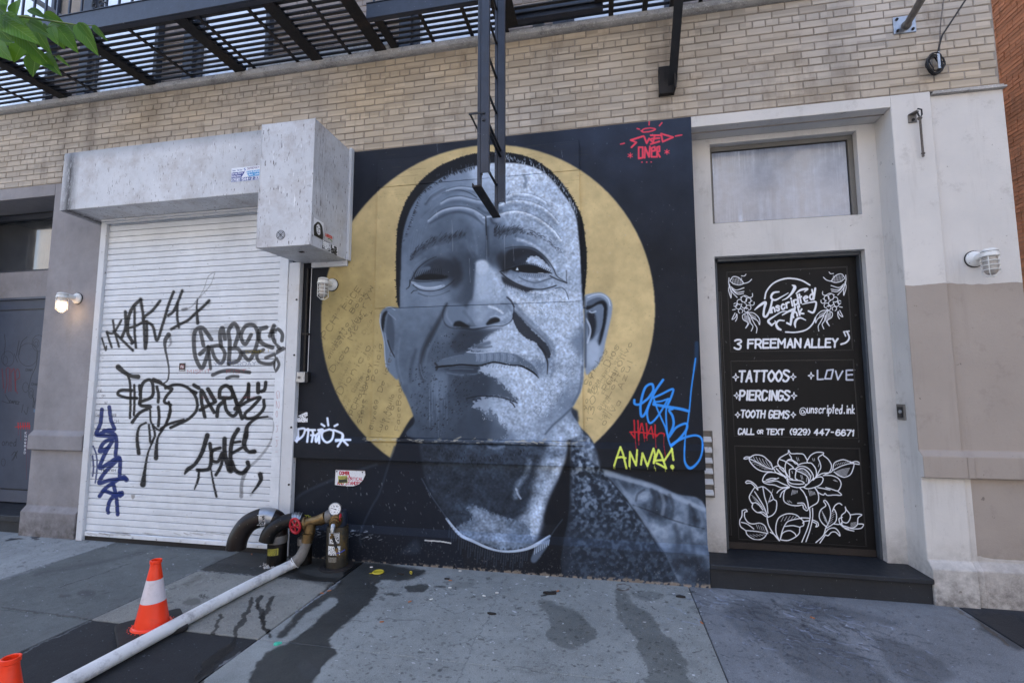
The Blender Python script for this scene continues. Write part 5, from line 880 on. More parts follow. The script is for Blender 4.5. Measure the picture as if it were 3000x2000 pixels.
M['hood'] = pmat('grey-white sheet metal', (206, 208, 212), .5, drip=.28, var=.08, vs=1.5, bump=.03, streak=((78, 68, 64), .8, 11), speck=((52, 42, 38), .85, 62, .67), dirt=((104, 92, 86), .5, 3.2))
def hood_mat():
    s = NT('stained sheet metal'); p = s.n('ShaderNodeSeparateXYZ'); s.l(s.world(), p.inputs[0]); X, Z = p.outputs['X'], p.outputs['Z']
    c = s.mix(s.ramp(s.noise(1.5, 6, .7), .3, .7), lin((188, 190, 195)), lin((212, 213, 217)))
    c = s.mix(s.math('MULTIPLY', s.ramp(s.noise(3.2, 8, .75), .47, .68), .5), c, lin((140, 126, 118)))
    sp = s.ramp(s.noise(1, 3, .6, s.scaled(60, 60, 13)), .63, .66); zone = s.ramp(s.noise(3, 4, .6), .32, .55); c = s.mix(s.math('MULTIPLY', s.math('MULTIPLY', sp, zone), .9), c, lin((58, 46, 42)))
    rust = s.math('MULTIPLY', s.ramp(s.noise(1, 6, .8, s.scaled(26, 26, 8)), .56, .68), s.ramp(s.noise(1.7, 4), .44, .6)); c = s.mix(s.math('MULTIPLY', rust, .7), c, lin((112, 92, 82)))
    wh = s.ramp(s.noise(1, 3, .6, s.scaled(60, 60, 7)), .66, .69); c = s.mix(s.math('MULTIPLY', wh, .7), c, lin((236, 238, 242)))
    # black mould at the hood's left corner and down the motor box side
    for x0, wd, am in ((-5.465, .12, 1.),):
        g_ = s.math('SUBTRACT', 1., s.math('MULTIPLY', s.math('ABSOLUTE', s.math('SUBTRACT', X, x0)), 1/wd), True); g_ = s.math('MULTIPLY', g_, s.ramp(s.noise(1, 7, .8, s.scaled(30, 30, 8)), .30, .5)); c = s.mix(s.math('MULTIPLY', g_, am), c, lin((40, 34, 34)))
    g_ = s.math('SUBTRACT', 1., s.math('MULTIPLY', s.math('ABSOLUTE', s.math('SUBTRACT', p.outputs['Y'], -.50)), 9.), True); g_ = s.math('MULTIPLY', g_, s.ramp(s.noise(1, 7, .8, s.scaled(40, 40, 5)), .5, .62)); g_ = s.math('MULTIPLY', g_, s.math('GREATER_THAN', X, -2.48)); g_ = s.math('MULTIPLY', g_, s.math('GREATER_THAN', Z, 3.2)); c = s.mix(s.math('MULTIPLY', g_, .75), c, lin((66, 54, 48)))
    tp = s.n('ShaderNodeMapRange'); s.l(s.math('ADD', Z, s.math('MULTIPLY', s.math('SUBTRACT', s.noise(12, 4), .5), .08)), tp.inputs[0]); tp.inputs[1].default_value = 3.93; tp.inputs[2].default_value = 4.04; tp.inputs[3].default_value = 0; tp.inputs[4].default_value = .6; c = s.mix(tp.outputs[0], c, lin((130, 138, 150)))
    s.col(c); s.rough(.55); s.bump(s.noise(60, 4, .6), .06, .003); return s.m
M['hood'] = hood_mat()
M['rail'] = pmat('white painted guide rail', (206, 208, 212), .5, var=.08, bump=.04, speck=((84, 66, 54), .7, 34, .7), dirt=((150, 138, 128), .3, 3))
M['iron'] = pmat('black painted iron', (24, 25, 29), .5, var=.35, vs=14, bump=.3, bs=70, dirt=((58, 44, 36), .6, 7), speck=((120, 120, 122), .5, 55, .72))
M['iron_blue'] = pmat('blue black painted iron', (40, 47, 62), .42, var=.25, vs=9, bump=.2, bs=60, dirt=((30, 30, 34), .5, 5), speck=((140, 145, 150), .6, 60, .73))
M['iron_rust'] = pmat('rusting iron', (26, 23, 23), .75, var=.4, vs=10, bump=.5, bs=60, dirt=((62, 46, 38), .6, 6))
M['door_black'] = pmat('black door paint', (24, 24, 27), .5, var=.2, bump=.06, speck=((120, 120, 122), .5, 50, .74), dirt=((40, 34, 30), .4, 6))
M['door_frame'] = pmat('blue grey door frame', (70, 76, 84), .55, var=.25, vs=5, dirt=((34, 34, 36), .6, 4), bump=.1)
M['win_frame'] = pmat('grey window frame', (104, 102, 98), .5, var=.12, bump=.05)
M['win_dark'] = pmat('dark blue window frame', (44, 50, 62), .5, var=.12, bump=.05)
M['step'] = pmat('slate step', (30, 34, 41), .6, var=.3, vs=4, bump=.35, bs=50, dirt=((28, 30, 34), .6, 5), speck=((150, 155, 160), .6, 75, .73))
M['white_enamel'] = pmat('white enamel', (222, 222, 220), .38, var=.06, bump=.02, speck=((110, 100, 90), .5, 120, .72))
M['zinc'] = pmat('galvanised steel', (168, 172, 178), .38, metal=.85, var=.2, vs=20, bump=.05)
M['steel_dull'] = pmat('dull grey steel', (120, 116, 112), .55, metal=.4, var=.3, vs=12, bump=.15)
M['brass'] = pmat('tarnished brass', (126, 104, 70), .42, metal=.8, var=.35, vs=14, bump=.2, bs=90, dirt=((56, 48, 38), .7, 9))
M['brass_pipe'] = pmat('painted pipe stained with rust', (58, 54, 46), .5, metal=.3, var=.4, vs=9, bump=.2, dirt=((122, 98, 48), .8, 5))
M['black_pipe'] = pmat('black iron pipe', (15, 14, 15), .42, spec=.3, var=.3, vs=12, bump=.15, bs=60, speck=((130, 130, 132), .5, 40, .72), dirt=((64, 50, 42), .5, 9))
M['brown_pipe'] = pmat('brown black pipe', (26, 19, 18), .40, spec=.32, var=.3, vs=10, bump=.12, bs=60, speck=((140, 138, 130), .4, 40, .72))
M['red'] = pmat('red painted cast wheel', (168, 24, 40), .4, var=.15, bump=.1)
M['orange'] = pmat('fluorescent orange plastic', (250, 62, 22), .42, var=.08, bump=.03, dirt=((170, 60, 40), .35, 6))
M['cone_white'] = pmat('reflective white band', (216, 208, 214), .4, var=.06, bump=.03, speck=((150, 40, 50), .6, 30, .74), dirt=((150, 140, 140), .4, 12))
M['rubber'] = pmat('black rubber', (27, 25, 26), .7, var=.2, bump=.2)
M['hose'] = pmat('woven white hose', (222, 222, 222), .62, var=.12, vs=6, bump=.0, dirt=((118, 116, 118), .6, 7))
M['yellow'] = pmat('yellow plastic', (196, 178, 50), .45, var=.15, bump=.05)
M['blue_plastic'] = pmat('blue plastic lever', (30, 66, 170), .4, var=.1, bump=0)
M['teal'] = pmat('teal gum', (70, 190, 160), .4, var=.3, vs=60, bump=.1)
M['paper'] = pmat('white paper', (214, 214, 210), .8, var=.08, bump=.05)
M['tan_bit'] = pmat('orange brown scrap', (178, 110, 66), .8, var=.2, bump=.1)
M['dark_bit'] = pmat('dark scrap', (36, 32, 30), .8, var=.2, bump=.2)
M['rope'] = pmat('grey rope', (112, 106, 102), .85, var=.4, vs=60, bump=.4, bs=200)
M['cable'] = pmat('black cable', (26, 26, 28), .5, var=.2, bump=.1)
M['asphalt'] = pmat('street asphalt', (92, 97, 104), .9, var=.3, vs=6, bump=.5, bs=120)
M['dark'] = pmat('unlit interior', (12, 12, 13), .9, var=.1, bump=0)
M['left_door'] = pmat('blue grey steel door', (78, 86, 102), .45, var=.1, bump=.03, dirt=((50, 54, 62), .4, 3))
def hose_bump(m):
    s = NT.__new__(NT); s.m = m; s.t = m.node_tree; s.N = s.t.nodes; s.b = s.N['Principled BSDF']; s.pos = None
    w = s.n('ShaderNodeTexWave', wave_type='BANDS', bands_direction='Y'); w.inputs['Scale'].default_value = 60; w.inputs['Distortion'].default_value = .6; s.l(s.world(), w.inputs['Vector']); s.bump(w.outputs['Fac'], .35, .002)
hose_bump(M['hose'])
def glass_mat(name, base, rough, film=None, spec=.8):
    s = NT(name); c = s.mix(s.ramp(s.noise(1.2, 4), .35, .65), tuple(q*.7 for q in lin(base)), lin(base)); r = rough
    if film:
        v = s.scaled(22, 22, 1.3); f = s.math('MULTIPLY', s.ramp(s.noise(1, 6, .7, v), .44, .74), s.ramp(s.noise(2.2, 3), .38, .62)); f2 = s.math('MULTIPLY', s.ramp(s.noise(9, 6, .7), .4, .8), .5)
        ff = s.math('MULTIPLY', s.math('ADD', f, f2, True), film[1]); c = s.mix(ff, c, lin(film[0])); r = s.math('ADD', s.math('MULTIPLY', ff, .5), rough)
    s.col(c); s.rough(r); s.b.inputs['Specular IOR Level'].default_value = spec; s.b.inputs['Coat Weight'].default_value = 1.; s.b.inputs['Coat Roughness'].default_value = .15 if film and film[1] > .45 else .04; s.b.inputs['Coat IOR'].default_value = 1.8; return s.m
M['glass'] = glass_mat('dusty sky tinted transom glass', (128, 138, 160), .12, ((196, 214, 244), .5))  # bluish film: dust streaks, with reflected sky painted into their colour
M['glass_up'] = glass_mat('upper window glass with painted sky', (236, 242, 252), .08)  # pale base colour stands in for bright sky reflected in the panes
M['glass_dark'] = glass_mat('dark glass', (34, 38, 42), .1, ((90, 100, 106), .4))
def slab_mat(name, rgb, var=.2):
    s = NT(name); t = s.img(IM_GROUND)
    b = lin(rgb); c = s.mix(s.ramp(s.noise(1.6, 9, .78), .32, .68), tuple(q*(1-var*1.7) for q in b), tuple(q*(1+var*1.4) for q in b))
    c = s.mix(s.math('MULTIPLY', s.ramp(s.noise(230, 2, .6), .48, .68), .6), c, tuple(q*1.8 for q in b)); c = s.mix(s.math('MULTIPLY', s.ramp(s.noise(150, 3, .7), .56, .66), .6), c, tuple(q*.45 for q in b))
    c = s.mix(s.math('MULTIPLY', s.ramp(s.noise(9, 9, .8), .50, .68), .45), c, tuple(q*.58 for q in b))
    a = t.outputs['Alpha']; c = s.mix(a, c, t.outputs[0]); s.col(c)
    lum = s.n('ShaderNodeRGBToBW'); s.l(t.outputs[0], lum.inputs[0]); wet = s.math('MULTIPLY', a, s.math('LESS_THAN', lum.outputs[0], .03)); s.rough(s.math('SUBTRACT', .82, s.math('MULTIPLY', wet, .5)))
    s.l(s.math('SUBTRACT', .4, s.math('MULTIPLY', wet, .22)), s.b.inputs['Specular IOR Level'])
    s.bump(s.noise(190, 4, .7), .5, .003); s.bump(s.noise(14, 6, .6), .3, .008); return s.m

# ------------------------------------------------------------------ ground
gb = MB(); gb.box(-60, 60, -60, 60, -.6, -.035); tag(gb.build('street', M['asphalt']), kind='structure')
side = bpy.data.objects.new('sidewalk', None); COL.objects.link(side); side['kind'] = 'structure'
gj = MB(); gj.box(-14, 14, -5.6, .6, -.034, -.014); gj.build('joint_bed', pmat('joint grit', (64, 62, 60), .95, var=.3, vs=20, bump=.3), side)
GM = {k: slab_mat('concrete '+k, v) for k, v in {'pale': (134, 138, 139), 'mid': (92, 96, 96), 'dark': (52, 53, 52), 'warm': (126, 126, 121), 'tar': (34, 36, 39), 'grey': (132, 136, 135), 'blue': (114, 118, 123), 'black': (46, 49, 55)}.items()}
def slab(x0, x1, y0, y1, m, dz=0.):
    g = .0035; b = MB(); b.prism_z([(x0+g, y0+g), (x1-g, y0+g), (x1-g, y1-g), (x0+g, y1-g)], -.03, dz); o = b.build('slab', GM[m], side, bevel=.004, uv=UV_GROUND)
XS = [-10.5, -8., -6.38, -4.97, -3.505, -2.19, .625, 2.48, 4.4, 7.4]
top = ['grey', 'pale', 'pale', 'mid', None, 'grey', 'blue', 'black', 'mid']
for i in range(9):
    x0, x1 = XS[i], XS[i+1]; y1 = .5 if i in (0, 1, 6, 7, 8) else .05
    if i == 4:
        slab(x0, x1, -.52, y1, 'dark'); slab(x0, x1, -1.39, -.52, 'warm', .001); slab(x0, x1, -2.9, -1.39, 'tar', -.002); slab(x0, x1, -4.3, -2.9, 'mid'); slab(x0, x1, -5.5, -4.3, 'grey'); continue
    if i == 6: y1 = -.028
    slab(x0, x1, -1.39, y1, top[i], random.uniform(-.001, .001)); slab(x0, x1, -2.9, -1.39, {3: 'mid', 5: 'grey', 6: 'blue'}.get(i, 'mid'), random.uniform(-.001, .001))
    slab(x0, x1, -4.3, -2.9, 'grey'); slab(x0, x1, -5.5, -4.3, 'mid')
b = MB(); b.box(-34, 34, -15.2, -15.0, -.2, .0); tag(b.build('far_kerb', M['stone']), kind='structure')
b = MB(); b.box(-14, 14, -5.8, -5.6, -.2, .0); tag(b.build('kerb', M['stone'], bevel=.01), kind='structure')

# ------------------------------------------------------------------ the building
bld = thing('building', 'tan brick and stucco building with a painted street front', 'building', (0, 0, 0))
def P(b, name, m, par=bld, **k): return b.build(name, m, par, **k)
prof = [(0, 3.95), (0, 1.115), (-.045, 1.065), (-.045, .912), (0, .905), (0, .31), (-.05, .255), (-.05, -.01), (.40, -.01), (.40, 3.95)]
b = MB(); b.prism_x(prof, -2.96, .79); mw = P(b, 'mural_wall', M['mural'], uv=UV_MURAL)
for z0, z1, x0, x1 in ((3.548, 3.825, -2.17, -.19), (2.341, 3.544, -2.17, -.19), (1.119, 2.337, -2.17, -.19)):
    b = MB(); b.prism_y([(x0, z0), (x1, z0), (x1, z1), (x0, z1)], -.018, .01); P(b, 'board', M['mural_board'], mw, uv=UV_MURAL, bevel=.002)
b = MB(); b.prism_x([(0, 1.118), (-.045, 1.116), (-.05, 1.086), (0, 1.084)], -2.2, -.18); P(b, 'trim_strip', M['mural_board'], mw, uv=UV_MURAL)
b = MB(); b.prism_x(prof, -6.245, -5.50); P(b, 'left_pier', M['stucco'], bevel=.006)
b = MB(); b.box(-5.50, -2.96, .06, .4, -.01, 3.95); P(b, 'rear_wall', M['dark'])
b = MB(); b.box(-7.9, -6.247, .0, .40, 3.812, 3.95); P(b, 'left_lintel', M['stucco'], bevel=.004)
prp = [(0, 3.952), (0, 1.105), (-.045, 1.068), (-.045, .909), (0, .902), (0, .305), (-.05, .255), (-.05, -.01), (.42, -.01), (.42, 3.952)]
b = MB(); b.prism_x(prp, 2.334, 2.62); b.prism_x([(-.0455, 1.0675), (-.0455, .9095), (.03, .909), (.03, 1.07)], 2.6201, 2.665); P(b, 'right_pier', M['stucco'], bevel=.005)
b = MB(); b.prism_x([(y+.02, z-.03 if z > 3.9 else z) for y, z in prp], 2.6205, 3.128); P(b, 'end_wall', M['stucco'], bevel=.005)
b = MB(); b.box(2.63, 3.135, -.012, .06, 3.922, 3.935); b.box(2.64, 3.12, -.004, .05, 3.936, 3.95); P(b, 'flashing', M['stone'])
b = MB(); b.box(.79, 2.334, .001, .24, 3.853, 3.951); P(b, 'right_lintel', M['stucco'], bevel=.003)
b = MB(); b.box(.79, 2.334, .10, .107, 3.845, 3.853); P(b, 'drip_groove', M['mortar'])
# recessed wall round the door and the transom window
b = MB(); b.box(.79, .988, .24, .42, .184, 3.853); b.box(2.190, 2.3345, .24, .42, .184, 3.853); b.box(.988, 2.190, .24, .42, 2.748, 3.05); b.box(.988, 2.190, .24, .42, 3.80, 3.853); P(b, 'recessed_wall', M['stucco'])
b = MB(); b.box(.792, 2.333, .46, .5, 0, 3.95); P(b, 'dark_backing', M['dark'])
b = MB(); b.box(.793, 2.40, -.030, .46, -.012, .148); st_ = P(b, 'door_step', M['step'], bevel=.004)
b = MB(); b.box(.793, 2.3335, -.066, .45, .149, .185); P(b, 'tread', M['step'], st_, bevel=.005)
# transom window
win = MB(); win.box(.990, 2.188, .302, .34, 3.757, 3.798); win.box(2.146, 2.188, .302, .34, 3.052, 3.757); win.box(.990, 1.016, .302, .34, 3.052, 3.757); win.box(1.016, 2.146, .302, .34, 3.052, 3.074)
w_ = P(win, 'window', M['win_frame'], bevel=.002)
b = MB(); b.box(1.018, 2.144, .322, .330, 3.076, 3.755); P(b, 'pane', M['glass'], w_)
b = MB(); b.box(1.016, 2.146, .318, .321, 3.750, 3.757); b.box(1.016, 1.022, .318, .321, 3.074, 3.75); b.box(2.140, 2.146, .318, .321, 3.074, 3.75); b.box(1.022, 2.14, .318, .321, 3.074, 3.079); P(b, 'gasket', M['rubber'], w_)
# door
df = MB(); df.box(.990, 1.028, .33, .42, .186, 2.746); df.box(2.172, 2.189, .30, .42, .186, 2.746); df.box(1.028, 2.172, .30, .42, 2.716, 2.746)
d_ = P(df, 'door', M['door_frame'], bevel=.002)
lf = MB()
for x0, x1, z0, z1 in ((1.03, 1.113, .19, 2.712), (2.105, 2.170, .19, 2.712), (1.113, 2.105, 2.632, 2.712), (1.113, 2.105, 1.82, 1.895), (1.113, 2.105, 1.07, 1.148), (1.113, 2.105, .19, .265)): lf.box(x0, x1, .355, .39, z0, z1)
P(lf, 'door_stiles', M['door_print'], d_, uv=UV_DOOR)
for z0, z1 in ((1.895, 2.632), (1.148, 1.82), (.265, 1.07)):
    b = MB(); b.prism_y([(1.1135, z0+.0005), (2.1045, z0+.0005), (2.1045, z1-.0005), (1.1135, z1-.0005)], .361, .385); P(b, 'door_panel', M['door_print'], d_, uv=UV_DOOR)
    b = MB(); e = .010
    for q in ((1.1135, 2.1045, z1-e, z1-.001), (1.1135, 2.1045, z0+.001, z0+e*.6), (1.1135, 1.1135+e*.6, z0+e, z1-e), (2.1045-e, 2.1045, z0+e, z1-e)): b.box(q[0], q[1], .358, .3609, q[2], q[3])
    P(b, 'panel_bead', M['door_black'], d_)
b = MB(); b.box(1.031, 2.169, .350, .3545, .191, .245); P(b, 'kick_rail', pmat('worn brown kick rail', (34, 27, 25), .6, var=.4, vs=6, bump=.2, speck=((150, 150, 150), .6, 60, .73)), d_)
for x in (1.04, 1.055): b = MB(); b.box(x-.004, x+.004, .346, .3549, .30, 2.45); P(b, 'edge_strip', M['door_black'], d_)
for z in (2.2, 1.5, 1.10, .7): b = MB(); b.lathe((2.14, .353, z), [(.008, -.004), (.008, .003)], 10, 'y'); P(b, 'screw', M['iron'], d_)
# left recess: grey steel door, window over it
YB = .43
def pt(x, y, Y=YB): return at(x, y, Y)
zw0, zw1 = pt(0, 800).z, 3.809; zd1 = pt(0, 874).z
b = MB(); b.box(-8.6, -6.2, YB, YB+.1, zd1, zw0); P(b, 'left_recess_wall', M['stucco'])
wl = MB(); wl.box(-8.6, -6.3, YB-.02, YB+.03, 3.74, 3.81); wl.box(-8.6, -6.3, YB+.0, YB+.03, zw0, zw0+.02); wl.box(-6.62, -6.3, YB+.01, YB+.03, zw0+.02, 3.74)
w2 = P(wl, 'window', M['win_dark'], bevel=.002); b = MB(); b.box(-8.58, -6.62, YB+.035, YB+.045, zw0+.02, 3.74); P(b, 'pane', M['glass_dark'], w2)
def left_door_print():
    cv = Canvas(-200, 840, 140, 1540, 1.4, (30, 30, 34), 0.); S = cv.stroke; cv.use(0, 850, 2.092); k = (22, 22, 26)
    t = np.linspace(0, 6.6, 20)
    for cx, cy, rx, ry in ((160,395,60,70),(225,325,40,50),(35,420,38,46),(210,325,18,26),(210,328,9,14),(20,430,14,26),(178,630,16,30),(178,632,8,16),(145,595,18,30),(8,1055,12,22)): S([(cx+rx*math.cos(a)*(1-.0*a), cy+ry*math.sin(a)) for a in t], 1.1, k, .85, 1.2)
    for p in ([(15,270),(20,330),(12,400)],[(155,285),(120,320),(105,395)],[(105,310),(88,400)],[(75,390),(95,440)],[(215,380),(210,460),(180,530),(165,600)],[(185,640),(200,690)],[(135,740),(150,760),(160,715)],[(195,660),(190,720),(215,650)],[(20,640),(45,690),(0,680)],[(130,700),(120,750)],[(60,1010),(80,990),(90,1030)],[(70,1040),(95,985),(60,1045)]): S(p, 1.5, k, .85, 1.2)
    for p in ([(0,480),(10,600)],[(18,630),(30,560),(25,490),(45,485),(42,620)],[(55,480),(55,620)],[(60,500),(75,485),(82,620)],[(85,550),(108,530),(100,485),(85,500),(84,600),(95,632)]): S(p, 2.2, (120, 34, 44), .8, 1.5)
    for x in (98, 112, 128, 142, 156, 166): S([(x, 812), (x+3, 850)], 2.6, (190, 30, 40), .95, 1.2)
    S([(80, 838), (125, 835), (172, 832)], 2.4, (190, 30, 40), .95, 1.2)
    for x, l in ((100, 890), (115, 920), (150, 1160), (165, 1090)): S([(x, 850), (x, l)], .9, (140, 30, 60), .8, 1)
    for i, ch in enumerate('KNOWMAD'): text(cv, ch, (141-i, 882+i*20), (151-i, 882+i*20), 13, 1.4, (214, 220, 232), .9)
    text(cv, 'DAFEZ', (46, 690), (104, 700), 16, 1.6, k, .9); text(cv, 'CHAM', (146, 495), (186, 496), 14, 1.3, k, .8); text(cv, 'CHAM', (182, 582), (226, 584), 14, 1.3, k, .8); text(cv, 'oned', (0, 950), (88, 955), 44, 1.6, k, .8); text(cv, 'CHRIS', (112, 600), (124, 470), 24, 1.2, (90,40,60), .0)
    cv.fill([(195,730),(208,730),(206,748),(194,746)], (90, 120, 150), .8, 3); cv.dots([(0,600),(200,600),(180,1300),(0,1300)], 60, .8, (150,160,175), .5, 1, 5)
    return cv
pa, pb_ = pt(-200, 1500).x, -6.35
IM_LD = left_door_print().to_image('left_door_print', -7.9, -6.3, .15, zd1, .003, flat_plane(YB))
M['left_door_p'] = printed('blue grey steel door with pen tags', IM_LD, (78, 86, 102), .42, 1., .03, 90, alpha=True)
b = MB(); b.prism_y([(-7.9, .2), (-6.3, .2), (-6.3, zd1-.03), (-7.9, zd1-.03)], YB+.02, YB+.06); dl = P(b, 'door', M['left_door_p'], uv=(-7.9, -6.3, .15, zd1))
b = MB(); b.box(-8.6, -6.3, YB-.01, YB+.05, zd1-.028, zd1-.001); P(b, 'door_head', M['left_door'], dl)
b = MB(); b.box(-7.9, -6.3, YB+.012, YB+.0195, zd1-.16, zd1-.152); b.box(-7.9, -6.3, YB+.008, YB+.0195, .34, .352); P(b, 'seam', M['door_black'], dl)
b = MB(); b.box(-7.9, -6.3, YB-.002, YB+.0198, .2, .34); P(b, 'kick_plate', M['left_door'], dl)
b = MB(); b.box(-8.6, -6.247, .02, YB+.3, -.01, .12); sl_ = P(b, 'door_step', M['step'], bevel=.004); b = MB(); b.box(-8.6, -6.247, -.01, YB+.3, .121, .185); P(b, 'tread', M['step'], sl_, bevel=.004)
b = MB(); b.box(-10.5, -7.9, 0, .5, -.01, 3.95); P(b, 'far_left_pier', M['stucco'])

# ------------------------------------------------------------------ brickwork, each brick its own object
BW, CH = .2126, .0675
def brick_mesh(L, mat, key, depth=.055, h=None):
    k = 'brick_%s_%d' % (key, int(L*1000))
    if k in bpy.data.meshes: return bpy.data.meshes[k]
    h = h or CH-.0095; w = L-.0095; e = .0035
    vs = [(0,0+e,0),(w,0+e,0),(w,0+e,h),(0,0+e,h),(e,0,e),(w-e,0,e),(w-e,0,h-e),(e,0,h-e),(0,depth,0),(w,depth,0),(w,depth,h),(0,depth,h)]
    fs = [(4,5,6,7),(0,1,5,4),(1,2,6,5),(2,3,7,6),(3,0,4,7),(0,8,9,1),(1,9,10,2),(2,10,11,3),(3,11,8,0)]
    me = bpy.data.meshes.new(k); me.from_pydata(vs, [], fs); me.materials.append(mat); me.update(); return me
def lay(parent, rows, mat, key, nmax=300, y=0., view=None):
    """rows: list of (x, z, length, dy); the largest in the picture become objects, the rest one stuff mesh"""
    def size(r):
        p = proj_np(r[0]+r[2]/2, y, r[1]); vis = -30 < p[0] < 3030 and -20 < p[1] < 2020
        if view and not view(r): vis = False
        return (1 if vis else 0)/(math.hypot(r[0]+r[2]/2, y+DIST)**1.0)+(0 if vis else -1)+(.0001*r[2])
    rows = sorted(rows, key=size, reverse=True)
    for x, z, L, dy in rows[:nmax]:
        o = bpy.data.objects.new('brick', brick_mesh(L, mat, key)); COL.objects.link(o); o.parent = parent; o.location = (x, y+dy, z)
    if rows[nmax:]:
        s = MB()
        for x, z, L, dy in rows[nmax:]:
            me = brick_mesh(L, mat, key); s.add([(v.co.x+x, v.co.y+y+dy, v.co.z+z) for v in me.vertices], [tuple(p.vertices) for p in me.polygons])
        o = s.build('brickwork', mat, parent); o['kind'] = 'stuff'
def courses(x0, x1, z0, n, hdr=(), holes=(), seed=1):
    g = random.Random(seed); out = []
    for r in range(n):
        z = z0+r*CH; header = r in hdr; L = BW/2 if header else BW; off = (r % 2)*BW*.5+(BW*.25 if header else 0)+.031
        x = x0-L+((off) % L)
        while x < x1:
            a, b2 = max(x, x0), min(x+L, x1); x += L
            if b2-a < .03: continue
            if any(h[0] < b2-.01 and h[1] > a+.01 and h[2] < z+CH-.012 and h[3] > z+.012 for h in holes):
                for h in holes:
                    if h[2] < z+CH-.012 and h[3] > z+.012:
                        if a < h[0] < b2: b2 = h[0]
                        elif a < h[1] < b2: a = h[1]
                if b2-a < .03 or any(h[0] <= a+.01 and h[1] >= b2-.01 and h[2] < z+CH-.012 and h[3] > z+.012 for h in holes): continue
            Lr = round((b2-a)/.01)*.01 if b2-a < L-.005 else L
            out.append((a+.005, z+.005, Lr, g.uniform(-.003, .002)))
    return out
b = MB(); b.box(-10.5, 3.10, .007, .4, 3.952, 4.905); bw = P(b, 'brick_wall', M['mortar'])
rows = courses(-7.9, 3.098, 3.955, 14, hdr=(5, 11), seed=3)
lay(bw, rows, M['brick'], 'tan', view=lambda r: not (-5.6 < r[0] < -2.45 and r[1] < 4.02))
# ledge between the floors
prl = [(.12, 4.906), (-.03, 4.906), (-.06, 4.915), (-.06, 4.962), (-.055, 4.972), (.12, 5.035)]
b = MB(); b.prism_x(prl, -10.5, 1.86, 1); P(b, 'ledge', M['stone'], bevel=.004)
b = MB(); b.box(-3.72, -2.22, -.035, .12, 4.985, 5.115); P(b, 'ledge_block', M['stone'], bevel=.01)
b = MB(); b.prism_x([(-.10, 4.965), (-.035, 4.96), (-.034, 5.11), (-.085, 5.11)], -2.22, -2.04); P(b, 'ledge_patch', M['stone'], bevel=.02)
b = MB(); b.box(-.62, -.50, -.05, .10, 5.045, 5.075); P(b, 'loose_brick', M['stone'], bevel=.003)
WUP = [(-8.4, -6.62), (-6.10, -5.02), (-4.62, -3.55), (-2.0, -.92), (-.42, .66), (1.3, 2.4)]
b = MB(); b.box(-10.5, 1.9, .145, .5, 4.95, 7.2)
uw = P(b, 'upper_wall', M['mortar'])
b = MB(); b.box(1.9, 3.10, .007, .5, 4.9051, 7.2); P(b, 'upper_wall_right', M['mortar'])
rows = courses(-8.2, 1.86, 4.99, 18, hdr=(4, 10, 16), holes=[(a, c, 4.9, 6.7) for a, c in WUP], seed=5)
lay(uw, rows, M['brick_grey'], 'grey', y=.138, view=lambda r: r[1] < 6.2)
rows = courses(1.9, 3.098, 3.955+14*CH, 10, hdr=(3, 9), seed=8); lay(bpy.data.objects['upper_wall_right'], rows, M['brick'], 'tan')
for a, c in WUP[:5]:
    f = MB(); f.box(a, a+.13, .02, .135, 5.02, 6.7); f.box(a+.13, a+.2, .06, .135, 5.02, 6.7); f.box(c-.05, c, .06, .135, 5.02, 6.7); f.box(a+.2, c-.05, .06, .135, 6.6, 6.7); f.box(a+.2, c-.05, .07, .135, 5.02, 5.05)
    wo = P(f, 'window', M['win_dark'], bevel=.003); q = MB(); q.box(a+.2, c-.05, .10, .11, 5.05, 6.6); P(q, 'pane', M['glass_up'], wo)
b = MB(); b.box(-10.5, 3.10, .02, .5, 7.2, 16.); P(b, 'upper_storeys', M['brick_grey'])  # unseen; height set so that its shadow covers the pavement
b = MB(); b.box(-30, 3.09, .51, 12, -.03, 15.9); P(b, 'sun_block_core', M['mortar'])  # unseen mass added to keep the sun off front and pavement
b = MB(); b.box(-30, -10.51, 0, .5, -.03, 16.); P(b, 'sun_block_front', M['brick_grey'])  # unseen extension added so no sun leaks past the left end

# neighbouring red brick building across the alley
nb = thing('brick_building', 'red brick building side wall glimpsed past the right corner of the stucco front', 'building', (6.5, 0, 0))
b = MB(); b.box(6.51, 14, -2, 16, -.03, 16); P(b, 'wall', M['mortar_red'], nb)
sb = MB()
for r in range(150):
    z = .2+r*CH; y = 3.6+(r % 2)*.106
    while y < 7.6:
        L = random.choice((.2126, .2126, .1063)); d = random.uniform(-.006, .006)
        sb.add([(6.5+d, y+.005, z), (6.5+d, y+L-.005, z), (6.5+d, y+L-.005, z+CH-.012), (6.5+d, y+.005, z+CH-.012), (6.53, y, z-.002), (6.53, y+L, z-.002), (6.53, y+L, z+CH-.01), (6.53, y, z+CH-.01)], [(0, 1, 2, 3), (0, 4, 5, 1), (1, 5, 6, 2), (2, 6, 7, 3), (3, 7, 4, 0)]); y += L
o = sb.build('brickwork', M['brick_red'], nb); o['kind'] = 'stuff'
b = MB(); b.box(6.44, 6.53, 4.70, 5.1, 5.55, 6.3); P(b, 'dark_opening', M['dark'], nb)
b = MB(); b.tube([(6.5, 5.2, 7.6), (6.30, 5.1, 7.5)], .04); P(b, 'pipe_stub', M['iron_rust'], nb)
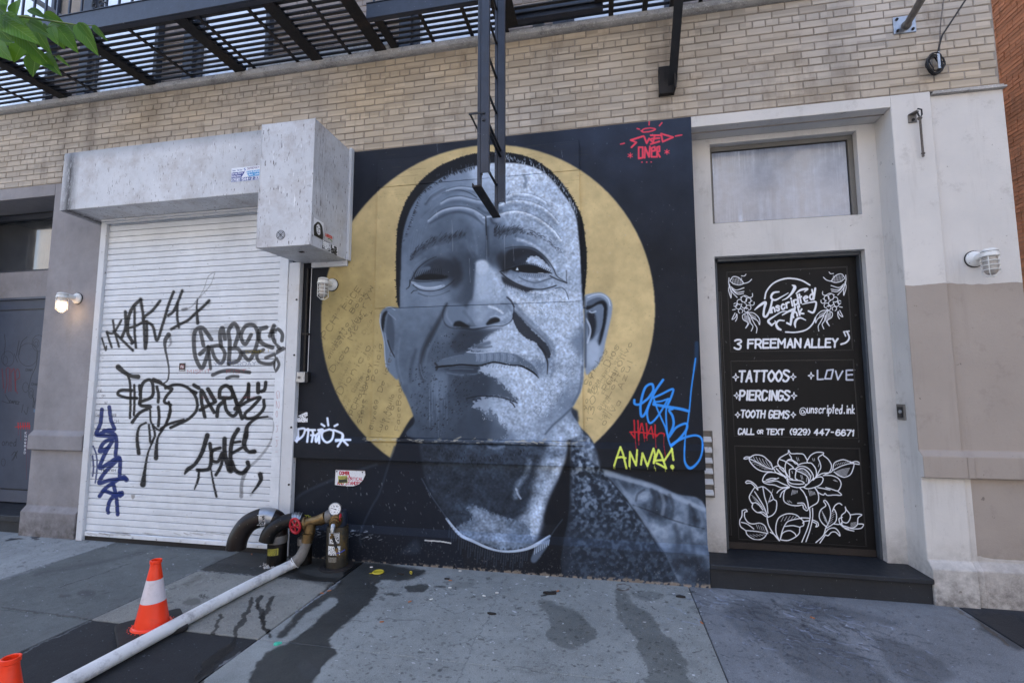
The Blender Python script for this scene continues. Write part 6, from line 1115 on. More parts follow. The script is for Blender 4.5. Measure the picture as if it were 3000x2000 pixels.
# ------------------------------------------------------------------ roller shutter with its hood and motor box
rs = thing('roller_shutter', 'white roller shutter sprayed with black and blue tags under a sheet metal hood', 'shutter', (-4.3, 0, 0))
z = .096; k = 0
while z < 3.40:
    b = MB(); h = .0655; x0, x1 = -5.372, -3.188
    pr = [(-.029, z+.0028), (-.032, z+.0055), (-.033, z+.034), (-.032, z+.0605), (-.0295, z+.063), (.0, z+.063), (.0, z+.0028)]
    dy = random.uniform(-.001, .001); b.prism_x([(y+dy, q) for y, q in pr], x0, x1, 1)
    o = b.build('slat', M['shutter'], rs, uv=UV_SHUT, smooth=False); z += h; k += 1
b = MB(); b.box(-5.40, -3.16, .004, .02, .05, 3.5); b.build('backing', M['dark'], rs)
b = MB(); b.prism_x([(-.045, .046), (-.045, .090), (-.008, .094), (-.008, .046)], -5.372, -3.188); bb = b.build('bottom_bar', M['shutter'], rs, bevel=.004, uv=UV_SHUT)
for i in range(7): b = MB(); x = -5.05+i*.29; b.lathe((x, -.046, .062), [(.012, -.006), (.012, .004)], 8, 'y'); b.build('bolt_head', M['rail'], bb)
b = MB(); b.box(-5.372, -3.188, -.034, .0, -.005, .043); b.build('gap_shade_strip', M['rubber'], rs)  # black strip drawn in for the shaded gap below the bottom bar
for x0, x1 in ((-5.452, -5.374), (-3.186, -3.088)): b = MB(); b.box(x0, x1, -.066, .003, .0, 3.44); b.build('guide_rail', M['shutter'] if x0 > -4 else M['rail'], rs, bevel=.004, uv=UV_SHUT)
b = MB(); b.box(-3.0865, -2.962, -.058, .003, .0, 2.83); rr = b.build('angle_post', M['rail'], rs, bevel=.004)
for zz in (.66, 1.2, 1.9, 2.45): b = MB(); b.lathe((-2.985, -.06, zz), [(.010, -.004), (.010, .004)], 8, 'y'); b.build('bolt_head', M['iron_rust'], rr)
b = MB(); b.box(-5.565, -3.003, -.40, -.001, 3.425, 4.05); b.v = [(x, y, z if not (z < 3.5 and y > -.2) else 3.405) for x, y, z in b.v]; hd = b.build('hood', M['hood'], rs, bevel=.004)
b = MB(); b.box(-5.37, -3.2, -.10, -.07, 3.375, 3.404); b.box(-5.37, -3.2, -.13, -.101, 3.39, 3.408); b.build('hood_lip', M['rail'], rs)
b = MB(); b.box(-3.0, -2.468, -.62, -.002, 2.83, 3.955); b.v = [(x, y, z-(.02 if (z < 3 and y < -.3) else 0)) for x, y, z in b.v]; mb_ = b.build('motor_box', M['hood'], rs, bevel=.003)
for q in ((-3.002, -2.996, -.6235, -.612, 2.81, 3.955), (-2.474, -2.4655, -.6235, -.612, 2.812, 3.955)): b = MB(); b.box(*q); b.build('seam_strip', M['hood'], mb_)
b = MB(); b.box(-2.467, -2.44, -.055, -.001, 2.825, 3.972); b.build('side_flange', M['rail'], rs, bevel=.003)
b = MB(); b.box(-2.86, -2.47, -.03, -.001, 2.775, 2.828); b.build('bottom_flange', M['rail'], rs, bevel=.004)
b = MB(); b.box(-2.70, -2.66, -.45, -.42, 2.8055, 2.811); b.build('paint_chip', M['dark_bit'], mb_)

# ------------------------------------------------------------------ stickers and signs (flat print on real sheets)
def sticker(name, label, cat, cv, wpx, hpx, org, u, v, w, h, thick=.0015, group=None, rough=.5, alpha=False, outline=None):
    """sheet with corner org, spanned by unit vectors u (to the right) and v (up)"""
    im = make_image(name+'_print', cv.a[::-1]); s = NT(name+' print'); t = s.img(im); s.col(t.outputs[0]); s.rough(rough)
    org, u, v = Vector(org), Vector(u).normalized(), Vector(v).normalized(); n = u.cross(v)
    pts = outline or [(0, 0), (1, 0), (1, 1), (0, 1)]
    me = bpy.data.meshes.new(name); V = [u*w*a+v*h*c+n*thick for a, c in pts]+[u*w*a+v*h*c for a, c in pts]; N_ = len(pts)
    me.from_pydata([tuple(p) for p in V], [], [tuple(range(N_))]+[(i, N_+i, N_+(i+1) % N_, (i+1) % N_) for i in range(N_)])
    uvl = me.uv_layers.new(name='uv'); 
    for lp in me.loops: a, c = pts[lp.vertex_index % N_]; uvl.data[lp.index].uv = (a, c)
    me.materials.append(s.m); o = link_mesh(name, me, None, org); tag(o, label, cat, group); return o
def mk(w, h, bg): return Canvas(0, 0, w, h, 1, bg, 1.)
cv = mk(320, 150, (226, 230, 238)); cv.fill([(4,48),(150,48),(120,104),(4,104)], (44, 56, 132), 1, .5, False); cv.fill([(165,48),(316,44),(316,104),(195,104)], (70, 150, 206), 1, .5, False); cv.fill([(4,108),(316,108),(316,146),(4,146)], (92, 104, 150), 1, .5, False)
cv.stroke([(120,104),(148,62),(178,104)], 3, (235,238,245), 1, 1, smooth=False)
text(cv, 'Garage Doors', (8,68), (128,66), 17, 1.6, (240,240,248)); text(cv, 'Rolling Gates', (8,94), (108,94), 17, 1.6, (240,240,248)); text(cv, 'Security Solutions', (172,66), (310,64), 15, 1.5, (240,240,248)); text(cv, 'Doors & Locks', (196,92), (308,91), 16, 1.6, (240,240,248)); text(cv, '(718) 544-2 33', (10,140), (308,137), 24, 2.8, (240,240,248)); text(cv, 'SUPREMACY', (176,30), (306,28), 20, 1.6, (120,100,130)); text(cv, 'Sales & Service', (12,34), (120,32), 12, 1.2, (60,80,140))
cv.stroke([(150,12),(140,22),(156,28),(146,38)], 3, (60,90,170), 1, 1)
sticker('company_sticker', 'blue and white company sticker with phone number on the long shutter hood', 'sticker', cv, 0, 0, (-3.50, -.4015, 3.548), (1, 0, 0), (0, 0, 1), .32, .144)
cv = mk(120, 120, (196, 199, 207)); t_ = np.linspace(0, 6.2832, 40)
for r, wd in ((54, 4), (40, 3.5), (24, 3)): cv.stroke([(60+r*math.cos(a), 60+r*math.sin(a)) for a in t_], wd, (24, 26, 34), 1, 1)
cv.stroke([(24,24),(96,96)], 3.5, (24,26,34), 1, 1); cv.stroke([(96,24),(24,96)], 3.5, (24,26,34), 1, 1); cv.stroke([(60,36),(60,84)], 3, (24,26,34), 1, 1); cv.stroke([(36,60),(84,60)], 3, (24,26,34), 1, 1)
sticker('round_sticker', 'round sticker of black rings and a cross on the front of the motor box', 'sticker', cv, 0, 0, (-2.805, -.6215, 2.868), (1, 0, 0), (0, 0, 1), .09, .09, outline=[(.5+.48*math.cos(a), .5+.48*math.sin(a)) for a in np.linspace(0, 6.28, 20, endpoint=False)])
cv = mk(110, 140, (232, 232, 234)); cv.fill([(8,140),(2,70),(22,40),(44,18),(76,20),(100,50),(104,140)], (18,18,20), 1, 1); cv.fill([(28,60),(46,34),(70,40),(82,70),(74,108),(56,118),(36,100)], (226,226,228), 1, 1); cv.stroke([(34,62),(46,60)], 3, (18,18,20)); cv.stroke([(62,66),(74,68)], 3, (18,18,20)); cv.stroke([(52,66),(50,84),(56,86)], 1.6, (40,40,44)); cv.stroke([(46,98),(56,100),(64,98)], 2.4, (20,20,22)); cv.fill([(60,30),(80,44),(88,100),(80,120),(74,60)], (18,18,20), 1, 1)
sx = -2.4665
sticker('portrait_sticker', 'black and white portrait sticker of a long haired face on the motor box side', 'sticker', cv, 0, 0, (sx, -.588, 2.905), (0, 1, 0), (0, 0, 1), .146, .158)
cv = mk(150, 90, (196, 190, 186)); text(cv, 'LORDSTO', (8,48), (140,44), 34, 5, (200,40,30)); cv.stroke([(60,66),(100,62),(132,68),(140,80)], 6, (40,110,60), 1, 2); cv.stroke([(80,70),(120,74)], 3, (220,220,210), 1, 1)
sticker('red_sticker', 'small red lettered sticker to the right of the portrait sticker on the motor box side', 'sticker', cv, 0, 0, (sx, -.413, 2.925), (0, 1, 0), (0, 0, 1), .12, .062)
cv = mk(130, 110, (20, 20, 22)); text(cv, 'DANNY', (8,36), (122,36), 26, 6, (235,235,236)); text(cv, 'CORTES', (8,70), (122,70), 26, 6, (235,235,236)); text(cv, '* NYC *', (14,102), (116,102), 24, 5.5, (235,235,236))
sticker('name_sticker', 'black sticker with three rows of white capitals low on the side of the motor box', 'sticker', cv, 0, 0, (sx, -.447, 2.830), (0, 1, 0), (0, 0, 1), .118, .078)
cv = mk(120, 120, (236, 236, 238)); text(cv, 'LS', (16,52), (100,52), 40, 10, (20,20,22)); text(cv, 'ONE', (12,110), (108,110), 44, 9, (20,20,22))
sticker('block_letter_sticker', 'white sticker of thick black letters on the motor box side nearest the wall', 'sticker', cv, 0, 0, (sx, -.322, 2.822), (0, 1, 0), (0, 0, 1), .118, .084)
cv = mk(130, 130, (26, 28, 34)); text(cv, 'GEMS', (14,54), (124,50), 34, 7, (230,232,238)); text(cv, 'ABC', (30,78), (104,76), 16, 3.5, (230,232,238)); text(cv, 'GASH', (6,122), (124,122), 36, 8, (230,232,238)); cv.fill([(0,0),(120,0),(0,56)], (26,28,34), 1, 1, False)
sticker('peeled_sticker', 'torn sticker of white block letters on the black wall left of the white tag', 'sticker', cv, 0, 0, (-2.962, -.0015, 1.245), (1, 0, 0), (0, 0, 1), .11, .105)
cv = mk(60, 70, (26, 18, 20)); cv.stroke([(30+18*math.cos(a), 30+18*math.sin(a)) for a in t_], 2.5, (150,60,60)); text(cv, 'FA', (18,42), (42,42), 20, 3, (220,210,210)); cv.stroke([(8,62),(26,62)], 4, (200,200,200), 1, 1, False); cv.stroke([(34,62),(52,62)], 4, (200,200,200), 1, 1, False)
a_ = at(250+860/3.137, 750+1056/3.137, -.036)
sticker('square_sticker', 'small dark square sticker with a red ring on the shutter slats', 'sticker', cv, 0, 0, (a_.x, -.0355, a_.z), (1, 0, 0), (0, 0, 1), .075, .082)
# enamel sign
cv = mk(320, 160, (222, 224, 228)); rd = (176, 34, 52)
text(cv, 'COMBI', (50,48), (150,46), 30, 4.5, rd); text(cv, 'VERTICAL', (120,100), (300,96), 26, 3, rd, .7); text(cv, 'AND STANDPI', (30,146), (270,138), 28, 3.6, rd, .85)
cv.fill([(34,64),(128,58),(134,122),(44,130)], (40,42,36), .92, 2, False); text(cv, 'RECOTY', (44,94), (124,90), 26, 3, (196,190,90)); cv.stroke([(36,64),(130,58),(136,124),(44,132),(36,64)], 2.4, (176,180,80), 1, 1, False); cv.stroke([(140,20),(160,70),(176,84),(150,60)], 4, rd, .9, 2)
cv.dots([(5,5),(315,5),(315,155),(5,155)], 60, 1.6, (70,50,40), .8, 1, 3); cv.stroke([(0,2),(320,2)], 4, (60,40,34), .7, 3, False); cv.stroke([(10,157),(120,157)], 4, (60,40,34), .7, 3, False)
sg = sticker('enamel_sign', 'chipped white enamel sign with red capitals screwed to the black wall', 'sign', cv, 0, 0, (-2.535, -.006, .655), (1, 0, 0), (0, 0, 1), .312, .152, thick=.003, rough=.3, outline=[(.01, .06), (.32, 0), (.62, .03), (.80, .16), (.93, .42), (1, .74), (.98, 1), (.02, 1)])
b = MB()
for x, zz in ((-2.515, .79), (-2.25, .79)): b.lathe((x, -.010, zz), [(.007, -.003), (.007, .003)], 8, 'y')
b.build('screw', M['iron'], sg)

# ------------------------------------------------------------------ caged wall lamps
def lamp(px, pz, label, side, lit, Y=0.):
    L = thing('wall_lamp', label, 'lamp', (px, Y, pz), 'caged bulkhead lamps on the facade'); c = (px+side*.0, Y-.155, pz-.0)
    q = MB(); q.lathe((px, Y-.001, pz), [(.066, 0), (.066, -.006)], 24, 'y'); q.build('gasket', M['rubber'], L)
    q = MB(); q.lathe((px, Y-.0075, pz), [(.060, 0), (.060, -.010), (.050, -.022), (.030, -.034)], 24, 'y'); auto_smooth(q.build('mounting_plate', M['white_enamel'], L))
    q = MB(); q.tube([(px, Y-.03, pz), (px, Y-.07, pz+.004), (px, Y-.12, pz+.010)], [.030, .028, .030], 14); auto_smooth(q.build('arm', M['white_enamel'], L))
    q = MB(); q.lathe((px, c[1], pz), [(.0, .040), (.032, .038), (.046, .030), (.050, .018), (.050, -.002), (.055, -.006), (.056, -.020), (.050, -.024)], 24); auto_smooth(q.build('cap', M['white_enamel'], L))
    q = MB(); q.lathe((px, c[1], pz), [(.0505, .0125), (.0505, .0165)], 24); q.build('seal_ring', M['rubber'], L)
    q = MB(); q.lathe((px, c[1], pz), [(.040, -.024), (.041, -.06), (.041, -.115), (.036, -.140), (.022, -.155), (.0, -.160)], 24, cap=False); g = auto_smooth(q.build('globe', M['globe_lit'] if lit else M['globe'], L))
    q = MB()
    for a in (45, 135, 225, 315):
        ca, sa = math.cos(math.radians(a)), math.sin(math.radians(a)); r = .050; q.tube([(px+r*ca, c[1]+r*sa, pz-.018), (px+r*ca, c[1]+r*sa, pz-.145), (px+.018*ca, c[1]+.018*sa, pz-.172)], .0032, 6)
    for zz in (-.055, -.088, -.122): q.torus((px, c[1], pz+zz), .050, .0030, n=24, m=6)
    q.torus((px, c[1], pz-.172), .018, .003, n=14, m=6); auto_smooth(q.build('cage', M['white_enamel'], L), 60)
    q = MB()
    for dx, dz in ((-.042, .03), (.042, .03), (.042, -.03), (-.042, -.03)): q.lathe((px+dx, Y-.019, pz+dz), [(.005, 0), (.005, -.005)], 8, 'y')
    q.build('screw', M['iron'], L)
    if lit:
        q = MB(); q.lathe((px, c[1], pz), [(.0, -.075), (.020, -.08), (.028, -.10), (.022, -.125), (.0, -.135)], 16, cap=False); q.build('bulb', M['bulb'], L)
        ld = bpy.data.lights.new('lamp_glow', 'POINT'); ld.energy = .2; ld.color = (1., .72, .42); ld.shadow_soft_size = .03; lo = bpy.data.objects.new('lamp_glow', ld); COL.objects.link(lo); lo.parent = L; lo.location = (.0, c[1]-Y-.0, -.182)
    return L
s = NT('ribbed lamp glass'); s.b.inputs['Base Color'].default_value = (*lin((176, 172, 168)), 1); s.b.inputs['Roughness'].default_value = .25; s.b.inputs['Coat Weight'].default_value = .6; s.b.inputs['Transmission Weight'].default_value = .25; M['globe'] = s.m
s = NT('lit lamp glass'); s.b.inputs['Base Color'].default_value = (.8, .7, .6, 1); s.b.inputs['Roughness'].default_value = .3
gz = s.n('ShaderNodeTexCoord'); sp_ = s.n('ShaderNodeSeparateXYZ'); s.l(gz.outputs['Object'], sp_.inputs[0]); mr = s.n('ShaderNodeMapRange'); s.l(sp_.outputs['Z'], mr.inputs[0]); mr.inputs[1].default_value = -.055; mr.inputs[2].default_value = -.09; mr.inputs[3].default_value = .0; mr.inputs[4].default_value = 2.2
s.b.inputs['Emission Color'].default_value = (1., .62, .34, 1); s.l(mr.outputs[0], s.b.inputs['Emission Strength']); M['globe_lit'] = s.m
s = NT('glowing bulb'); s.b.inputs['Emission Color'].default_value = (1., .75, .5, 1); s.b.inputs['Emission Strength'].default_value = 6; M['bulb'] = s.m
lamp(-5.775, 2.575, 'lit caged white wall lamp glowing orange on the grey pier left of the shutter', 1, True)
lamp(-2.635, 2.595, 'unlit caged white wall lamp on the gold disc edge beside the motor box', 1, False)
lamp(2.822, 2.565, 'unlit caged white wall lamp on the pale end wall right of the black door', -1, False, .02)

# ------------------------------------------------------------------ small wall fittings
v = thing('wall_vent', 'narrow louvred vent set in the strip of wall between mural and black door', 'vent', (.86, .24, .92))
b = MB(); b.box(.82, .905, .2355, .2395, .655, 1.195); b.build('dark_cavity', M['steel_dull'], v)
b = MB(); b.box(.899, .908, .222, .2354, .65, 1.20); b.box(.815, .908, .222, .2354, 1.196, 1.205); b.box(.815, .908, .222, .2354, .64, .65); b.build('vent_frame', M['steel_dull'], v)
for i in range(6): b = MB(); zz = .66+i*.09; b.prism_x([(.212, zz), (.212, zz+.012), (.234, zz+.045), (.234, zz+.033)], .818, .898); b.build('louvre', M['rail'], v)
ic = thing('door_buzzer', 'dark metal buzzer plate with a grey button on the reveal beside the black door', 'buzzer', (2.333, .16, 1.38))
b = MB(); b.box(2.322, 2.3325, .115, .218, 1.32, 1.445); b.build('plate', M['steel_dull'], ic, bevel=.003); b = MB(); b.box(2.316, 2.3215, .135, .198, 1.34, 1.425); b.build('faceplate', M['iron'], ic); b = MB(); b.lathe((2.315, .15, 1.385), [(.016, 0), (.016, -.008), (.010, -.012)], 14, 'x'); b.build('button', M['zinc'], ic)
jb = thing('junction_box', 'small grey steel junction box on the black wall right of the shutter post', 'junction box', (-2.9, 0, 1.68))
b = MB(); b.box(-2.958, -2.868, -.055, -.001, 1.632, 1.735); b.build('box', M['zinc'], jb, bevel=.004); b = MB(); b.box(-2.867, -2.835, -.05, -.001, 1.636, 1.730); b.build('side_cover', M['iron'], jb); b = MB(); b.lathe((-2.925, -.056, 1.68), [(.014, 0), (.014, -.004)], 10, 'y'); b.build('knockout', M['steel_dull'], jb)
cd_ = thing('conduit', 'black conduit pipe running down the black strip to the junction box', 'conduit', (-2.9, 0, 2.2))
b = MB(); b.tube([(-2.898, -.018, 1.737), (-2.898, -.018, 2.77)], .012, 10); auto_smooth(b.build('pipe', M['black_pipe'], cd_), 60); b = MB(); b.box(-2.93, -2.86, -.034, -.001, 2.10, 2.118); b.build('strap', M['black_pipe'], cd_)
b = MB(); b.box(-2.872, -2.866, -.006, -.001, 1.74, 2.775); b.build('caulk_edge', M['rail'], cd_)
pl = thing('flagpole', 'grey steel pole stub bolted to the brick at top right by a square plate', 'pole', (2.475, 0, 4.54))
b = MB(); b.box(2.394, 2.556, -.012, -.001, 4.470, 4.618); b.build('plate', M['zinc'], pl, bevel=.002)
for dx in (-.055, .055):
    for dz in (-.05, .05): b = MB(); b.lathe((2.475+dx, -.013, 4.544+dz), [(.011, 0), (.011, -.008)], 6, 'y'); b.build('bolt', M['iron_rust'], pl)
e1 = at(2655, 75, -.02); e2 = at(2712, -22, -.62); b = MB(); b.tube([e1, e2, e2+(e2-e1)*.6], .026, 16); auto_smooth(b.build('pole', M['steel_dull'], pl), 60)
b = MB(); b.torus(e1+Vector((0, -.004, 0)), .03, .007, (e2-e1), 16, 6); b.build('weld', M['steel_dull'], pl)
cc = thing('cable_coil', 'tight coil of black cable hanging from two wires at top right of the brick', 'cable', (2.64, -.04, 4.14))
b = MB(); g = random.Random(4)
for i in range(9):
    r = .058+g.uniform(-.012, .014); pts = [(2.640+g.uniform(-.006, .006)+r*.82*math.cos(a), -.03-i*.004+.006*math.sin(3*a), 4.15+r*1.22*math.sin(a)) for a in np.linspace(0, 6.28, 22)]; b.tube(pts, .0052, 6, cap=False)
b.tube([(2.655, -.05, 4.22), (2.70, -.05, 4.19), (2.715, -.04, 4.165), (2.69, -.04, 4.17), (2.67, -.05, 4.21)], .005, 6); auto_smooth(b.build('coil', M['cable'], cc), 70)
b = MB(); b.box(2.650, 2.668, -.066, -.060, 4.10, 4.24); b.build('cable_tie', M['zinc'], cc)
b = MB(); b.tube([(2.66, -.05, 4.23), at(2760, 105, -.06), at(2833, -6, -.1), at(2900, -90, -.14)], .0065, 6); b.build('black_wire', M['cable'], cc)
b = MB(); b.tube([(2.675, -.05, 4.23), at(2755, 75, -.04), at(2765, -6, -.04), at(2772, -90, -.04)], .005, 6); b.build('grey_wire', M['rope'], cc)
rb = thing('rope_bracket', 'steel wall bracket with a knotted end of old rope hanging down the right pier', 'rope', (2.48, 0, 3.74))
b = MB(); b.box(2.447, 2.505, -.008, -.001, 3.70, 3.765); b.prism_z([(2.447, -.008), (2.505, -.008), (2.500, -.05), (2.470, -.06)], 3.765, 3.772); b.build('bracket', M['steel_dull'], rb); b = MB(); b.lathe((2.478, -.009, 3.722), [(.011, 0), (.011, -.007)], 8, 'y'); b.build('bolt', M['iron_rust'], rb)
b = MB(); b.tube([(2.49, -.05, 3.79), (2.512, -.06, 3.775), (2.515, -.055, 3.735), (2.505, -.05, 3.715), (2.497, -.045, 3.74), (2.485, -.045, 3.78)], .006, 8); b.build('loop', M['cable'], rb)
pth = [(2.505, -.045, 3.715), (2.507, -.04, 3.66), (2.511, -.035, 3.58), (2.513, -.032, 3.52), (2.514, -.03, 3.46), (2.514, -.03, 3.425)]
b = MB(); b.tube(pth, [.0075, .006, .0075, .0075, .006, .005], 8)
for i in range(36): t = i/36; p = Vector(pth[0]).lerp(Vector(pth[-1]), t); b.torus(p, .0068, .0022, (0, .6, 1), 8, 5)
for c0, r in (((2.503, -.045, 3.712), .015), ((2.514, -.032, 3.425), .012), ((2.512, -.032, 3.405), .009)):
    for ax in ((1, 0, .3), (0, 1, .4), (.5, .5, 1)): b.torus(c0, r*.75, r*.42, ax, 10, 6)
auto_smooth(b.build('rope', M['rope'], rb), 70)

# ------------------------------------------------------------------ standpipes by the shutter
def elbow(pts, k=8): return [tuple(q) for q in spline(pts, k)]
def goose(label, base, pts, r, mat, name='vent_pipe'):
    g_ = thing(name, label, 'pipe', base, 'black gooseneck pipes at the foot of the wall')
    return g_
g1 = goose('larger brown black gooseneck pipe bending down to the left with a silver band round it', (-2.945, -.24, 0), None, .09, None)
pa_ = elbow([(-2.945, -.24, .25), (-2.945, -.24, .33), (-2.965, -.25, .385), (-3.02, -.28, .415), (-3.09, -.31, .41), (-3.165, -.35, .37), (-3.21, -.375, .30), (-3.232, -.39, .235), (-3.24, -.395, .165)])
b = MB(); b.tube(pa_[:-1]+[pa_[-1]], .082, 28, cap=False); b.tube([pa_[-1], pa_[-1][:2]+(pa_[-1][2]+.002,)], [.082, .066], 28, cap=False); b.tube([(-3.24, -.395, .167), (-3.235, -.392, .26)], .066, 28); auto_smooth(b.build('bend', M['brown_pipe'], g1), 60)
i0 = 20; b = MB(); b.tube([pa_[i] for i in range(i0, i0+11, 2)], .0845, 28); auto_smooth(b.build('band', M['zinc'], g1), 60)
b = MB(); b.tube([(-2.945, -.24, -.01), (-2.945, -.24, .19)], .083, 28); auto_smooth(b.build('riser', M['black_pipe'], g1), 60)
b = MB(); b.lathe((-2.945, -.24, .19), [(.085, 0)]+[(r, .002+i*.006) for i, r in enumerate([.087, .084]*5)]+[(.084, .066)], 28); auto_smooth(b.build('ribbed_clamp', M['steel_dull'], g1), 20)
g2 = goose('smaller black gooseneck pipe in front, joined by a bright ribbed clamp', (-2.70, -.2, 0), None, .07, None)
pb = elbow([(-2.70, -.19, .26), (-2.71, -.19, .345), (-2.76, -.21, .385), (-2.83, -.25, .385), (-2.90, -.30, .36), (-2.955, -.34, .30), (-2.975, -.355, .225)])
b = MB(); b.tube(pb, .062, 26, cap=False); b.tube([(-2.975, -.355, .227), (-2.965, -.35, .28)], .05, 20); auto_smooth(b.build('bend', M['black_pipe'], g2), 60)
b = MB(); b.tube([(-2.70, -.19, -.01), (-2.70, -.19, .17)], .062, 26); auto_smooth(b.build('riser', M['black_pipe'], g2), 60)
b = MB(); b.lathe((-2.70, -.19, .17), [(.064, 0)]+[(r, .002+i*.007) for i, r in enumerate([.066, .063]*4)]+[(.063, .06)], 26); auto_smooth(b.build('ribbed_clamp', M['steel_dull'], g2), 20)
b = MB(); n0 = 15
for i in range(n0, n0+6): b.tube([pb[i], pb[i+1]], .0645, 26, cap=False)
for i in range(n0, n0+7, 2): d3 = Vector(pb[i+1])-Vector(pb[i]); b.torus(pb[i], .065, .0035, d3, 26, 6)
auto_smooth(b.build('bright_clamp', M['zinc'], g2), 40)
b = MB(); cp_ = Vector((-2.655, -.19, .405))
for i in range(8): b.torus((cp_.x-.07+i*.024, -.20, .405+.01*math.sin(i)), .014, .003, (0, 1, .3*(i % 2)), 12, 5)
b.build('yellow_cord', pmat('yellow cord', (150, 150, 50), .8, var=.2, bump=0), g2)
def curved_label(name, label, cv, c, r, a0, a1, z0, z1, tilt=0):
    im = make_image(name+'_print', cv.a[::-1]); s = NT(name+' print'); t = s.img(im); s.col(t.outputs[0]); s.rough(.5); n = 12
    vs = []; fs = []; uv = []
    for i in range(n+1):
        a = math.radians(a0+(a1-a0)*i/n)
        for k_, zz in ((0, z0), (1, z1)): vs.append(((r+.002)*math.cos(a), (r+.002)*math.sin(a), zz+tilt*(i/n-.5))); uv.append((i/n, k_))
    for i in range(n): fs.append((2*i, 2*i+2, 2*i+3, 2*i+1))
    me = bpy.data.meshes.new(name); me.from_pydata(vs, [], fs); l = me.uv_layers.new(name='uv')
    for lp in me.loops: l.data[lp.index].uv = uv[lp.vertex_index]
    me.materials.append(s.m); o = link_mesh(name, me, None, c); md = o.modifiers.new('sheet', 'SOLIDIFY'); md.thickness = .0012; tag(o, label, 'sticker'); return o
cv = mk(180, 100, (30, 29, 31)); cv.fill([(2,2),(178,2),(178,98),(2,98)], (166, 160, 58), 1, 1, False)
for i in range(5): text(cv, 'XEOWN'[i:]+'ARB', (14,24+i*17), (166,24+i*17), 10, 2, (60,58,30), .8)
curved_label('yellow_label', 'yellow paper label near the bottom of the larger gooseneck riser', cv, (-2.945, -.24, 0), .083, 270-28, 270+44, .095, .155, .008)
cv = mk(130, 150, (196, 198, 202)); cv.fill([(20,20),(126,14),(126,146),(14,146)], (232,234,238), 1, 1, False)
text(cv, 'TFAR', (26,58), (122,52), 34, 6, (22,22,24)); text(cv, 'BASS', (22,100), (122,96), 34, 6, (22,22,24)); text(cv, 'RADE', (18,142), (122,140), 34, 6, (22,22,24))
p_ = Vector(pa_[25]); sticker('band_sticker', 'white sticker of black capitals on the silver band of the larger gooseneck', 'sticker', cv, 0, 0, p_+Vector((-.030, -.0885, -.05)), (1, .12, .05), (-.05, 0, 1), .075, .09)
st2 = thing('standpipe', 'stubby rusty painted brass topped standpipe with pressure gauge and red hand wheel', 'standpipe', (-2.37, -.2, 0))
bc = (-2.372, -.20)
b = MB(); b.lathe((bc[0], bc[1], -.005), [(.150, 0), (.150, .012), (.142, .018), (.10, .020), (.10, .012)], 36); auto_smooth(b.build('base_flange', M['iron_rust'], st2), 30)
b = MB(); b.lathe((bc[0], bc[1], .0), [(.093, 0), (.093, .34), (.088, .355)], 32); auto_smooth(b.build('body', M['brass_pipe'], st2), 40)
b = MB(); b.lathe((bc[0], bc[1], .355), [(.074, 0), (.078, .03), (.078, .11), (.068, .13), (.03, .135)], 28); auto_smooth(b.build('tee_head', M['iron_blue'], st2), 40)
b = MB(); vx, vy, vz = -2.62, -.27, .375
b.tube([(bc[0]-.03, bc[1]-.01, .435), (bc[0]-.085, bc[1]-.03, .432), (bc[0]-.1, bc[1]-.035, .43)], [.060, .060, .052], 24); auto_smooth(b.build('union_nut', M['steel_dull'], st2), 35)
b = MB(); b.tube([(bc[0]-.10, bc[1]-.035, .43), (vx+.10, vy+.028, .405), (vx+.08, vy+.022, .402), (vx-.01, vy, vz+.005), (vx-.02, vy-.002, vz+.003)], [.050, .050, .043, .043, .054], 24); b.tube([(vx-.02, vy-.002, vz+.003), (vx-.035, vy-.006, vz)], [.058, .058], 24)
b.tube([(vx+.018, vy+.004, vz), (vx+.018, vy-.002, vz-.08), (vx+.012, vy-.01, vz-.085)], [.046, .046, .052], 24); b.tube([(vx+.012, vy-.01, vz-.085), (vx+.005, vy-.02, vz-.155)], [.050, .046], 24); vb = auto_smooth(b.build('valve_body', M['brass'], st2), 35)
b = MB(); b.tube([(vx-.034, vy-.006, vz), (vx-.062, vy-.016, vz-.005), (vx-.10, vy-.03, vz-.012)], [.030, .024, .010], 12); auto_smooth(b.build('bonnet', M['brass'], st2), 35)
b = MB(); wc = Vector((vx-.108, vy-.034, vz-.014)); ax = Vector((-.25, -.96, -.06)).normalized(); b.torus(wc, .062, .0115, ax, 30, 8); u_ = ax.cross(Vector((0, 0, 1))).normalized(); w__ = ax.cross(u_)
for i in range(5): a = i*1.2566+.4; d3 = u_*math.cos(a)+w__*math.sin(a); b.tube([wc+d3*.012, wc+d3*.058], .0075, 8)
b.lathe(wc-ax*.008, [(.017, 0), (.017, .018), (.010, .024)], 12, ax); auto_smooth(b.build('hand_wheel', M['red'], st2), 50)
b = MB(); gc = Vector((-2.362, -.27, .515)); b.tube([(bc[0]-.015, bc[1]-.045, .44), gc+Vector((0, .02, -.045))], .010, 8); b.build('gauge_stem', M['brass'], st2)
b = MB(); gax = Vector((.18, -1, .1)).normalized(); b.lathe(gc, [(.052, -.02), (.055, 0), (.055, .012), (.050, .014), (.050, .008)], 32, gax); gg = auto_smooth(b.build('gauge_case', M['zinc'], st2), 30)
cv = mk(120, 120, (226, 228, 232))
for i in range(11): a = math.radians(225-27*i); cv.stroke([(60+40*math.cos(a), 60-40*math.sin(a)), (60+50*math.cos(a), 60-50*math.sin(a))], 1.4, (40,40,44), 1, 1, False)
cv.stroke([(60,60),(22,50)], 2.6, (20,20,22), 1, 1, False); cv.stroke([(60,60),(76,64)], 4, (20,20,22), 1, 1, False); text(cv, '60', (44,38), (56,38), 10, 1.2, (50,50,60)); text(cv, '100', (70,36), (88,38), 10, 1.2, (50,50,60)); text(cv, 'psi', (52,92), (68,92), 10, 1.1, (50,50,60))
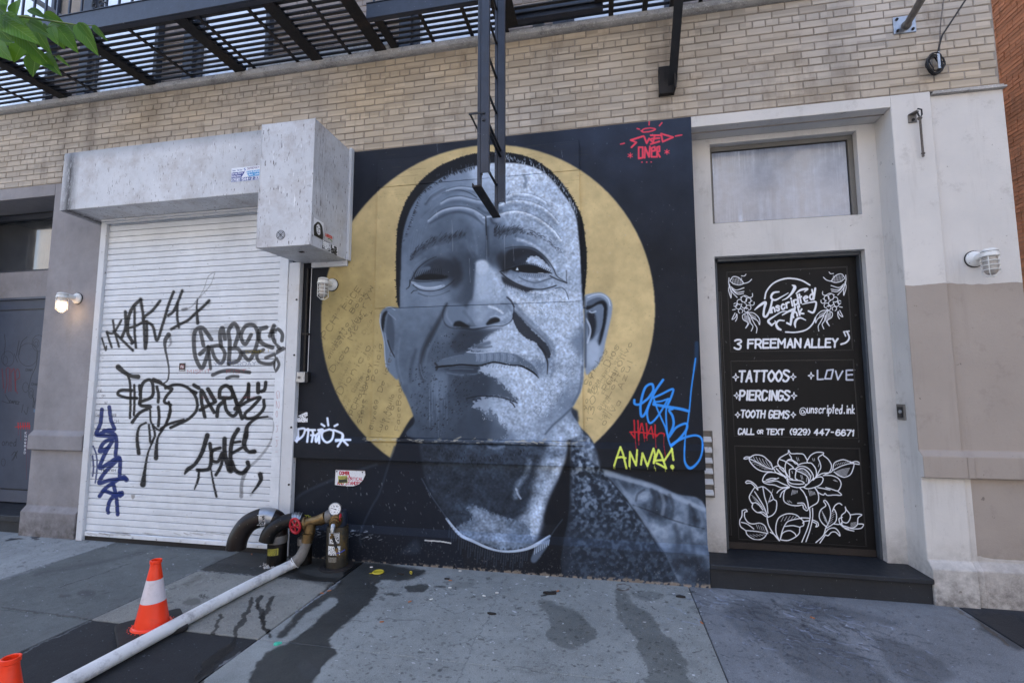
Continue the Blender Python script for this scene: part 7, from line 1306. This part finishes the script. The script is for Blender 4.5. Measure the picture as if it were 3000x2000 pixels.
s = NT('gauge face'); im = make_image('gauge_print', cv.a[::-1]); s.col(s.img(im).outputs[0]); s.rough(.25); s.b.inputs['Coat Weight'].default_value = .8
ug = gax.cross(Vector((0, 0, 1))).normalized()*-1; vg = ug.cross(gax).normalized()*-1 if False else Vector((0, 0, 1)); ug = Vector((0, 0, 1)).cross(gax).normalized()*1.0; ug = -ug if ug.x < 0 else ug; vg = (gax.cross(ug)); vg = vg if vg.z > 0 else -vg
me = bpy.data.meshes.new('gauge_face'); ctr = gc+gax*.0095-Vector((bc[0]+.002, -.2, 0)); ring = [(.5+.5*math.cos(a), .5+.5*math.sin(a)) for a in np.linspace(0, 6.2832, 28, endpoint=False)]
wl_ = world_loc(st2); me.from_pydata([tuple(gc+gax*.0095+ug*(a-.5)*.098+vg*(c-.5)*.098-wl_) for a, c in ring], [], [tuple(range(28))]); l = me.uv_layers.new(name='uv')
for lp in me.loops: l.data[lp.index].uv = ring[lp.vertex_index]
me.materials.append(s.m); link_mesh('gauge_face', me, st2)
b = MB(); c1 = Vector((bc[0]+.022, bc[1]-.07, .42)); ax2 = Vector((.25, -1, -.35)).normalized(); b.lathe(c1, [(.052, -.02), (.055, .0), (.055, .025), (.045, .03), (.045, .05), (.036, .055), (.036, .075), (.02, .08)], 26, ax2); auto_smooth(b.build('side_outlet', M['brass'], st2), 30)
b = MB(); c2 = c1+ax2*.07; b.tube([c2, c2+Vector((.006, -.025, -.03)), c2+Vector((.008, -.03, -.06))], [.022, .018, .014], 14); auto_smooth(b.build('reducer', M['zinc'], st2), 35)
b = MB(); c3 = c2+Vector((.008, -.03, -.06)); b.tube([c3, c3+Vector((.0, 0, -.025))], .011, 10); b.tube([c3+Vector((-.012, 0, -.03)), c3+Vector((.018, 0, -.03))], .010, 10); b.tube([c3+Vector((0, .01, -.03)), c3+Vector((0, -.016, -.03))], .015, 10); auto_smooth(b.build('drain_cock', M['brass'], st2), 35)
c4 = c3+Vector((.008, 0, -.036)); b = MB(); b.tube([c4, c4+Vector((.022, 0, -.045)), c4+Vector((.034, -.002, -.085))], .012, 10); auto_smooth(b.build('rubber_tube', M['rubber'], st2), 50)
c5 = c4+Vector((.034, -.002, -.085)); b = MB(); b.tube([c5, c5+Vector((.006, 0, -.018))], .015, 10); b.tube([c5+Vector((.006, 0, -.018)), c5+Vector((.020, 0, -.062))], .011, 10); auto_smooth(b.build('spout', M['brass'], st2), 35)
b = MB(); b.tube([c5+Vector((.014, -.012, -.036)), c5+Vector((.045, -.014, -.03)), c5+Vector((.088, -.014, -.004))], [.005, .0085, .010], 8, flat=.4); auto_smooth(b.build('blue_lever', M['blue_plastic'], st2), 60)
b = MB(); b.torus(c1+Vector((.052, -.02, .035)), .028, .0055, (1, .35, 0), 18, 6); b.tube([c1+Vector((.052, -.02, .035)), c1+Vector((.035, -.005, .03))], .006, 8); auto_smooth(b.build('small_red_wheel', M['red'], st2), 50)
cv = mk(150, 170, (58, 52, 44)); cv.stroke([(8,8),(142,8),(142,162),(8,162),(8,8)], 3, (214,214,216), 1, 1, False); cv.stroke([(8,84),(142,80)], 3, (214,214,216), 1, 1, False); text(cv, 'ASTR', (16,72), (136,70), 44, 6, (224,224,226)); text(cv, 'ISK', (20,150), (134,148), 52, 8, (224,224,226))
curved_label('framed_sticker', 'framed black sticker with white letters high on the standpipe', cv, (bc[0], bc[1], 0), .093, 252, 312, .222, .318, .006)
cv = mk(160, 150, (40, 36, 32)); cv.fill([(2,6),(156,0),(158,148),(4,144)], (30,30,30), 1, 1, False); text(cv, 'DISCOUN', (6,66), (154,64), 56, 7, (226,228,230)); text(cv, 'PEPPER', (6,140), (154,138), 56, 7.5, (226,228,230)); cv.dots([(0,60),(160,60),(160,150),(0,150)], 30, 3, (40,36,32), 1, 1, 2)
curved_label('band_name_sticker', 'worn black sticker reading DISCOUN PEPPER in white on the middle of the standpipe', cv, (bc[0], bc[1], 0), .093, 250, 316, .125, .205, -.003)
cv = mk(120, 70, (96, 92, 84)); cv.dots([(0,0),(120,0),(120,70),(0,70)], 260, 2.4, (170,168,160), .8, 1, 6); cv.dots([(0,0),(120,0),(120,70),(0,70)], 160, 2, (50,46,40), .8, 1, 7)
curved_label('worn_sticker', 'scuffed grey sticker near the foot of the standpipe', cv, (bc[0], bc[1], 0), .093, 252, 298, .068, .11)

# ------------------------------------------------------------------ hose
hs = [(-2.612, -.288, .225), (-2.635, -.30, .16), (-2.66, -.315, .10), (-2.695, -.335, .058), (-2.725, -.365, .045), (-2.742, -.44, .040), (-2.757, -.56, .038), (-2.774, -.75, .038), (-2.787, -1.0, .038), (-2.798, -1.35, .038), (-2.810, -1.8, .038), (-2.826, -2.3, .038), (-2.85, -3.0, .038), (-2.9, -4.2, .038)]
ho = thing('fire_hose', 'flat white woven hose running from the brass valve across the pavement', 'hose', (-2.75, -1.2, 0))
b = MB(); pts = [tuple(p) for p in spline([hs[i] for i in range(0, 4)], 6)]; b.tube(pts, [.040+.010*i/len(pts) for i in range(len(pts))], 20); b.tube([hs[0], (-2.606, -.284, .245)], .042, 20); auto_smooth(b.build('grey_sleeve', pmat('worn grey hose sleeve', (116, 112, 108), .6, var=.35, vs=14, bump=.3, bs=70, streak=((60, 58, 58), .7, 20)), ho), 60)
b = MB(); pts = [tuple(p) for p in spline(hs[3:], 8)]; rad = [.0485 if i > 3 else .051 for i in range(len(pts))]; b.tube(pts, rad, 24, flat=.80); auto_smooth(b.build('hose_jacket', M['hose'], ho), 60)
b = MB(); b.torus(hs[3], .051, .004, Vector(hs[4])-Vector(hs[2]), 22, 6); b.build('coupling_edge', M['hose'], ho)

# ------------------------------------------------------------------ traffic cones
def cone(x, y, rot, label, h=.445):
    c = thing('traffic_cone', label, 'traffic cone', (x, y, 0), 'orange traffic cones'); s_ = h/.45
    rr = lambda z_: .098-(.098-.032)*((z_-.03)/(.40-.03))
    def ring(z0, z1, m, name, n=3): q = MB(); q.lathe((x, y, 0), [(rr(z0+(z1-z0)*i/n), z0+(z1-z0)*i/n) for i in range(n+1)], 36, cap=False); return auto_smooth(q.build(name, m, c), 60)
    q = MB(); bs = .18; pts = []
    for sx_, sy_ in ((1, 1), (-1, 1), (-1, -1), (1, -1)):
        a0 = math.atan2(sy_, sx_)
        for k_ in range(5): a = a0-math.pi/4+k_*math.pi/8; pts.append((sx_*(bs-.03)+.03*math.cos(a), sy_*(bs-.03)+.03*math.sin(a)))
    pts = [(x+a*math.cos(rot)-d*math.sin(rot), y+a*math.sin(rot)+d*math.cos(rot)) for a, d in pts]; q.prism_z(pts, 0.001, .030); q.build('base', M['rubber'], c, bevel=.006, seg=2)
    q = MB(); q.lathe((x, y, .0305), [(.114, 0), (.112, .007), (.104, .007), (.098, .014), (.098, 0)], 36); auto_smooth(q.build('foot_ring', M['orange'], c), 40)
    q = MB()
    for i in range(26): a = i/26*6.283; q.lathe((x+.126*math.cos(a), y+.126*math.sin(a), .0302), [(.0035, 0), (.0035, .002)], 6)
    q.build('rivet_dots', M['orange'], c)
    ring(.04, .185, M['orange'], 'lower_body'); ring(.1855, .325, M['cone_white'], 'reflective_band'); ring(.3255, .40, M['orange'], 'upper_body')
    q = MB(); q.lathe((x, y, .40), [(.032, 0), (.030, .022), (.034, .026), (.034, .044), (.031, .046), (.026, .044), (.025, .0)], 30, cap=False); auto_smooth(q.build('collar', M['orange'], c), 30); return c
cone(-2.965, -1.425, .94, 'orange traffic cone with a white band standing whole beside the hose')
cone(-2.517, -2.493, .5, 'orange cone of which only the top shows at the lower left edge')

# ------------------------------------------------------------------ fire escape
fe = thing('fire_escape', 'black iron fire escape platform with railing and drop ladder above the shutter', 'fire escape', (-2.5, -.4, 4.96))
for i, x in enumerate((-6.16, -4.93, -3.78, -2.86, -2.15)):
    b = MB(); b.box(x-.062, x+.062, -.80, .02, 4.956, 4.972); b.box(x-.012, x+.006, -.80, .02, 4.973, 5.06); b.box(x-.062, x-.05, -.80, .02, 4.973, 4.994); b.build('beam', M['iron_rust'], fe, bevel=.002)
b = MB(); b.box(-2.04, -1.96, -.45, .02, 4.964, 4.976); b.box(-2.01, -1.995, -.45, .02, 4.977, 5.06); b.build('beam', M['iron_rust'], fe, bevel=.002)
b = MB(); b.box(-7.3, -2.10, -.865, -.852, 4.958, 5.142); b.box(-7.3, -2.10, -.851, -.80, 4.958, 4.968); b.box(-7.3, -2.10, -.872, -.82, 5.143, 5.153); b.build('front_channel', M['iron_blue'], fe, bevel=.002)
b = MB(); b.box(-2.09, -.93, -.475, -.462, 4.958, 5.10); b.box(-2.09, -.93, -.461, -.42, 4.958, 4.968); b.box(-2.09, -.93, -.482, -.44, 5.101, 5.11); b.build('inner_channel', M['iron_blue'], fe, bevel=.002)
b = MB(); b.box(-.93, -.83, -.50, .02, 4.95, 4.962); b.box(-.885, -.87, -.5, .02, 4.963, 5.05); b.build('beam', M['iron_rust'], fe, bevel=.002)
b = MB(); b.box(-.86, .05, -.195, -.182, 4.955, 5.075); b.box(-.86, .05, -.181, -.13, 4.955, 4.965); b.build('hatch_channel', M['iron_blue'], fe, bevel=.002)
b = MB(); b.box(-.83, -.73, -.58, -.13, 4.945, 4.957); b.box(-.835, -.825, -.58, -.13, 4.958, 5.1); b.prism_z([(-.05, -.5), (.20, -.5), (.20, -.46), (.06, -.2), (-.02, -.2)], 4.985, 4.995); b.build('hatch_frame', M['iron_rust'], fe, bevel=.002)
for x in (.122, .42, .655, 1.25): b = MB(); b.box(x-.022, x+.022, -.85, .03, 4.965, 4.975); b.box(x-.022, x-.014, -.85, .03, 4.976, 5.02); b.build('beam', M['iron'], fe, bevel=.002)
for i in range(11):
    y = -.075-i*.0675; b = MB(); b.box(-7.3, -2.16 if y < -.41 else -.94, y-.010, y+.021, 4.995, 5.006); b.build('floor_slat', M['iron'], fe)
for i in range(11):
    y = -.075-i*.0675; b = MB(); x0 = -.82 if i > 1 else -.93
    if i > 3: x0 = .06
    b.box(x0, 1.42, y-.010, y+.021, 4.995, 5.006); b.build('floor_slat', M['iron'], fe)
for x, y0 in ((-6.7, -.80), (-5.72, -.80), (-4.40, -.80), (-3.62, -.80), (-3.10, -.8), (-2.5, -.8), (-1.20, -.45), (-1.60, -.45), (.9, -.8)):
    b = MB(); b.box(x-.017, x+.017, y0, -.035, 4.984, 4.994); b.build('cross_flat', M['iron'], fe)
b = MB(); b.box(1.40, 1.44, -.86, .02, 4.96, 5.1); b.box(.07, 1.44, -.865, -.852, 4.96, 5.12); b.build('right_edge', M['iron_blue'], fe, bevel=.002)
def bal(x, y, z0): b = MB(); b.box(x-.008, x+.008, y-.008, y+.008, z0, 6.05); b.build('baluster', M['iron_blue'], fe)
x = -7.08
while x < -2.15: bal(x, -.84, 5.153); x += .1475
x = -2.02
while x < -.95: bal(x, -.462, 5.11); x += .1475
b = MB(); b.box(-7.3, -2.1, -.862, -.82, 6.051, 6.062); b.build('hand_rail', M['iron_blue'], fe)
sx0 = -4.655
b = MB(); b.torus((sx0-.045, -.852, 5.20), .024, .006, (0, 1, 0), 16, 6, 0, 5.0); b.torus((sx0+.035, -.852, 5.215), .026, .006, (0, 1, 0), 16, 6, 1, 6.2); b.tube([(sx0-.075, -.852, 5.2), (sx0-.06, -.852, 5.30), (sx0-.03, -.852, 5.40)], .007, 6); b.tube([(sx0+.05, -.852, 5.225), (sx0+.085, -.852, 5.21)], .007, 6); b.build('scroll', M['iron'], fe)
q1, q2 = at(192, 60, -.60), at(95, -5, -.60); dd = (q2-q1).normalized(); b = MB(); b.tube([q1-dd*.02, q1+dd*1.4], .032, 6); b.build('stair_stringer', M['iron'], fe)
# drop ladder: fixed guides and the sliding ladder between them
LX, LY0, LY1 = -.785, -1.13, -.60
for y, zb in ((LY0, 3.055), (LY1, 3.055)):
    b = MB(); b.box(LX-.027, LX+.03, y-.022, y-.016, zb, 6.6); b.box(LX-.027, LX-.021, y-.015, y+.02, zb, 6.6); b.box(LX+.024, LX+.03, y-.015, y+.02, zb, 6.6); b.build('ladder_guide', M['iron_blue'], fe, bevel=.0015)
for y, zb in ((LY0+.03, 2.985), (LY1-.0+.03, 2.985)):
    b = MB(); b.box(LX-.060, LX-.035, y-.022, y+.022, zb, 6.4); b.build('ladder_rail', M['iron_blue'], fe, bevel=.003)
for i in range(9):
    zz = 3.215+i*.305; b = MB(); b.tube([(LX-.047, LY0+.05, zz), (LX-.047, LY1+.01, zz)], .010, 8); auto_smooth(b.build('rung', M['iron'], fe), 60)
b = MB(); b.box(LX-.085, LX-.02, LY0-.03, LY1+.055, 2.955, 2.968); b.box(LX-.085, LX-.079, LY0-.03, LY1+.055, 2.9685, 2.985); b.build('foot_bar', M['iron_rust'], fe, bevel=.001)
b = MB(); zt = at(1395, 338, LY0).z
for z_ in (zt, zt-.05): b.box(LX-.015, LX+.005, LY0-.03, LY1+.05, z_-.012, z_)
b.box(LX-.11, LX-.02, LY0-.036, LY0-.031, zt-.014, zt); b.tube([(LX-.1, LY0-.03, zt-.01), (LX-.1, LY1+.03, zt-.01), (LX-.06, LY1+.05, zt-.01)], .007, 6); b.build('stop_bracket', M['iron'], fe)
# wall bracket at the right of the platform
b = MB(); b.box(.525, .655, -.05, .006, 4.165, 4.42); b.box(.645, .657, -.12, -.051, 4.165, 4.42); b.build('bracket_shoe', M['iron_rust'], fe, bevel=.003)
b = MB(); pz = [(-.03, 4.255), (-.03, 4.40), (-.80, 4.985), (-.80, 4.90)]
b.prism_x([(-.025, 4.22), (-.025, 4.33), (-.80, 5.02), (-.82, 4.93)], .659, .672); b.prism_x([(-.03, 4.215), (-.03, 4.2195), (-.82, 4.9195), (-.82, 4.912)], .60, .672); b.build('bracket_strut', M['iron'], fe, bevel=.002)

# ------------------------------------------------------------------ tree branch reaching in at the top left
tr = thing('tree', 'leafy green branch of a street tree reaching in over the fire escape', 'tree', (-4.3, -3.1, 0))
M['bark'] = pmat('bark', (88, 76, 62), .9, var=.35, vs=12, bump=.8, bs=40)
M['twig'] = pmat('green twig', (104, 120, 60), .7, var=.2, bump=.1)
def leaf_mat():
    s = NT('beech leaf'); oi = s.n('ShaderNodeObjectInfo'); c = s.mix(oi.outputs['Random'], lin((46, 84, 34)), lin((92, 138, 44)))
    tc = s.n('ShaderNodeTexCoord'); sp = s.n('ShaderNodeSeparateXYZ'); s.l(tc.outputs['Object'], sp.inputs[0]); ax_ = s.math('ABSOLUTE', sp.outputs['X'])
    ph = s.math('SUBTRACT', s.math('MULTIPLY', sp.outputs['Y'], 75.), s.math('MULTIPLY', ax_, 60.)); v_ = s.math('SINE', ph); vein = s.ramp(v_, .86, .99)
    c = s.mix(s.math('MULTIPLY', vein, .3), c, lin((40, 74, 26))); mid = s.math('LESS_THAN', ax_, .012); c = s.mix(s.math('MULTIPLY', mid, .6), c, lin((150, 176, 96)))
    s.col(c); s.rough(.6); s.b.inputs['Specular IOR Level'].default_value = .25; s.bump(v_, .25, .01)
    tl = s.n('ShaderNodeBsdfTranslucent'); s.l(s.mix(.5, c, lin((150, 190, 40))), tl.inputs[0]); mx = s.n('ShaderNodeMixShader'); mx.inputs[0].default_value = .42
    out = s.N['Material Output']; s.l(s.b.outputs[0], mx.inputs[1]); s.l(tl.outputs[0], mx.inputs[2]); s.l(mx.outputs[0], out.inputs[0]); return s.m
M['leaf'] = leaf_mat()
def leaf_mesh():
    n = 12; vs = []; fs = []
    for i in range(n+1):
        t = i/n; w = .5*math.sin(math.pi*min(1, t**.72))**.85*(1-.15*t); w = max(w, .012); zc = -.10*t*t
        sr = .012 if i % 2 else 0
        vs += [(-w-sr, t, zc+.13*w), (-w*.5, t, zc+.045*w), (0, t, zc-.012), (w*.5, t, zc+.045*w), (w+sr, t, zc+.13*w)]
    for i in range(n):
        for k_ in range(4): a = i*5+k_; fs.append((a, a+1, a+6, a+5))
    me = bpy.data.meshes.new('leaf'); me.from_pydata(vs, [], fs); me.materials.append(M['leaf']); me.polygons.foreach_set('use_smooth', [True]*len(fs)); return me
LEAF = leaf_mesh(); off = world_loc(tr); lg = random.Random(3)
def leaf(p0, p1, w, nrm):
    d = p1-p0; L = d.length; y = d.normalized(); x = y.cross(nrm).normalized(); zz = x.cross(y); m = Matrix((x*w, y*L, zz*L)).transposed().to_4x4(); m.translation = p0-off
    o = bpy.data.objects.new('leaf', LEAF); COL.objects.link(o); o.parent = tr; o.matrix_local = m
K_ = 6.818
LV = [((300,430),(520,900),300,2.1),((-50,600),(200,900),300,2.05),((420,330),(700,620),260,2.1),((-80,420),(120,800),300,2.0),((700,420),(900,700),200,2.12),((500,900),(760,1200),240,2.05),((1560,470),(1895,1040),290,2.0),((1560,450),(1850,820),130,1.93),((1850,510),(2120,800),110,2.0),((1150,545),(1500,990),300,2.02),((1330,500),(1600,800),230,2.08),((1020,540),(1110,850),230,1.95),((850,520),(1100,800),190,2.0),((1150,640),(1265,970),230,2.1),((560,440),(900,640),250,1.9),((700,560),(960,1030),260,2.1),((450,870),(240,1220),350,1.98),((740,1060),(605,1480),330,1.96),((890,1080),(1150,1460),250,1.94),((1130,1130),(1345,1285),80,1.95),((-80,880),(165,1160),300,1.95),((200,400),(760,1150),360,1.88),((0,350),(640,760),420,1.84),((330,20),(270,300),330,1.85),((570,190),(900,340),170,1.95),((880,270),(1280,480),190,2.0),((340,400),(660,800),300,1.98),((150,270),(420,440),160,1.84),((20,700),(350,800),260,2.0),((620,1000),(1080,1380),250,1.9),((-60,150),(130,330),240,1.85),((120,-60),(60,200),240,1.84),((1000,460),(1380,640),220,2.05),((-120,500),(150,760),300,1.86),((-200,250),(0,500),300,1.8),((-150,-80),(100,60),280,1.8),((420,620),(700,860),260,2.06),((80,420),(260,720),260,2.08)]
for (a, c, w, dist) in LV:
    Yc = dist-DIST; p0, p1 = at(a[0]/K_, a[1]/K_, Yc), at(c[0]/K_, c[1]/K_, Yc-lg.uniform(-.03, .05)); wd = w/K_/FPX*dist*1.5
    nr = Vector((lg.uniform(-.3, .3)+.1, -1, lg.uniform(-.1, .35))).normalized(); leaf(p0, p1, wd, nr)
for i in range(60):     # the rest of the bough, outside the frame to the left
    p0 = Vector((-3.35-lg.uniform(.5, 1.3), -2.45-lg.uniform(-.3, .7), 3.45+lg.uniform(-.1, .75))); p1 = p0+Vector((lg.uniform(-.03, .08), lg.uniform(-.05, .05), -lg.uniform(.04, .09))); leaf(p0, p1, lg.uniform(.04, .06), Vector((lg.uniform(-.5, .5), -1, lg.uniform(-.4, .8))).normalized())
def tw(pts, r0, r1, mat, name): 
    pts = [Vector(p) for p in pts]; n = len(pts); b = MB(); b.tube(pts, [r0+(r1-r0)*i/(n-1) for i in range(n)], 7); auto_smooth(b.build(name, mat, tr), 60)
f_ = lambda x, y, d: at(x/K_, y/K_, d-DIST)
tw([(-4.1, -2.9, 3.35), f_(-300, 420, 1.86), f_(0, 340, 1.92), f_(450, 335, 1.98), f_(1000, 420, 2.0), f_(1480, 495, 2.0), f_(1850, 512, 2.0)], .012, .002, M['twig'], 'twig'); tw([f_(-300, 420, 1.86), f_(60, 390, 1.9), f_(420, 700, 1.93), f_(740, 1040, 1.95), f_(1130, 1130, 1.95)], .004, .0015, M['twig'], 'twig'); tw([f_(200, 400, 1.9), f_(620, 500, 1.98), f_(1150, 545, 2.0)], .003, .0015, M['twig'], 'twig')
tw([(-4.3, -3.1, -.02), (-4.32, -3.1, 1.5), (-4.28, -3.08, 2.8), (-4.35, -3.1, 4.2), (-4.3, -3.2, 6.)], .11, .06, M['bark'], 'trunk'); tw([(-4.29, -3.09, 2.9), (-4.2, -3.0, 3.2), (-4.1, -2.9, 3.36)], .03, .014, M['bark'], 'branch')

# ------------------------------------------------------------------ the far side of the street, seen only in the glass
ob = thing('opposite_building', 'long brick building on the far side of the street behind the viewpoint', 'building', (0, -17, 0))
b = MB(); b.box(-34, 34, -24, -17, -.03, 12.5); b.build('wall', pmat('sunlit brick far side', (194, 184, 172), .9, var=.2, vs=.6), ob)
for fl in range(4):
    for i in range(22):
        x = -32+i*3.; b = MB(); b.box(x-.6, x+.6, -16.99, -16.94, 1.2+fl*3., 3.0+fl*3.); b.build('window', M['glass_dark'], ob)
b = MB(); b.box(-34, 34, -17.3, -16.8, 12.51, 12.9); b.build('cornice', M['stone'], ob)

# ------------------------------------------------------------------ litter
def bit(name, label, cat, x, y, build, mat, group=None, rot=0.):
    p = atz(x, y, 0.0); b = MB(); build(b, p); o = b.build(name, mat, None); o.location = (0, 0, 0)
    me = o.data; 
    for v_ in me.vertices: v_.co -= p
    o.location = p; o.rotation_euler = (0, 0, rot); return tag(o, label, cat, group)
bit('plastic_disc', 'flattened round yellow plastic disc lying on the wet pavement right of the standpipe', 'plastic disc', 1108, 1677, lambda b, p: (b.lathe((p.x, p.y, .003), [(.046, 0), (.050, .004), (.046, .010), (.038, .010), (.036, .006)], 26), b.prism_z([(p.x-.045, p.y-.02), (p.x-.066, p.y-.035), (p.x-.035, p.y-.035)], .002, .006)), M['yellow'])
bit('yellow_ring_tab', 'tiny yellow ring tab standing on the pavement right of the yellow disc', 'tab', 1204, 1682, lambda b, p: b.torus((p.x, p.y, .016), .011, .004, (.3, 1, .2), 12, 6), M['yellow'])
for x, y, r, l in ((1088, 1662, .3, 'white cigarette butt near the base of the wall beside the yellow disc'), (1318, 1722, .1, 'cigarette butt on the dry pavement below the sweater collar'), (1418, 1746, -.3, 'leftmost of two cigarette butts lying close together in mid pavement'), (1456, 1737, .2, 'rightmost of two cigarette butts lying close together in mid pavement'), (1348, 1673, .05, 'cigarette butt touching the foot of the mural wall'), (1603, 1690, .5, 'white scrap against the foot of the mural wall'), (1263, 1756, .7, 'grey cigarette butt left of the middle of the pavement')):
    bit('cigarette_butt', l, 'cigarette butt', x, y, lambda b, p: b.tube([(p.x-.012, p.y, .005), (p.x+.012, p.y, .005)], .0045, 8), M['paper'], 'cigarette butts on the pavement', r)
for x, y, r, l in ((964, 1730, .6, 'orange brown scrap on the pale joint below the standpipe'), (943, 1737, .1, 'smaller orange scrap left of another on the pale joint'), (1118, 1821, .4, 'orange brown twig scrap in the wet streak edge'), (1319, 1700, .2, 'orange scrap beside a dark ring near the wall foot'), (1634, 1731, 1.2, 'orange scrap on a dark stain in the right of the pavement'), (1200, 1762, .9, 'orange scrap on the pavement above the middle score line'), (2056, 1824, 2., 'orange scrap lying in the joint below the door step'), (2380, 1809, -.7, 'orange brown sliver on the bluish slab below the door step')):
    bit('paper_scrap', l, 'scrap', x, y, lambda b, p: b.prism_z([(p.x-.014, p.y-.004), (p.x+.012, p.y-.006), (p.x+.016, p.y+.003), (p.x-.01, p.y+.006)], .001, .005), M['tan_bit'], 'orange brown scraps on the pavement', r)
for x, y, s_, l in ((1440, 1798, .022, 'black pebble like blob on the middle score line'), (1309, 1696, .020, 'dark curled ring of dirt near the wall foot'), (1610, 1738, .035, 'dark clump on a stain in the right of the pavement'), (2472, 1745, .024, 'black blob against the foot of the door step'), (1995, 1749, .026, 'brown twig piece near the joint below the mural corner'), (1175, 1682, .022, 'brown leaf scrap between the yellow disc and the ring tab')):
    def mkb(b, p, s_=s_):
        g = random.Random(int(x*7)); pts = [(p.x+s_*(1.3+g.uniform(-.5, .4))*math.cos(a), p.y+s_*(.5+g.uniform(-.2, .2))*math.sin(a)) for a in np.linspace(0, 6.28, 9, endpoint=False)]; b.prism_z(pts, .001, .006+s_*.2)
    bit('dark_clump', l, 'debris', x, y, mkb, M['dark_bit'], 'dark bits of dirt on the pavement')
for x, y, s_, l in ((738, 1628, .026, 'crumpled pale leaf under the small gooseneck pipe'), (925, 1779, .014, 'white pebble of paper left of the wet streak'), (2022, 1741, .012, 'white pebble in the joint below the mural corner'), (432, 1623, .016, 'pale leaf scrap behind the traffic cone')):
    def mkw(b, p, s_=s_):
        g = random.Random(int(x)); b.add([(p.x+s_*g.uniform(-1, 1), p.y+s_*g.uniform(-1, 1), .004+s_*g.uniform(0, .6)) for _ in range(6)], [(0, 1, 2), (0, 2, 3), (0, 3, 4), (0, 4, 5), (1, 4, 5), (2, 5, 1)])
    bit('pale_scrap', l, 'scrap', x, y, mkw, M['paper'] if x != 738 else M['tan_bit'], 'pale scraps on the pavement')
bit('chewing_gum', 'turquoise and yellow blob of gum beside the crossing of two joints', 'gum', 811, 1886, lambda b, p: (b.lathe((p.x, p.y, .001), [(.020, 0), (.018, .007), (.008, .010)], 12), b.lathe((p.x+.014, p.y+.012, .001), [(.012, 0), (.010, .006)], 10)), M['teal'])
b = MB(); g = random.Random(9)
for i in range(46):
    a = g.uniform(0, 6.28); r = g.uniform(.075, .13); s_ = g.uniform(.008, .024); x, y = -2.945+r*math.cos(a), -.24+r*math.sin(a); n = 6
    vs = [(x+s_*math.cos(k_*6.283/n)*g.uniform(.6, 1.1), y+s_*math.sin(k_*6.283/n)*g.uniform(.6, 1.1), .0) for k_ in range(n)]+[(x, y, s_*g.uniform(.5, 1.1))]; b.add(vs, [(k_, (k_+1) % n, n) for k_ in range(n)])
tag(b.build('broken_concrete', M['stone']), 'crumbled concrete round the foot of the larger gooseneck riser', 'rubble', kind='stuff')
